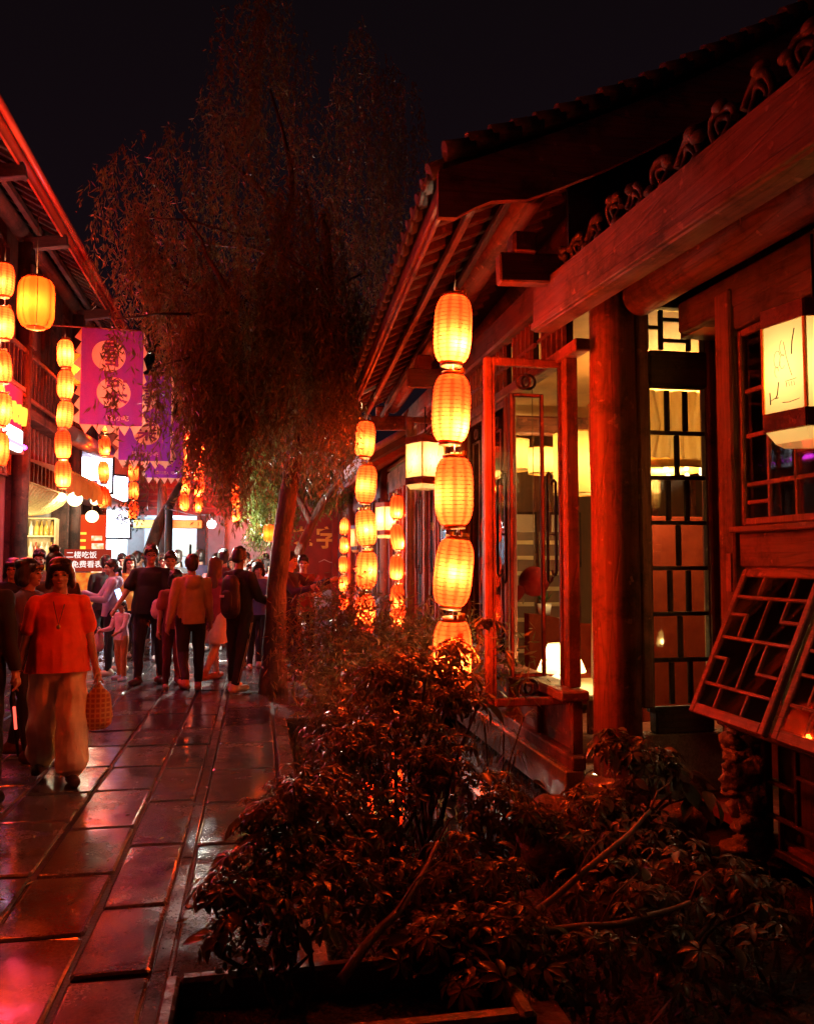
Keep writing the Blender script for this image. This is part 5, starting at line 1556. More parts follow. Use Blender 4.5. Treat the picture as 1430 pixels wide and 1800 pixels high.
for i in range(len(tp_) - 1):
    for k in range(5):
        t = k / 5
        q = tp_[i].lerp(tp_[i + 1], t); q += Vector((.012 * noise.noise((q.z * 5, 0, 1)), .012 * noise.noise((q.z * 5, 3, 1)), 0))
        fine.append(q); fr_.append((rad[i] * (1 - t) + rad[i + 1] * t) * (1 + .10 * noise.noise((q.z * 4, 7, 2))))
mb.tube(fine, fr_, 14); wp(mb, 'trunk', M['bark'])
fork = tp_[7]
limbs = [((-1.5, -.8, 5.4), .06), ((-.9, -1.0, 5.6), .06), ((-.5, .3, 7.2), .075), ((.1, -.2, 7.6), .075), ((1.0, .9, 6.4), .07), ((1.5, 1.5, 6.2), .055), ((.4, -.8, 5.4), .05), ((-1.2, .5, 5.8), .055), ((.6, .6, 6.8), .055)]
tips = []
for i, (t, r_) in enumerate(limbs):
    st = tp_[5 + i % 4] if i % 3 else fork
    pth = limb_path(st, Vector(t) + Vector((0, 10.4, 0)), 7, 1.1, i * 3.1)
    mb = MB(); mb.tube(pth, [r_ * (1 - .8 * k / 7) for k in range(8)], 8); wp(mb, 'limb', M['bark'])
    tips += pth[3:]
# crown: clumps whose strands droop
def crown(obj_parent, origin, clumps, mat, name, leaf_len=.075, leaf_w=.013, dens=46, droop=True):
    Ps, Ds = [], []
    for (cx, cy_, cz, rx, ry, rz, n, ln) in clumps:
        for _ in range(int(n)):
            a = rng.uniform(0, 2 * math.pi); q = rng.uniform(0, 1) ** .5; h = rng.uniform(-1, 1)
            s = math.sqrt(max(0, 1 - h * h)) * q
            p = np.array([cx + rx * s * math.cos(a), cy_ + ry * s * math.sin(a), cz + rz * h])
            L_ = ln * rng.uniform(.45, 1.25)
            out = np.array([math.cos(a), math.sin(a), .25]) * rng.uniform(.02, .22)
            k = int(dens * L_) + 4
            t = np.linspace(0, 1, k)
            if droop:
                pts = p + np.outer(t, out) + np.outer(t ** 1.25, [0, 0, -L_]) + np.outer(np.sin(t * rng.uniform(2, 6) + rng.uniform(0, 6)), rng.normal(0, .035, 3) * [1, 1, .3])
                pts = pts + rng.normal(0, .022, (k, 3))
                d = np.tile([0, 0, -1.0], (k, 1)) + rng.normal(0, .55, (k, 3))
            else:
                pts = p + rng.normal(0, 1, (k, 3)) * [.16, .16, .12]
                d = rng.normal(0, 1, (k, 3)) + [0, 0, -.3]
            d /= np.linalg.norm(d, axis=1)[:, None]
            Ps.append(pts); Ds.append(d)
    P = np.concatenate(Ps); D = np.concatenate(Ds)
    n = len(P)
    me = leaves_mesh(name, P - np.array(origin), D, rng.uniform(.6, 1.3, n) * leaf_len, rng.uniform(.7, 1.3, n) * leaf_w, mat)
    o = link(name, me, None, obj_parent)
    return tag(o, kind='stuff')
def clump(px, py, Y, rx, rz, n, ln, ry=None):
    p = at_y(px, py, Y); return (p.x, p.y, p.z, rx, ry or rx, rz, n, ln)
W1 = [clump(215, 330, 9.6, .38, .55, 60, 1.0), clump(245, 420, 9.4, .22, .3, 40, .9), clump(300, 300, 10.2, .5, .6, 90, 1.2), clump(330, 480, 9.8, .45, .6, 120, 1.2),
      clump(420, 120, 10.6, .55, .9, 120, 1.3), clump(480, 30, 10.9, .6, .9, 130, 1.4), clump(440, 300, 10.0, .6, .7, 130, 1.3), clump(520, 420, 9.8, .7, .6, 150, 1.2),
      clump(420, 540, 9.3, .55, .5, 170, 1.1), clump(365, 600, 9.0, .36, .4, 120, 1.0), clump(318, 600, 8.8, .14, .3, 26, .7), clump(530, 590, 9.5, .6, .5, 190, 1.1), clump(600, 560, 10.4, .4, .5, 110, 1.1),
      clump(450, 680, 9.2, .45, .35, 150, .8), clump(380, 700, 9.2, .35, .35, 130, .9), clump(560, 700, 10.4, .45, .4, 140, .9), clump(345, 740, 8.9, .12, .25, 14, .5), clump(600, 690, 10.8, .25, .4, 70, .8),
      clump(640, 130, 12.4, .55, .9, 110, 1.5), clump(690, 210, 12.4, .5, .9, 110, 1.5), clump(650, 330, 12.2, .6, .9, 130, 1.6), clump(620, 470, 11.6, .5, .7, 110, 1.3), clump(560, 200, 11.4, .5, .9, 90, 1.4), clump(510, 540, 10.0, .5, .5, 110, 1.0),
      clump(207, 590, 8.2, .05, .12, 9, .5), clump(203, 680, 8.2, .05, .10, 6, .4), clump(276, 680, 8.5, .07, .25, 16, .5), clump(252, 790, 8.6, .06, .2, 10, .4), clump(415, 800, 9.6, .2, .2, 45, .7), clump(375, 810, 9.6, .16, .15, 16, .5), clump(590, 640, 9.4, .2, .3, 40, .9)]
W1 = [c[:6] + (c[6] * (.45 if c[2] > 5.6 else 1.0), c[7]) for c in W1]
crown(willow, (.19, 10.05, 0), W1, M['willow'], 'crown', .095, .018, 40)
# sub-branches that drop to the hanging sprays in front of the banners
for i, (px, py, Y) in enumerate(((205, 560, 8.2), (262, 650, 8.5), (320, 640, 8.9), (245, 380, 9.4), (600, 560, 9.4), (380, 620, 9.2))):
    q = at_y(px, py, Y)
    st = tips[(i * 5) % len(tips)]
    mb = MB(); pth = limb_path(st, q, 6, .4, 20 + i); mb.tube(pth, [.025 * (1 - .7 * k / 6) for k in range(7)], 6); wp(mb, 'branch', M['bark'])
# second tree, further off, lit green by the bare bulb
p0 = at_y(512, 1004, 13.5); p0.z = 0
grn = empty('green_tree', tuple(p0), label='smaller tree with leaning pale trunk and leaves lit bright green', cat='tree')
pts = [p0, at_y(512, 1004, 13.5), at_y(528, 965, 13.6), at_y(548, 920, 13.7), at_y(566, 885, 13.8), at_y(600, 840, 13.9), at_y(610, 780, 14.0)]
mb = MB(); mb.tube([q - p0 for q in pts], [.12, .085, .08, .075, .065, .05, .03], 10); mb.build('trunk', M['bark'], grn)
mb = MB(); mb.tube([q - p0 for q in (at_y(548, 920, 13.7), at_y(500, 830, 14.2), at_y(490, 760, 14.4))], [.06, .04, .025], 8); mb.build('limb', M['bark'], grn)
W2 = [clump(470, 790, 14.4, .42, .5, 210, .5), clump(462, 870, 13.9, .3, .35, 120, .4), clump(490, 880, 14.8, .38, .30, 130, .45), clump(465, 930, 14.8, .25, .2, 50, .3), clump(545, 810, 14.6, .35, .5, 100, .5), clump(575, 860, 14.5, .28, .25, 60, .3), clump(440, 760, 14.8, .4, .4, 70, .5), clump(600, 800, 15, .3, .3, 50, .5)]
crown(grn, tuple(p0), W2, M['greenleaf'], 'crown', .085, .020, 60)
lbx = at_y(548, 955, 13.2)
# conifer and far dark trees behind
cf = empty('dark_conifer', (-3.0, 27.0, 0), label='narrow black conifer standing against the sky behind the banners', cat='tree')
MB().tube([(0, 0, 0), (0, 0, 9)], [.2, .06], 8).build('trunk', M['bark'], cf)
p = at_y(285, 560, 27.0)
crown(cf, (-3.0, 27.0, 0), [(p.x, 27, z, .62 - .04 * abs(z - 8.5), .6, .5, 60, .5) for z in np.arange(6.2, 11.4, .5)], M['darkleaf'], 'crown', .25, .06, 26)
tree3 = empty('kerb_tree', (-2.0, 20.0, 0), label='dark slanting trunk before the cool lit shops', cat='tree')
mb = MB(); mb.tube([(0, 0, 0), at_y(262, 975, 20) - Vector((-2, 20, 0)), at_y(280, 920, 20.2) - Vector((-2, 20, 0)), at_y(300, 885, 20.4) - Vector((-2, 20, 0)), at_y(318, 850, 20.6) - Vector((-2, 20, 0))], [.2, .17, .14, .11, .07], 9); mb.build('trunk', M['bark'], tree3)
crown(tree3, (-2.0, 20.0, 0), [clump(225, 905, 20.2, .35, .25, 30, .3), clump(330, 830, 20.8, .3, .2, 14, .3)], M['darkleaf'], 'crown', .12, .035, 40, droop=False)

# ------------------------------------------------------------------ shrubs in front
def palmate(seed, n, L_, w, curl):
    r_ = random.Random(seed)
    vs, fs = [], []
    for k in range(n):
        a = -2.5 + 5.0 * k / (n - 1) + r_.uniform(-.12, .12)
        l = L_ * (1 - .30 * abs(a) / 2.5) * r_.uniform(.85, 1.1)
        d = Vector((math.sin(a), math.cos(a), 0)); s_ = Vector((d.y, -d.x, 0))
        dr = r_.uniform(.5, 1.2) * curl
        b = len(vs)
        st = .12 * l
        for (t, ww, ) in ((0, .06), (.30, .75), (.62, 1.0), (.85, .55)):
            c = d * (st + l * t) + Vector((0, 0, -dr * l * t * t))
            hw = w * ww / 2
            vs += [c - s_ * hw + Vector((0, 0, hw * .45)), c, c + s_ * hw + Vector((0, 0, hw * .45))]
        vs.append(d * (st + l) + Vector((0, 0, -dr * l)))
        for j in range(3):
            for q in (0, 1):
                fs.append((b + j * 3 + q, b + j * 3 + q + 1, b + j * 3 + 4 + q, b + j * 3 + 3 + q))
        fs.append((b + 9, b + 10, b + 12)); fs.append((b + 10, b + 11, b + 12))
    mb = MB(); mb.add(vs, fs, True)
    return mb
leafm = [palmate(k, n, L_, w, c).mesh('leaf', M['shrubleaf']) for k, (n, L_, w, c) in enumerate(((7, .105, .036, .5), (6, .095, .040, .7), (8, .11, .034, .35), (5, .09, .042, .6)))]
def single(seed, L_, w):
    r_ = random.Random(seed); vs, fs = [], []
    for (t, ww) in ((0, .05), (.25, .8), (.55, 1.0), (.82, .6)):
        c = Vector((0, L_ * t, -.25 * L_ * t * t)); hw = w * ww / 2
        vs += [c + Vector((-hw, 0, hw * .4)), c, c + Vector((hw, 0, hw * .4))]
    vs.append(Vector((0, L_, -.25 * L_)))
    for j in range(3):
        for q in (0, 1): fs.append((j * 3 + q, j * 3 + q + 1, j * 3 + 4 + q, j * 3 + 3 + q))
    fs += [(9, 10, 12), (10, 11, 12)]
    mb = MB(); mb.add(vs, fs, True); return mb
singlem = [single(0, .13, .06).mesh('leaf', M['shrubleaf']), single(1, .16, .065).mesh('leaf', M['shrubleaf'])]
def shrub(name, base, label, blobs, nleaf, nstuff, size=1.0, stems=6, meshes=None, cat='shrub', group=None, stemr=.012, seed=1):
    """blobs: (cx,cy,cz,rx,ry,rz,weight) in world; leaves sit in the outer part of the blobs, facing out and up"""
    r_ = random.Random(seed)
    base = Vector(base)
    e = empty(name, base, label=label, cat=cat, group=group)
    meshes = meshes or leafm + [leafm[0]] + singlem
    tot = sum(b[6] for b in blobs)
    sV, sF = [], []
    ends = []
    src = [(np.array([v.co for v in m.vertices]), [tuple(p.vertices) for p in m.polygons]) for m in meshes]
    smb = MB()
    for k in range(nleaf + nstuff):
        q = r_.uniform(0, tot)
        for b in blobs:
            q -= b[6]
            if q <= 0: break
        while True:
            d = Vector((r_.gauss(0, 1), r_.gauss(0, 1), r_.gauss(0.25, 1))); 
            if d.length > .1: break
        d.normalize()
        rr = r_.uniform(.55, 1.05) if k < nleaf else r_.uniform(.2, .95)
        p = Vector((b[0] + d.x * b[3] * rr, b[1] + d.y * b[4] * rr, b[2] + d.z * b[5] * rr))
        nrm = (d * .7 + Vector((r_.gauss(0, .3), r_.gauss(0, .3), .85))).normalized()
        az = r_.uniform(0, 6.28)
        t = Vector((math.cos(az), math.sin(az), 0)); t = (d + t * .6); t = (t - nrm * t.dot(nrm)).normalized()
        x = t.cross(nrm)
        m4 = Matrix((x, t, nrm)).transposed().to_4x4()
        s_ = size * r_.choice((.55, .75, .9, 1.0, 1.1, 1.3)) * r_.uniform(.9, 1.1)
        m4 = Matrix.Translation(p - base) @ m4 @ Matrix.Scale(s_, 4)
        if k < nleaf:
            o = bpy.data.objects.new('leaf', r_.choice(meshes)); COL.objects.link(o); o.parent = e; o.matrix_basis = m4
            if k % 7 == 0: ends.append(p)
        else:
            v, f = r_.choice(src)
            smb.add([m4 @ Vector(c) for c in v], f, True)
    if nstuff:
        tag(smb.build('foliage', M['shrubleaf'], e), kind='stuff')
    for i in range(min(stems, len(ends))):
        q = ends[i * max(1, len(ends) // stems)] - base
        pth = limb_path((r_.uniform(-.06, .06), r_.uniform(-.06, .06), 0), q, 6, .16, seed + i)
        MB().tube(pth, [stemr * (1 - .6 * k / 6) * r_.uniform(.9, 1.1) for k in range(7)], 6).build('stem', M['bark'], e)
    return e
def blob(px, py, Y, rx, rz, w, ry=None):
    p = at_y(px, py, Y); return (p.x, p.y, p.z, rx, ry or rx, rz, w)
singlem[0].name = 'leaf'
# front left shrub in the stone trough
shrub('trough_shrub', (.12, 2.72, .12), 'sparse glossy-leaved shrub leaning out of the left end of the stone trough',
      [blob(440, 1600, 2.75, .16, .13, 10), blob(395, 1560, 2.75, .10, .08, 5), blob(380, 1650, 2.7, .06, .05, 3), blob(490, 1500, 3.0, .16, .13, 9), blob(520, 1410, 3.1, .14, .11, 8), blob(455, 1440, 3.0, .10, .09, 6), blob(450, 1520, 2.9, .14, .12, 7), blob(530, 1600, 2.8, .16, .14, 8), blob(430, 1690, 2.68, .12, .05, 4)], 230, 200, .44, 9, seed=3)
# big central shrub
shrub('umbrella_shrub', (.62, 3.55, -.1), 'large dense umbrella-leaved shrub filling the bed under the lantern string',
      [blob(660, 1420, 3.7, .30, .22, 10), blob(580, 1480, 3.4, .22, .2, 7), blob(760, 1350, 3.9, .30, .22, 10), blob(860, 1420, 3.8, .25, .2, 8), blob(700, 1560, 3.3, .28, .2, 8), blob(800, 1540, 3.3, .25, .2, 7), blob(700, 1260, 4.2, .3, .15, 8), blob(800, 1230, 4.2, .22, .12, 5), blob(880, 1560, 3.2, .2, .2, 5), blob(560, 1400, 3.5, .24, .18, 9), blob(620, 1310, 3.9, .28, .18, 10), blob(690, 1190, 4.3, .30, .16, 9), blob(770, 1180, 4.4, .24, .14, 7), blob(600, 1560, 3.1, .2, .2, 7)], 290, 1000, .50, 11, seed=5, stemr=.016)
shrub('low_shrub', (.95, 2.95, -.1), 'dark low shrub behind the right end of the stone trough',
      [blob(760, 1640, 2.85, .22, .10, 6), blob(880, 1640, 2.85, .22, .12, 6), blob(980, 1690, 2.9, .25, .14, 4), blob(850, 1720, 2.62, .12, .06, 2)], 90, 160, .60, 5, seed=6)
shrub('corner_shrub', (1.75, 4.05, -.1), 'bushy red-lit shrub growing in front of the corner column',
      [blob(1120, 1350, 4.0, .20, .17, 9), blob(1060, 1420, 3.9, .2, .13, 6), blob(1170, 1340, 4.0, .10, .08, 3), blob(1000, 1460, 3.8, .2, .12, 5), blob(1130, 1470, 3.7, .26, .14, 6), blob(930, 1440, 3.8, .14, .1, 4), blob(1080, 1310, 4.0, .14, .08, 4)], 240, 260, .52, 7, seed=8)
shrub('spreading_shrub', (1.75, 3.3, -.1), 'low spreading shrub with dark leaves under the propped windows',
      [blob(1100, 1560, 3.2, .28, .12, 7), blob(1230, 1530, 3.3, .25, .12, 7), blob(1330, 1560, 3.3, .2, .12, 5), blob(1200, 1650, 3.0, .35, .16, 6), blob(1350, 1640, 3.0, .2, .10, 2), blob(1050, 1680, 2.8, .2, .10, 2)], 130, 110, .60, 6, seed=9)
sp = shrub('leaf_spray', (2.0, 4.1, .2), 'spray of broad lit leaves reaching right of the corner shrub',
      [blob(1190, 1360, 4.0, .10, .04, 3), blob(1230, 1395, 3.95, .07, .04, 2)], 22, 0, 1.0, 2, meshes=singlem, seed=12)
# upper back mass with fine leaves beneath the lanterns
fine = empty('bamboo_shrub', (1.05, 7.6, -.1), label='fine-leaved yellowish shrub behind the pond below the lantern strings', cat='shrub')
cl = [blob(600, 1090, 8.0, .42, .26, 60), blob(560, 1150, 8.0, .3, .25, 40), blob(680, 1130, 7.4, .5, .22, 60), blob(760, 1120, 6.6, .34, .2, 34), blob(640, 1190, 6.9, .5, .2, 60), blob(720, 1200, 6.2, .4, .16, 50), blob(610, 1240, 6.4, .3, .14, 30), blob(850, 1160, 5.6, .20, .14, 14)]
crown(fine, (1.05, 7.6, -.1), [(b[0], b[1], b[2], b[3], b[4], b[5], b[6] * 1.5, .35) for b in cl], M['fineleaf'], 'foliage', .10, .016, 60, droop=False)
for i in range(16):
    b = cl[i % len(cl)]
    MB().tube(limb_path((rng.uniform(-.3, .3), rng.uniform(-.6, .2), 0), (b[0] - 1.05, b[1] - 7.6, b[2] + .1), 6, .2, i), [.012 * (1 - .1 * k) for k in range(7)], 5).build('stem', M['bark'], fine)
shrub('dark_leaf_sprig', (.98, 5.0, -.1), 'dark sprig of leaves crossing the lowest lantern of the near string',
      [blob(800, 1140, 4.9, .13, .07, 6), blob(800, 1200, 4.9, .2, .07, 8), blob(850, 1095, 4.95, .08, .03, 2), blob(770, 1230, 4.8, .2, .06, 6), blob(840, 1230, 4.8, .14, .05, 4)], 75, 30, .72, 4, seed=14)
# spiky umbrella sedges
def sedge(base, label, heads, seed):
    r_ = random.Random(seed)
    base = Vector(base)
    e = empty('umbrella_sedge', base, label=label, cat='plant', group='umbrella sedges in the bed')
    for (px, py, Y, s_) in heads:
        h = at_y(px, py, Y) - base
        mb = MB(); mb.tube(limb_path((r_.uniform(-.04, .04), 0, 0), h, 5, .08, px), [.006] * 6, 5); mb.build('stem', M['bark'], e)
        lf = MB()
        for k in range(18):
            a = r_.uniform(0, 6.28); el = r_.uniform(-.5, .5)
            d = Vector((math.cos(a) * math.cos(el), math.sin(a) * math.cos(el), math.sin(el)))
            l = s_ * r_.uniform(.7, 1.2); s2 = d.cross(Vector((0, 0, 1))).normalized() * .004
            m_ = d * l * .55 + Vector((0, 0, .02)); t_ = d * l + Vector((0, 0, -.06 * l / .15))
            lf.add([h - s2 * .5, h + s2 * .5, h + m_ + s2, h + m_ - s2, h + t_], [(0, 1, 2, 3), (3, 2, 4)])
        lf.build('head', M['fineleaf'], e)
    return e
sedge((1.45, 4.9, -.1), 'spiky umbrella sedge against the sill wall panels', [(885, 1290, 4.9, .17), (905, 1330, 4.8, .15), (850, 1270, 4.9, .14), (920, 1260, 5.0, .12)], 1)
sedge((.75, 6.1, -.1), 'spiky umbrella sedge leaning over the far end of the bed', [(600, 1285, 5.8, .2), (560, 1300, 5.8, .18), (690, 1215, 5.8, .2), (640, 1235, 6.0, .2)], 2)
# loose ground plants
gp = MB()
P, D = [], []
for _ in range(5200):
    x, y = rng.uniform(.33, 2.7), rng.uniform(2.9, 8.3)
    if .8 < x < 1.8 and 4.3 < y < 7.5 and rng.random() < .8: continue
    P.append((x, y, -.13)); d = rng.normal(0, .5, 3) + [0, 0, .8]; D.append(d / np.linalg.norm(d))
P, D = np.array(P), np.array(D)
o = link('ground_cover', leaves_mesh('ground_cover', P, D, rng.uniform(.05, .14, len(P)), rng.uniform(.01, .03, len(P)), M['shrubleaf']))
tag(o, 'low dark ground cover plants between the shrubs of the bed', 'ground cover', kind='stuff')
# two bare branches lit orange
M['barkor'] = surf('smooth_tan_bark', (.20, .10, .05), (.34, .19, .10), (.4, .6), 9, (1, 1, 1), bump=.5)
def bare(name, pts, rads, label):
    q = [at_y(*a) for a in pts]
    mb = MB(); o0 = q[0]
    f, r_ = [], []
    for i in range(len(q) - 1):
        for k in range(4):
            t = k / 4; p = q[i].lerp(q[i + 1], t) - o0
            f.append(p + Vector((.014 * noise.noise(p * 7), 0, .018 * noise.noise(p * 6 + Vector((5, 0, 0)))))); r_.append(rads[i] * (1 - t) + rads[i + 1] * t)
    f.append(q[-1] - o0); r_.append(rads[-1])
    e = empty(name, o0, label=label, cat='branch')
    mb.tube(f, r_, 9); mb.build('limb', M['barkor'], e)
    MB().tube([f[-1], f[-1] + Vector((.05, .03, .07)), f[-1] + Vector((.12, .05, .10))], [rads[-1] * .6, .004, .002], 5).build('twig', M['barkor'], e)
    MB().tube([f[len(f) // 2], f[len(f) // 2] + Vector((.08, .03, .10)), f[len(f) // 2] + Vector((.18, .05, .16))], [rads[-1] * .55, .004, .002], 5).build('twig', M['barkor'], e)
bare('bare_branch', [(820, 1735, 2.9), (900, 1640, 3.0), (968, 1582, 3.1), (1050, 1515, 3.2), (1110, 1462, 3.3), (1142, 1425, 3.35)], [.014, .015, .014, .013, .011, .008], 'bare tan branch slanting up to the right through the shrubs')
bare('bare_branch', [(895, 1660, 2.8), (930, 1645, 2.85), (1010, 1636, 2.9), (1090, 1622, 2.95), (1160, 1604, 3.0), (1212, 1586, 3.05)], [.015, .016, .015, .014, .012, .009], 'bare tan branch lying almost level in front of the dark leaves')
bare('shrub_trunk', [(598, 1725, 2.66), (640, 1670, 2.75), (690, 1610, 2.85), (735, 1555, 3.0), (770, 1480, 3.2)], [.018, .016, .014, .012, .008], 'leaning shrub trunk rooted in the middle of the stone trough')
# boulders
for i, (px, py, Y, r_, lab) in enumerate(((965, 1440, 4.35, (.20, .17, .14), 'rounded reddish boulder below the sill wall'), (1175, 1440, 4.5, (.20, .16, .13), 'low boulder behind the corner shrub'), (1060, 1500, 4.1, (.16, .14, .10), 'small boulder half under the corner shrub leaves'))):
    p = at_y(px, py, Y)
    o = rock('boulder', r_, i + 50, (p.x, p.y, p.z - .02), None, .22, 4)
    tag(o, lab, 'boulder')
    # rests on the soil
    b = rock('boulder', (r_[0] * 1.05, r_[1] * 1.1, max(.12, (p.z + .14) * .55)), i + 70, (p.x + .03, p.y + .02, max(-.06, (p.z - .14) * .5)), None, .2, 3)
    tag(b, ('sunken stone under the rounded reddish boulder', 'sunken stone under the low boulder', 'sunken stone under the small boulder')[i], 'boulder')
# stone trough
tr_ = empty('stone_trough', (.26, 2.62, 0), label='long stone planting trough along the bottom edge of the walk', cat='planter')
p = at_z(285, 1747, .24); q = at_z(690, 1738, .24)
M['trough'] = surf('worn_trough_stone', (.06, .048, .042), (.14, .11, .095), (.35, .6), 7, bump=.8, dist=.02)
for (c, s_) in (((0.02, -.19, .10), (1.02, .06, .30)), ((0.02, .20, .10), (1.02, .05, .30)), ((-.515, .0, .10), (.05, .43, .30)), ((.555, 0, .10), (.05, .43, .30))):
    MB().box(c, s_, ch=.012).build('slab_side', M['trough'], tr_)
sl = []
nx_, ny2 = 24, 10
vv = [((-.49 + 1.02 * i / nx_), (-.16 + .335 * j / ny2), .155 + .02 * noise.noise((i * .5, j * .5, 0))) for j in range(ny2 + 1) for i in range(nx_ + 1)]
ff = [(j * (nx_ + 1) + i, j * (nx_ + 1) + i + 1, (j + 1) * (nx_ + 1) + i + 1, (j + 1) * (nx_ + 1) + i) for j in range(ny2) for i in range(nx_)]
link('soil_fill', fast_mesh('soil_fill', vv, ff, M['soil'], True), None, tr_)
br = empty('brick_block', (.80, 2.56, -.04), label='worn reddish brick block at the right end of the trough', cat='block')
M['brickred'] = surf('worn_red_brick', (.13, .04, .03), (.24, .075, .05), (.6, .8), 8, bump=.9, dist=.02)
for k in range(4):
    for j in range(2):
        MB().box((-.075 + .15 * j + (.03 if k % 2 else -.03), -.02, -.02 + .066 * k), (.146, .16, .060), ch=.008).build('brick', M['brickred'], br)

# fallen willow leaves on the wet stones
P = np.stack([rng.uniform(-3.2, .15, 240), rng.uniform(2.5, 12, 240), np.full(240, .006)], 1)
a = rng.uniform(0, 6.283, 240); D = np.stack([np.cos(a), np.sin(a), np.full(240, .03)], 1)
o = link('fallen_leaves', leaves_mesh('fallen_leaves', P, D / np.linalg.norm(D, axis=1)[:, None], rng.uniform(.03, .075, 240), rng.uniform(.008, .016, 240), M['willow']))
tag(o, 'fallen willow leaves scattered over the wet paving', 'fallen leaves', kind='stuff')
# ------------------------------------------------------------------ people
M['skin'] = surf('skin', (.44, .25, .17), (.50, .30, .21), (.4, .55), 12, bump=.05)
M['hair'] = surf('black_hair', (.006, .005, .005), (.02, .016, .014), (.3, .5), 14, (1, 1, .15), bump=.6, dist=.01)
M['hairbr'] = surf('brown_hair', (.05, .02, .012), (.10, .045, .025), (.3, .5), 14, (1, 1, .15), bump=.6, dist=.01)
M['eye'] = surf('dark_eye', (.006, .005, .005), (.012, .01, .01), (.15, .2), 9, bump=0)
M['lip'] = surf('lip', (.28, .08, .07), (.32, .10, .085), (.35, .45), 9, bump=0)
M['lens'] = glass_mat('spectacle_lens')
_cloth = {}
def cloth(rgb):
    k = tuple(round(c, 3) for c in rgb)
    if k not in _cloth:
        _cloth[k] = surf('cloth_%d' % len(_cloth), tuple(c * .85 for c in rgb), tuple(min(1, c * 1.15) for c in rgb), (.75, .92), 9, bump=.15)
    return _cloth[k]
def capsule(mb, p0, p1, r0, r1, fl=1.0, n=12):
    """tapered rounded limb, squashed along y by fl"""
    p0, p1 = Vector(p0), Vector(p1)
    d = p1 - p0
    if d.length < 1e-6: d = Vector((0, 0, 1e-4))
    L = d.length; d.normalize()
    a = Vector((1, 0, 0)) if abs(d.x) < .8 else Vector((0, 0, 1))
    u = (a - d * a.dot(d)).normalized(); w = d.cross(u)
    rings = []
    for k in range(1, 4):
        t = math.pi / 2 * k / 3
        rings.append((p0 - d * r0 * math.cos(t), r0 * math.sin(t)))
    for k in range(1, 4): rings.append((p0 + d * L * k / 4, r0 + (r1 - r0) * k / 4))
    for k in range(0, 3):
        t = math.pi / 2 * k / 3
        rings.append((p1 + d * r1 * math.sin(t), r1 * math.cos(t)))
    vs, fs = [], []
    for (c, r) in rings:
        for k in range(n):
            t = 2 * math.pi * k / n
            o = (u * math.cos(t) + w * math.sin(t)) * r
            o.y *= fl
            vs.append(c + o)
    m = len(rings)
    for i in range(m - 1):
        for k in range(n): fs.append((i * n + k, i * n + (k + 1) % n, (i + 1) * n + (k + 1) % n, (i + 1) * n + k))
    fs.append(list(range(n))[::-1]); fs.append([(m - 1) * n + k for k in range(n)])
    mb.add(vs, fs, True)
_tmp = []
def weld(name, mb, voxel, smooth=3, keep=.5, fold=0.0, mat=None, seed=0.0, cut=None):
    """fuse overlapping volumes into one continuous skin"""
    me = mb.mesh('tmp')
    o = bpy.data.objects.new('tmp', me); COL.objects.link(o)
    m = o.modifiers.new('r', 'REMESH'); m.mode = 'VOXEL'; m.voxel_size = voxel; m.use_smooth_shade = True
    if smooth:
        m = o.modifiers.new('s', 'SMOOTH'); m.factor = .5; m.iterations = smooth
    if keep < 1:
        m = o.modifiers.new('d', 'DECIMATE'); m.ratio = keep
    dg = bpy.context.evaluated_depsgraph_get()
    ev = o.evaluated_get(dg)
    out = bpy.data.meshes.new_from_object(ev)
    out.name = name
    bpy.data.objects.remove(o); bpy.data.meshes.remove(me)
    if fold:
        n = len(out.vertices)
        co = np.empty(n * 3, np.float32); out.vertices.foreach_get('co', co); co = co.reshape(-1, 3)
        no = np.empty(n * 3, np.float32); out.vertices.foreach_get('normal', no); no = no.reshape(-1, 3)
        x, y, z = co[:, 0], co[:, 1], co[:, 2]
        f = np.sin(x * 34 + np.sin(z * 9 + seed) * 1.6 + seed) * np.cos(y * 27 + z * 4 + seed) * .6 + np.sin(z * 26 + x * 17 + seed * 2 + np.sin(y * 15) * 1.3) * .5
        co = co + no * (f * fold)[:, None]
        out.vertices.foreach_set('co', co.astype(np.float32).ravel()); out.update()
    if cut is not None:
        bm = bmesh.new(); bm.from_mesh(out)
        bmesh.ops.bisect_plane(bm, geom=bm.verts[:] + bm.edges[:] + bm.faces[:], plane_co=(0, 0, cut), plane_no=(0, .05, 1), clear_inner=True)
        bm.to_mesh(out); bm.free()
    out.polygons.foreach_set('use_smooth', np.ones(len(out.polygons), bool))
    out.materials.clear()
    if mat: out.materials.append(mat)
    return out
def rotx(v, a):          # swing forward (towards -y) by a
    c, s = math.cos(a), math.sin(a)
    return Vector((v.x, v.y * c + v.z * s, -v.y * s + v.z * c))
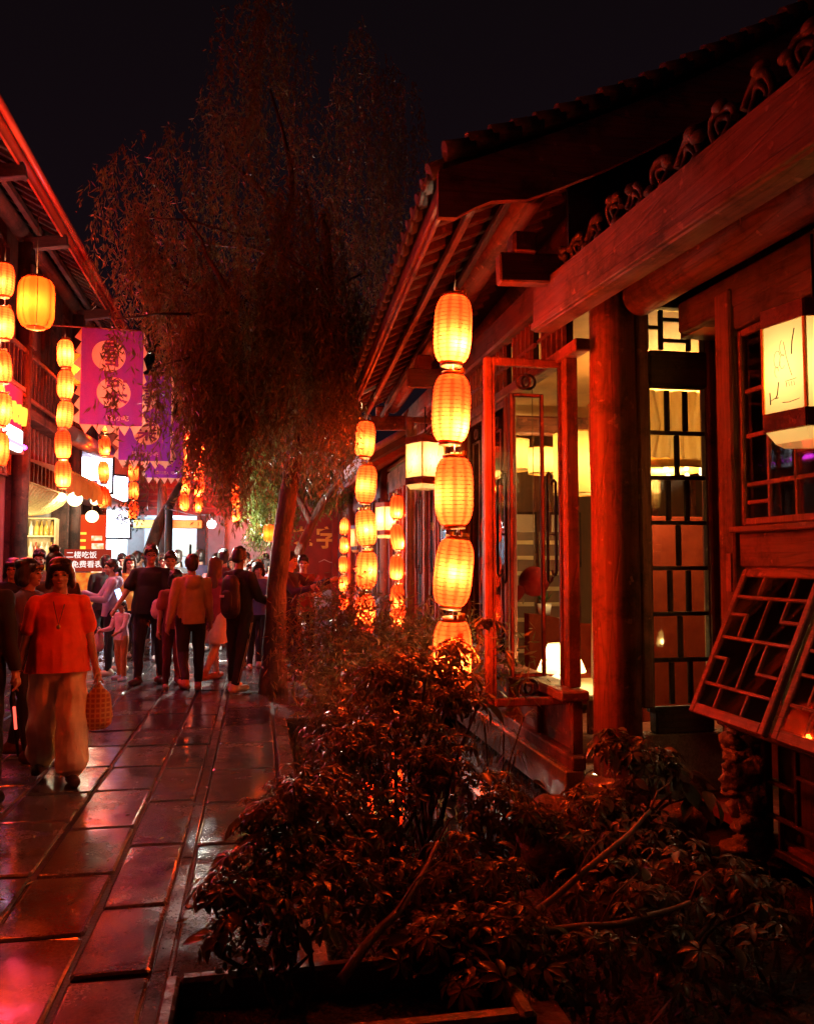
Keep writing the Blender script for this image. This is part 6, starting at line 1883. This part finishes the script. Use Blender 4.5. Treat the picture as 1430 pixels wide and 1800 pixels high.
def skeleton(pose, fem):
    J = {}
    sw = .165 if fem else .185
    hw = .095
    lean = R(pose.get('lean', 0))
    hipz = .90
    lowest = 9
    for s, k in ((1, 'l'), (-1, 'r')):
        hf, kb = pose.get('leg_' + k, (0, 4))
        out = pose.get('out_' + k, 2)
        hf, kb, ou = R(hf), R(kb), R(out)
        h = Vector((s * hw, 0, hipz))
        t = Vector((s * math.sin(ou) * .43, -math.sin(hf) * .43, -math.cos(hf) * .43))
        kn = h + t
        g = hf - kb
        an = kn + Vector((s * math.sin(ou) * .2, -math.sin(g) * .40, -math.cos(g) * .40))
        fa = pose.get('foot_' + k, 0)
        fd = Vector((s * .18, -1, -math.sin(R(fa)))).normalized()
        J['hip_' + k], J['knee_' + k], J['ank_' + k], J['toe_' + k] = h, kn, an, an + fd * .165 + Vector((0, 0, -.045))
        J['heel_' + k] = an + fd * -.045 + Vector((0, 0, -.045))
        lowest = min(lowest, an.z - .085, J['toe_' + k].z - .03)
    for s, k in ((1, 'l'), (-1, 'r')):
        f, o_, e = pose.get('arm_' + k, (4, 8, 12))
        f, o_, e = R(f), R(o_), R(e)
        sh = Vector((s * sw, 0, 1.375))
        d1 = Vector((s * math.sin(o_), -math.sin(f) * math.cos(o_), -math.cos(f) * math.cos(o_)))
        inn = pose.get('in_' + k, 0)
        o2 = o_ - R(inn)
        d2 = Vector((s * math.sin(o2), -math.sin(f + e) * math.cos(o2), -math.cos(f + e) * math.cos(o2)))
        el = sh + d1 * .285; wr = el + d2 * .245
        J['sh_' + k], J['el_' + k], J['wr_' + k], J['hd_' + k] = sh, el, wr, d2
    if lean:
        for k in J:
            if k[:2] in ('sh', 'el', 'wr'):
                J[k] = Vector((0, 0, .95)) + rotx(J[k] - Vector((0, 0, .95)), lean)
            elif k[:2] == 'hd': J[k] = rotx(J[k], lean)
    J['lean'] = lean; J['drop'] = lowest
    return J
def bend(J, p):
    p = Vector(p)
    return Vector((0, 0, .95)) + rotx(p - Vector((0, 0, .95)), J['lean']) if J['lean'] else p
def hand(mb, J, k, curl=.6):
    s = 1 if k == 'l' else -1
    w, d = J['wr_' + k], J['hd_' + k].normalized()
    side = Vector((0, -1, 0)) - d * (-d.y)           # thumb side looks forward
    if side.length < .2: side = Vector((0, 0, 1)) - d * d.z
    side.normalize()
    pal = d.cross(side) * s                          # palm normal, towards the body
    pc = w + d * .05
    capsule(mb, w, w + d * .085, .027, .032, .8, 8)
    capsule(mb, w + d * .05 + side * .02, w + d * .085 - side * .022, .022, .02, .8, 8)
    for i, (off, ln) in enumerate(((.027, .072), (.009, .080), (-.010, .074), (-.028, .058))):
        a = w + d * .085 + side * off
        b_ = a + (d * math.cos(curl * .6) + pal * math.sin(curl * .6)) * ln * .52
        c = b_ + (d * math.cos(curl * 1.7) + pal * math.sin(curl * 1.7)) * ln * .48
        capsule(mb, a, b_, .0098, .009, 1, 6); capsule(mb, b_, c, .009, .0078, 1, 6)
    a = w + d * .03 + side * .026
    b_ = a + (d * .6 + side * .7 + pal * .3).normalized() * .038; c = b_ + (d * .85 + side * .1 + pal * .5).normalized() * .032
    capsule(mb, a, b_, .013, .0105, 1, 6); capsule(mb, b_, c, .0105, .009, 1, 6)
def head_prims(mb, J, turn=0.0, nod=0.0):
    """returns the head transform"""
    nk = bend(J, (0, .005, 1.44))
    top = bend(J, (0, -.012, 1.60))
    capsule(mb, bend(J, (0, .015, 1.37)), bend(J, (0, -.006, 1.50)), .058, .052, 1, 12)
    Mh = Matrix.Translation(top) @ Matrix.Rotation(turn, 4, 'Z') @ Matrix.Rotation(nod, 4, 'X')
    def E(c, r, n=14, m=10):
        t = MB(); t.ell((0, 0, 0), r, n, m)
        mb.add([Mh @ (Vector(v) + Vector(c)) for v in t.v], t.f, True)
    E((0, .012, .022), (.074, .094, .088), 18, 12)           # skull
    E((0, -.030, -.045), (.058, .060, .066), 16, 10)          # face
    E((0, -.058, -.092), (.030, .030, .024))                  # chin
    E((0, -.091, -.020), (.010, .014, .026)); E((0, -.098, -.038), (.015, .014, .011))   # nose
    for s in (-1, 1):
        E((s * .076, .012, -.012), (.010, .018, .030))        # ear
        E((s * .040, -.066, -.040), (.022, .018, .016))       # cheek
        E((s * .030, -.082, .010), (.022, .012, .008))        # brow ridge
    return Mh
def add_face(e, Mh, glasses=False):
    for s in (-1, 1):
        MB().ell((0, 0, 0), (.0135, .007, .0062), 10, 6).build('eye', M['eye'], e).matrix_basis = Mh @ Matrix.Translation((s * .031, -.0865, -.008))
        MB().box((0, 0, 0), (.034, .008, .006), ch=.002).build('eyebrow', M['hair'], e).matrix_basis = Mh @ Matrix.Translation((s * .032, -.089, .016)) @ Matrix.Rotation(s * R(6), 4, 'Y') @ Matrix.Rotation(s * R(18), 4, 'Z')
    MB().ell((0, 0, 0), (.023, .008, .0065), 12, 6).build('mouth', M['lip'], e).matrix_basis = Mh @ Matrix.Translation((0, -.0875, -.070))
    if glasses:
        g = MB()
        for s in (-1, 1): g.torus((s * .033, -.104, -.006), .024, .0018, 'Y', 16, 4, 1.15); g.tube([(s * .060, -.102, -.002), (s * .080, 0, 0)], .0018, 4)
        g.tube([(-.008, -.106, -.002), (.008, -.106, -.002)], .0018, 4)
        g.build('spectacles', M['black'], e).matrix_basis = Mh
def make_hair(style, Mh, J, mat, seed):
    h = MB()
    def E(c, r, n=12, m=8):
        t = MB(); t.ell((0, 0, 0), r, n, m)
        h.add([Mh @ (Vector(v) + Vector(c)) for v in t.v], t.f, True)
    E((0, .024, .048), (.084, .100, .082), 16, 10)
    E((0, .055, .0), (.082, .070, .090))
    for sg in (-1, 1): E((sg * .072, -.005, .030), (.016, .055, .045)); E((sg * .058, -.045, .052), (.024, .034, .030))
    for i in range(7): E((-.055 + .018 * i, -.052 - .022 * (1 - abs(i - 3) / 3), .060 - .004 * abs(i - 3)), (.017, .020, .026), 8, 6)
    rr = random.Random(seed)
    if style == 'bob':
        for s in (-1, 1):
            E((s * .082, .012, -.02), (.026, .062, .085)); E((s * .088, .010, -.075), (.028, .05, .05)); E((s * .06, -.052, .04), (.028, .03, .045))
        E((0, .075, -.045), (.092, .055, .085)); E((0, .04, .075), (.095, .10, .062))
        for i in range(8): E((-.064 + .018 * i, -.078, .052 + rr.uniform(-.006, .004)), (.014, .016, .030), 8, 6)
    elif style == 'long':
        for s in (-1, 1):
            E((s * .078, .02, -.03), (.024, .055, .10)); E((s * .082, .03, -.14), (.03, .045, .10))
        E((0, .070, -.09), (.090, .050, .13)); E((0, .085, -.22), (.10, .04, .13)); E((.02, .08, -.30), (.07, .035, .10))
    elif style == 'bun':
        E((0, .05, .145), (.052, .052, .044)); E((0, .07, -.03), (.078, .05, .07))
    elif style == 'pony':
        E((0, .115, -.02), (.036, .045, .05)); E((0, .13, -.12), (.032, .03, .10)); E((0, .125, -.22), (.022, .022, .08))
    else:
        for i in range(16):
            a, q = rr.uniform(0, 6.28), rr.uniform(.2, .95)
            E((.075 * q * math.cos(a), .018 + .09 * q * math.sin(a), .048 + .080 * math.sqrt(1 - q * q)), (.02, .022, .016), 8, 6)
        E((0, .08, -.045), (.07, .04, .05))
    return weld('hair', h, .0095, 1, .6, .0040, mat, seed)
_pn = [0]
def person(label, x, y, face, H, pose=None, top=((.1, .1, .1), 'short'), bottom=('trousers', (.02, .02, .02)), shoes=(.5, .5, .5), hair='short', hairmat=None, fem=False, faced=True, glasses=False, group='people walking in the lantern street', turn=0, nod=0, fine=False, belly=0.0, hood=False, stripes=False, curl=.6, girth=1.0):
    pose = pose or {}
    _pn[0] += 1; sd = _pn[0] * 1.37
    J = skeleton(pose, fem)
    e = empty('person', (x, y, 0), face, label=label, cat='person', group=group)
    s = H / 1.715
    e.scale = (s, s, s)
    dz = -J['drop']
    root = Vector((0, 0, dz))
    vox = .0085 if fine else .0115
    b = MB()
    tw = (.125 if fem else .14) * girth
    capsule(b, (0, 0, .93), bend(J, (0, 0, 1.06)), .135 * girth, tw * .95, .68, 16)
    capsule(b, bend(J, (0, 0, 1.06)), bend(J, (0, 0, 1.29)), tw, (.135 if fem else .155) * girth, .66, 16)
    capsule(b, J['sh_l'] * .78 + J['sh_r'] * .22, J['sh_r'] * .78 + J['sh_l'] * .22, .062, .062, 1, 12)
    for k in 'lr':
        capsule(b, J['hip_' + k], J['knee_' + k], .082 * girth, .056); capsule(b, J['knee_' + k], J['knee_' + k].lerp(J['ank_' + k], .35), .054, .056); capsule(b, J['knee_' + k].lerp(J['ank_' + k], .35), J['ank_' + k], .054, .036)
        capsule(b, J['heel_' + k] + Vector((0, 0, .01)), J['toe_' + k] + Vector((0, 0, .005)), .034, .03, 1, 10); capsule(b, J['ank_' + k], J['heel_' + k], .036, .032)
        capsule(b, J['sh_' + k], J['el_' + k], .048 * girth, .038); capsule(b, J['el_' + k], J['wr_' + k], .038, .026)
        hand(b, J, k, curl)
    Mh = head_prims(b, J, R(turn), R(nod))
    body = link('body', weld('body', b, vox, 2, .5, 0, M['skin']), None, e, root)
    # top
    t = MB()
    rgb, sl = top
    gap = .016
    hem = .86 if sl != 'coat' else .60
    if sl != 'coat' and pose.get('hem'): hem = pose['hem']
    capsule(t, (0, 0, hem - .06), bend(J, (0, 0, 1.08)), (.186 if fem else .184) * girth + belly, tw + gap + .012 + belly, .80, 18)
    capsule(t, bend(J, (0, 0, 1.06)), bend(J, (0, -.004, 1.28)), tw + gap + .006 + belly, (.152 if fem else .170) * girth, .70, 18)
    capsule(t, J['sh_l'] * .80 + J['sh_r'] * .20, J['sh_r'] * .80 + J['sh_l'] * .20, .074, .074, 1, 14)
    capsule(t, bend(J, (0, .01, 1.40)), bend(J, (0, .012, 1.405)), .078, .075, 1, 12)
    for k in 'lr':
        if sl == 'short':
            q = J['sh_' + k].lerp(J['el_' + k], .66)
            capsule(t, J['sh_' + k], q, .064 * girth ** .4, .070 * girth ** .4)
        else:
            capsule(t, J['sh_' + k], J['el_' + k], .066 * girth, .057); capsule(t, J['el_' + k], J['wr_' + k], .056, .044)
    if hood:
        for a in np.linspace(-2.4, 2.4, 9):
            c = bend(J, (.085 * math.sin(a), .03 + .075 * math.cos(a) , 1.425 + .012 * math.cos(a)))
            t.ell(c, (.042, .042, .036), 10, 6)
        t.ell(bend(J, (0, .115, 1.37)), (.10, .05, .085), 12, 8)
    o = link('top', weld('top', t, vox * 1.1, 2, .5, .0085 if fine else .0075, cloth(rgb), sd, None if max(J['wr_l'].z, J['wr_r'].z) < 0 else hem), None, e, root)
    # legs
    kind, rgb2 = bottom
    q = MB()
    capsule(q, (0, 0, .90), (0, 0, 1.00), (.148 if fem else .15) * girth, .135 * girth, .70, 16)
    if kind == 'skirt':
        capsule(q, (0, 0, .60), (0, 0, .95), .205, .14, .72, 18)
        for k in 'lr': capsule(q, J['hip_' + k], J['hip_' + k].lerp(J['knee_' + k], .75), .105, .115)
    elif kind == 'shorts':
        for k in 'lr': capsule(q, J['hip_' + k], J['hip_' + k].lerp(J['knee_' + k], .72), .105, .105)
    elif kind == 'wide':
        for k in 'lr':
            c = J['knee_' + k].lerp(J['ank_' + k], .80)
            capsule(q, J['hip_' + k], J['knee_' + k], .112, .112); capsule(q, J['knee_' + k], c, .112, .120, 1, 14)
    else:
        for k in 'lr':
            capsule(q, J['hip_' + k], J['knee_' + k], .097 * girth, .070); capsule(q, J['knee_' + k], J['ank_' + k] + Vector((0, 0, .02)), .070, .050)
    link('trousers' if kind in ('trousers', 'wide') else kind, weld(kind, q, vox * 1.1, 2, .5, .009 if kind != 'wide' else .014, cloth(rgb2), sd + 2, {'skirt': .56, 'wide': None}.get(kind)), None, e, root)
    if stripes:
        for k, sg in (('l', 1), ('r', -1)):
            for dy in (-.012, .012):
                mb = MB(); mb.tube([J['hip_' + k] + Vector((sg * .096, dy, -.08)), J['knee_' + k] + Vector((sg * .071, dy, 0)), J['ank_' + k] + Vector((sg * .052, dy, .04))], .005, 5); mb.build('stripe', cloth((.6, .5, .4)), e, root)
    for k in 'lr':
        sh_ = MB()
        capsule(sh_, J['heel_' + k] + Vector((0, 0, .004)), J['toe_' + k] + Vector((0, 0, .002)), .046, .042, 1, 12); capsule(sh_, J['ank_' + k] + Vector((0, 0, .01)), J['heel_' + k], .046, .044)
        link('shoe', weld('shoe', sh_, .009, 2, .6, 0, cloth(shoes)), None, e, root)
    hm = hairmat or M['hair']
    link('hair', make_hair(hair, Mh, J, hm, sd), None, e, root)
    if faced: add_face(e, Matrix.Translation(root) @ Mh, glasses)
    e['_J'] = 0
    del e['_J']
    return e, J, root, s, Mh
def world_of(e, s, p):
    c, q = math.cos(e.rotation_euler.z), math.sin(e.rotation_euler.z)
    p = Vector(p) * s
    return Vector((p.x * c - p.y * q + e.location.x, p.x * q + p.y * c + e.location.y, p.z))
def spot(px, py):
    p = at_z(px, py, 0.0); return p.x, p.y
CAMF = lambda x, y: math.atan2(x, y) * -1        # facing the camera from (x, y)
# 1. the woman in orange
x, y = spot(98, 1374)
e, J, rt, s, Mh = person('woman in a bright orange T-shirt and wide tan trousers walking toward us', x, y, R(10), 1.60,
    {'leg_l': (10, 6), 'leg_r': (-10, 14), 'arm_l': (2, 12, 8), 'arm_r': (2, 13, 10), 'hem': .84}, ((.92, .11, .03), 'short'), ('wide', (.80, .66, .44)), (.05, .02, .015), 'bob', None, True, True, fine=True, belly=.03, girth=1.2)
pd = MB(); pd.tube([Mh @ Vector((sg * .055, -.01, -.155)) if t == 0 else Vector((sg * .05 * (1 - t), -.11 - .055 * t, 1.415 - .20 * t)) for sg in (-1,) for t in (0, .3, .6, 1)] + [Vector((.05 * (1 - t), -.11 - .055 * t, 1.415 - .20 * t)) for t in (.6, .3)] + [Mh @ Vector((.055, -.01, -.155))], .0035, 5)
pd.build('necklace', M['black'], e, rt)
MB().ell((0, -.172, 1.20), (.016, .008, .020), 10, 7).build('pendant', M['gold'], e, rt)
MB().torus((J['wr_r'].x, J['wr_r'].y, J['wr_r'].z), .034, .005, 'Z', 16, 6).build('bracelet', M['black'], e, rt)
hp_ = world_of(e, s, J['wr_l'] + rt + J['hd_l'] * .10)
# plaid bag
def carrier(name, loc, w, h, d, mat, label, rz=0, knot=True):
    k = empty(name, loc, rz, label=label, cat='bag')
    mb = MB(); capsule(mb, (0, 0, -h * .72), (0, 0, -h * .40), w * .5, w * .42, d / w, 14); capsule(mb, (0, 0, -h * .40), (0, 0, -h * .05), w * .36, w * .08, d / w, 12)
    link('body', weld('body', mb, .009, 2, .6, .006, mat, w * 50), None, k)
    MB().tube([(-.03, 0, -h * .06), (-.025, 0, .0), (0, 0, .02), (.025, 0, 0), (.03, 0, -h * .06)], .008, 6).build('handle', mat, k)
    return k
def plaid():
    m, nt, out = new_mat('orange_plaid_cloth'); L = nt.links.new
    tc = N(nt, 'TexCoord')
    bs = N(nt, 'BsdfPrincipled'); bs.inputs['Roughness'].default_value = .6
    w1 = N(nt, 'TexWave'); w1.inputs['Scale'].default_value = 9; w1.bands_direction = 'X'
    w2 = N(nt, 'TexWave'); w2.inputs['Scale'].default_value = 9; w2.bands_direction = 'Z'
    L(tc.outputs['Object'], w1.inputs[0]); L(tc.outputs['Object'], w2.inputs[0])
    mm = N(nt, 'Math', operation='MAXIMUM'); L(w1.outputs['Fac'], mm.inputs[0]); L(w2.outputs['Fac'], mm.inputs[1])
    rp = N(nt, 'ValToRGB'); rp.color_ramp.elements[0].position = .55; rp.color_ramp.elements[0].color = (.36, .10, .035, 1); rp.color_ramp.elements[1].position = .9; rp.color_ramp.elements[1].color = (.60, .34, .12, 1)
    L(mm.outputs[0], rp.inputs[0]); L(rp.outputs[0], bs.inputs['Base Color']); L(bs.outputs[0], out.inputs[0])
    return m
M['plaid'] = plaid()
carrier('shopping_bag', hp_, .22, .36, .14, M['plaid'], 'orange checked shopping bag hanging from the hand of the woman in orange', R(10))
hp_ = world_of(e, s, J['wr_r'] + rt + J['hd_r'] * .12)
um = empty('folded_umbrella', hp_, label='dark folded umbrella with a red tip strip held low by the woman in orange', cat='umbrella')
MB().tube([(0, 0, .03), (-.005, .02, -.10), (.035, .05, -.50)], [.012, .022, .008], 8).build('canopy', M['black'], um)
MB().tube([(0.012, -.0, -.14), (.022, .02, -.30)], [.010, .010], 6).build('strap', emit('red_strap_glow', (1, .08, .05), .8), um)  # the strap is no lamp; its red shine is put in as emission
# 2-4. people round her
x, y = spot(8, 1400)
person('person all in black with long hair cut off by the street edge on our side', x - .20, y, R(20), 1.66, {'leg_l': (8, 6), 'leg_r': (-6, 8)}, ((.014, .012, .014), 'long'), ('trousers', (.012, .012, .014)), (.02, .02, .02), 'long', None, True)
p = at_y(52, 990, 7.1)
person('woman with bobbed hair in a violet-grey blouse turning away beside the orange shirt', p.x, 7.1, R(75), 1.60, {'leg_l': (-8, 10), 'leg_r': (10, 6), 'arm_r': (20, 8, 60)}, ((.10, .06, .11), 'long'), ('trousers', (.02, .02, .03)), (.10, .03, .02), 'bob', None, True)
p = at_y(99, 960, 7.9)
person('person with hair tied in a high bun walking away behind the orange shirt', p.x, 7.9, R(178), 1.66, {'leg_l': (10, 6)}, ((.08, .04, .03), 'long'), ('trousers', (.03, .03, .03)), (.1, .1, .1), 'bun', None, True, False)
# 5-6 lilac hoodie and child
x, y = spot(200, 1186)
e, J, rt, s, Mh = person('woman in a lilac hooded jacket seen from the side holding up a phone', x - .05, y, R(-72), 1.60, {'leg_l': (6, 6), 'leg_r': (-10, 8), 'arm_l': (25, 6, 70), 'arm_r': (30, 6, 80)}, ((.36, .27, .42), 'long'), ('trousers', (.015, .015, .02)), (.75, .68, .55), 'pony', None, True, True, hood=True)
hp_ = world_of(e, s, J['wr_l'] + rt + J['hd_l'] * .10)
ph = empty('phone', at_y(209, 1044, y - .25), R(30), label='phone with a glowing blue screen held up in front of the lilac jacket', cat='phone')
ph.rotation_euler = (R(14), R(-20), R(10))
MB().box((0, 0, 0), (.075, .009, .15), ch=.004).build('body', M['black'], ph); MB().box((0, -.0062, 0), (.068, .003, .138)).build('screen', emit('blue_phone_screen', (.25, .45, 1.0), 4.0), ph)
x, y = spot(212, 1196)
e, J, rt, s, Mh = person('small girl in a pink top and orange leggings standing before the lilac jacket', x, y, R(-35), 1.06, {'leg_l': (4, 4), 'leg_r': (-4, 4), 'arm_l': (30, 8, 40), 'arm_r': (20, 8, 60)}, ((.62, .38, .50), 'long'), ('trousers', (.62, .20, .07)), (.45, .50, .75), 'pony', None, True, True, nod=6)
tb2 = carrier('tote_bag', world_of(e, s, J['wr_r'] + rt + Vector((-.05, -.02, .05))), .20, .30, .09, cloth((.62, .52, .50)), 'small pale tote bag hanging at the girl in pink', R(-35))
# 7 the man in black
x, y = spot(262, 1202)
e, J, rt, s, Mh = person('tall man in a black T-shirt and glasses carrying a white plastic bag', x, y, R(-8), 1.78, {'leg_l': (-5, 6), 'leg_r': (8, 5), 'arm_l': (14, 9, 66), 'in_l': 8, 'arm_r': (24, 18, 14)}, ((.012, .012, .014), 'short'), ('trousers', (.014, .016, .026)), (.06, .04, .035), 'short', None, False, True, True, belly=.035, girth=1.12, turn=20)
hp_ = world_of(e, s, J['wr_l'] + rt + J['hd_l'] * .10)
carrier('plastic_bag', hp_ + Vector((-.02, -.02, .02)), .22, .20, .12, cloth((.72, .62, .62)), 'crumpled white plastic bag over the arm of the man in black')
# 8 boy, 9 tan hoodie
x, y = spot(300, 1212); p = at_y(300, 1000, 11.2)
person('young man with dark fringe facing us between the black T-shirt and the tan hoodie', p.x, 11.2, R(4), 1.70, {'leg_l': (7, 5), 'leg_r': (-4, 8)}, ((.66, .56, .54), 'short'), ('trousers', (.16, .03, .04)), (.3, .1, .08), 'short', None, False, True)
p = at_y(313, 1030, 10.9)
person('short boy with a bowl haircut half hidden behind the tan hoodie', p.x, 10.6, R(20), 1.46, {'leg_l': (5, 5)}, ((.30, .10, .08), 'short'), ('trousers', (.12, .03, .04)), (.3, .2, .15), 'bob', None, False, True)
x, y = spot(334, 1216)
person('teenager in a tan hoodie walking away from us with both arms down', x, y, R(192), 1.66, {'leg_l': (-18, 26), 'leg_r': (12, 6), 'arm_l': (-8, 10, 12), 'arm_r': (8, 8, 14)}, ((.52, .38, .20), 'long'), ('trousers', (.014, .012, .012)), (.62, .25, .14), 'short', None, False, False, hood=True, stripes=True)
# 10 maroon coat, white skirt
x, y = spot(376, 1198)
person('woman with long brown hair in a plum coat and white skirt striding away', x, y, R(150), 1.66, {'leg_l': (22, 10), 'leg_r': (-20, 18), 'arm_l': (-14, 8, 12), 'arm_r': (14, 8, 16), 'hem': .74}, ((.22, .04, .09), 'long'), ('skirt', (.74, .62, .60)), (.30, .12, .08), 'long', M['hairbr'], True, False)
# 11 black jacket man
x, y = spot(420, 1216)
e, J, rt, s, Mh = person('young man in a black jacket and striped track trousers looking down to one side', x, y, R(140), 1.74, {'leg_l': (6, 5), 'leg_r': (-12, 4), 'out_l': 5, 'arm_l': (22, 8, 60), 'arm_r': (18, 8, 50), 'lean': 3}, ((.012, .011, .012), 'long'), ('trousers', (.012, .012, .013)), (.78, .66, .54), 'short', None, False, True, stripes=True, nod=18, turn=20)
bk = empty('backpack', world_of(e, s, Vector((0, .15, 1.16)) + rt), e.rotation_euler.z, label='black backpack with a small white tag on the young man in the black jacket', cat='backpack')
mb = MB(); capsule(mb, (0, .02, -.16), (0, .02, .12), .15, .13, .55, 14); link('body', weld('body', mb, .011, 2, .6, .003, M['black'], 3), None, bk)
mb = MB(); capsule(mb, (0, .085, -.15), (0, .085, -.02), .09, .085, .4, 12); link('pocket', weld('pocket', mb, .011, 2, .6, 0, M['black'], 4), None, bk)
MB().box((.04, .128, -.02), (.07, .008, .03), ch=.003).build('tag', cloth((.8, .7, .65)), bk)
# 12-14 people near the trunk
x, y = spot(452, 1176)
person('short-haired girl in a blue-violet jacket and dark trousers behind the black jacket', x, y, R(8), 1.56, {'leg_l': (5, 5), 'arm_l': (22, 5, 75), 'arm_r': (22, 5, 75), 'in_l': 25, 'in_r': 25}, ((.12, .10, .30), 'long'), ('trousers', (.02, .016, .02)), (.75, .62, .52), 'bob', None, True, True)
x, y = spot(496, 1196)
person('man in a navy jacket leaning on the willow trunk with one arm raised', x + .10, y + .3, R(60), 1.70, {'leg_l': (12, 6), 'leg_r': (-4, 5), 'arm_l': (60, 8, 50), 'arm_r': (45, 8, 60)}, ((.035, .02, .06), 'long'), ('trousers', (.02, .012, .015)), (.75, .68, .6), 'short', None, False, True)
p = at_y(533, 1000, 12.0)
person('waiter in a dark red vest and yellow sleeves with folded hands right of the willow', p.x, 12.0, R(0), 1.66, {'arm_l': (22, 12, 72), 'arm_r': (22, 12, 72), 'in_l': 50, 'in_r': 50}, ((.22, .05, .03), 'short'), ('trousers', (.03, .012, .012)), (.1, .05, .04), 'short', None, False, True)
p = at_y(229, 990, 12.8)
person('woman with long black hair in a yellow top lit by the shops', p.x, 12.8, R(12), 1.66, {'leg_l': (5, 5)}, ((.60, .42, .08), 'short'), ('trousers', (.03, .03, .05)), (.7, .65, .6), 'long', None, True, True)
# deeper crowd: three built figures, then recoloured copies
def proto(label, x, y, rz, H, **k):
    return person(label, x, y, rz, H, group='people in the crowd deeper down the street', **k)[0]
A = proto('man in a grey jacket facing us deep in the crowd by the doorway', -2.2, 16.2, R(5), 1.72, pose={'leg_l': (8, 6)}, top=((.20, .19, .20), 'long'), bottom=('trousers', (.03, .03, .04)), hair='short')
B = proto('woman in a rose blouse facing us deep in the crowd under the bare bulb', -.75, 15.0, R(-6), 1.62, pose={'leg_r': (8, 6)}, top=((.50, .22, .24), 'short'), bottom=('trousers', (.03, .03, .05)), hair='long', fem=True)
C = proto('dark-coated man seen from behind deep in the crowd', -1.3, 14.0, R(185), 1.74, pose={'leg_l': (8, 6)}, top=((.03, .03, .035), 'long'), bottom=('trousers', (.02, .02, .025)), hair='short', faced=False)
D_ = proto('woman in spectacles and a white blouse among the heads left of the willow', -.02, 13.2, R(-3), 1.60, pose={}, top=((.66, .60, .56), 'short'), bottom=('trousers', (.05, .05, .09)), hair='bob', fem=True, glasses=True)
far_people = [  # source, px, Y, height scale, colour, label
    (A, 288, 13.6, .98, (.30, .07, .07), 'man in a brick red jacket behind the man in glasses'),
    (B, 444, 12.6, .97, (.55, .45, .16), 'woman in a mustard top peering past the black jacket'),
    (C, 393, 12.9, 1.0, (.10, .05, .05), 'brown-coated man from behind right of the plum coat'),
    (D_, 475, 14.2, 1.0, (.45, .30, .45), 'woman in glasses and a mauve blouse just left of the willow trunk'),
    (A, 432, 15.5, 1.0, (.50, .54, .62), 'man in a pale blue jacket in the gap left of the willow'),
    (C, 466, 16.4, .98, (.22, .08, .06), 'rust-coated man from behind near the white wall'),
    (B, 312, 14.6, .98, (.66, .68, .66), 'woman in a white blouse beyond the tan hoodie'),
    (C, 352, 15.2, 1.02, (.05, .04, .09), 'man in an indigo coat from behind under the twin lantern strings'),
    (A, 380, 17.8, 1.0, (.34, .30, .26), 'man in a beige jacket under the bare bulb'),
    (B, 408, 17.0, 1.02, (.52, .50, .48), 'woman in a pale grey blouse before the black door post'),
    (D_, 270, 16.6, 1.0, (.12, .24, .14), 'woman in glasses and a green blouse before the cool doorway'),
    (C, 240, 15.6, 1.0, (.16, .14, .16), 'charcoal-coated man from behind by the square white board'),
    (A, 215, 14.2, .98, (.40, .16, .30), 'man in a magenta jacket left of the long-haired woman in yellow'),
    (C, 186, 13.4, .95, (.02, .02, .02), 'person in a black coat from behind next to the notice board'),
    (B, 515, 15.8, 1.0, (.42, .10, .10), 'woman in a crimson blouse right behind the willow trunk'),
    (D_, 24, 9.6, 1.0, (.015, .015, .02), 'woman in a black blouse and glasses in front of the drinks shop'),
    (C, 136, 16.4, .96, (.04, .03, .05), 'man in a blackish coat from behind to the left of the menu board'),
    (A, 70, 11.6, 1.0, (.26, .22, .20), 'man in a taupe jacket before the drinks shop counter'),
    (B, 336, 18.8, 1.0, (.26, .14, .22), 'woman in a plum blouse at the foot of the cool doorway'),
    (C, 300, 19.4, 1.02, (.12, .10, .08), 'umber-coated man from behind at the end of the street'),
]
for (src, px, Y, sc_, rgb, lab) in far_people:
    c = copy_tree(src)
    p = at_y(px, 985, Y)
    c.location = (p.x, Y, 0); c.scale = src.scale * sc_; c.rotation_euler.z = src.rotation_euler.z + R(random.uniform(-25, 25))
    c['label'] = lab
    for ch in c.children:
        if ch.name.startswith('top'):
            ch.material_slots[0].link = 'OBJECT'; ch.material_slots[0].material = cloth(rgb)
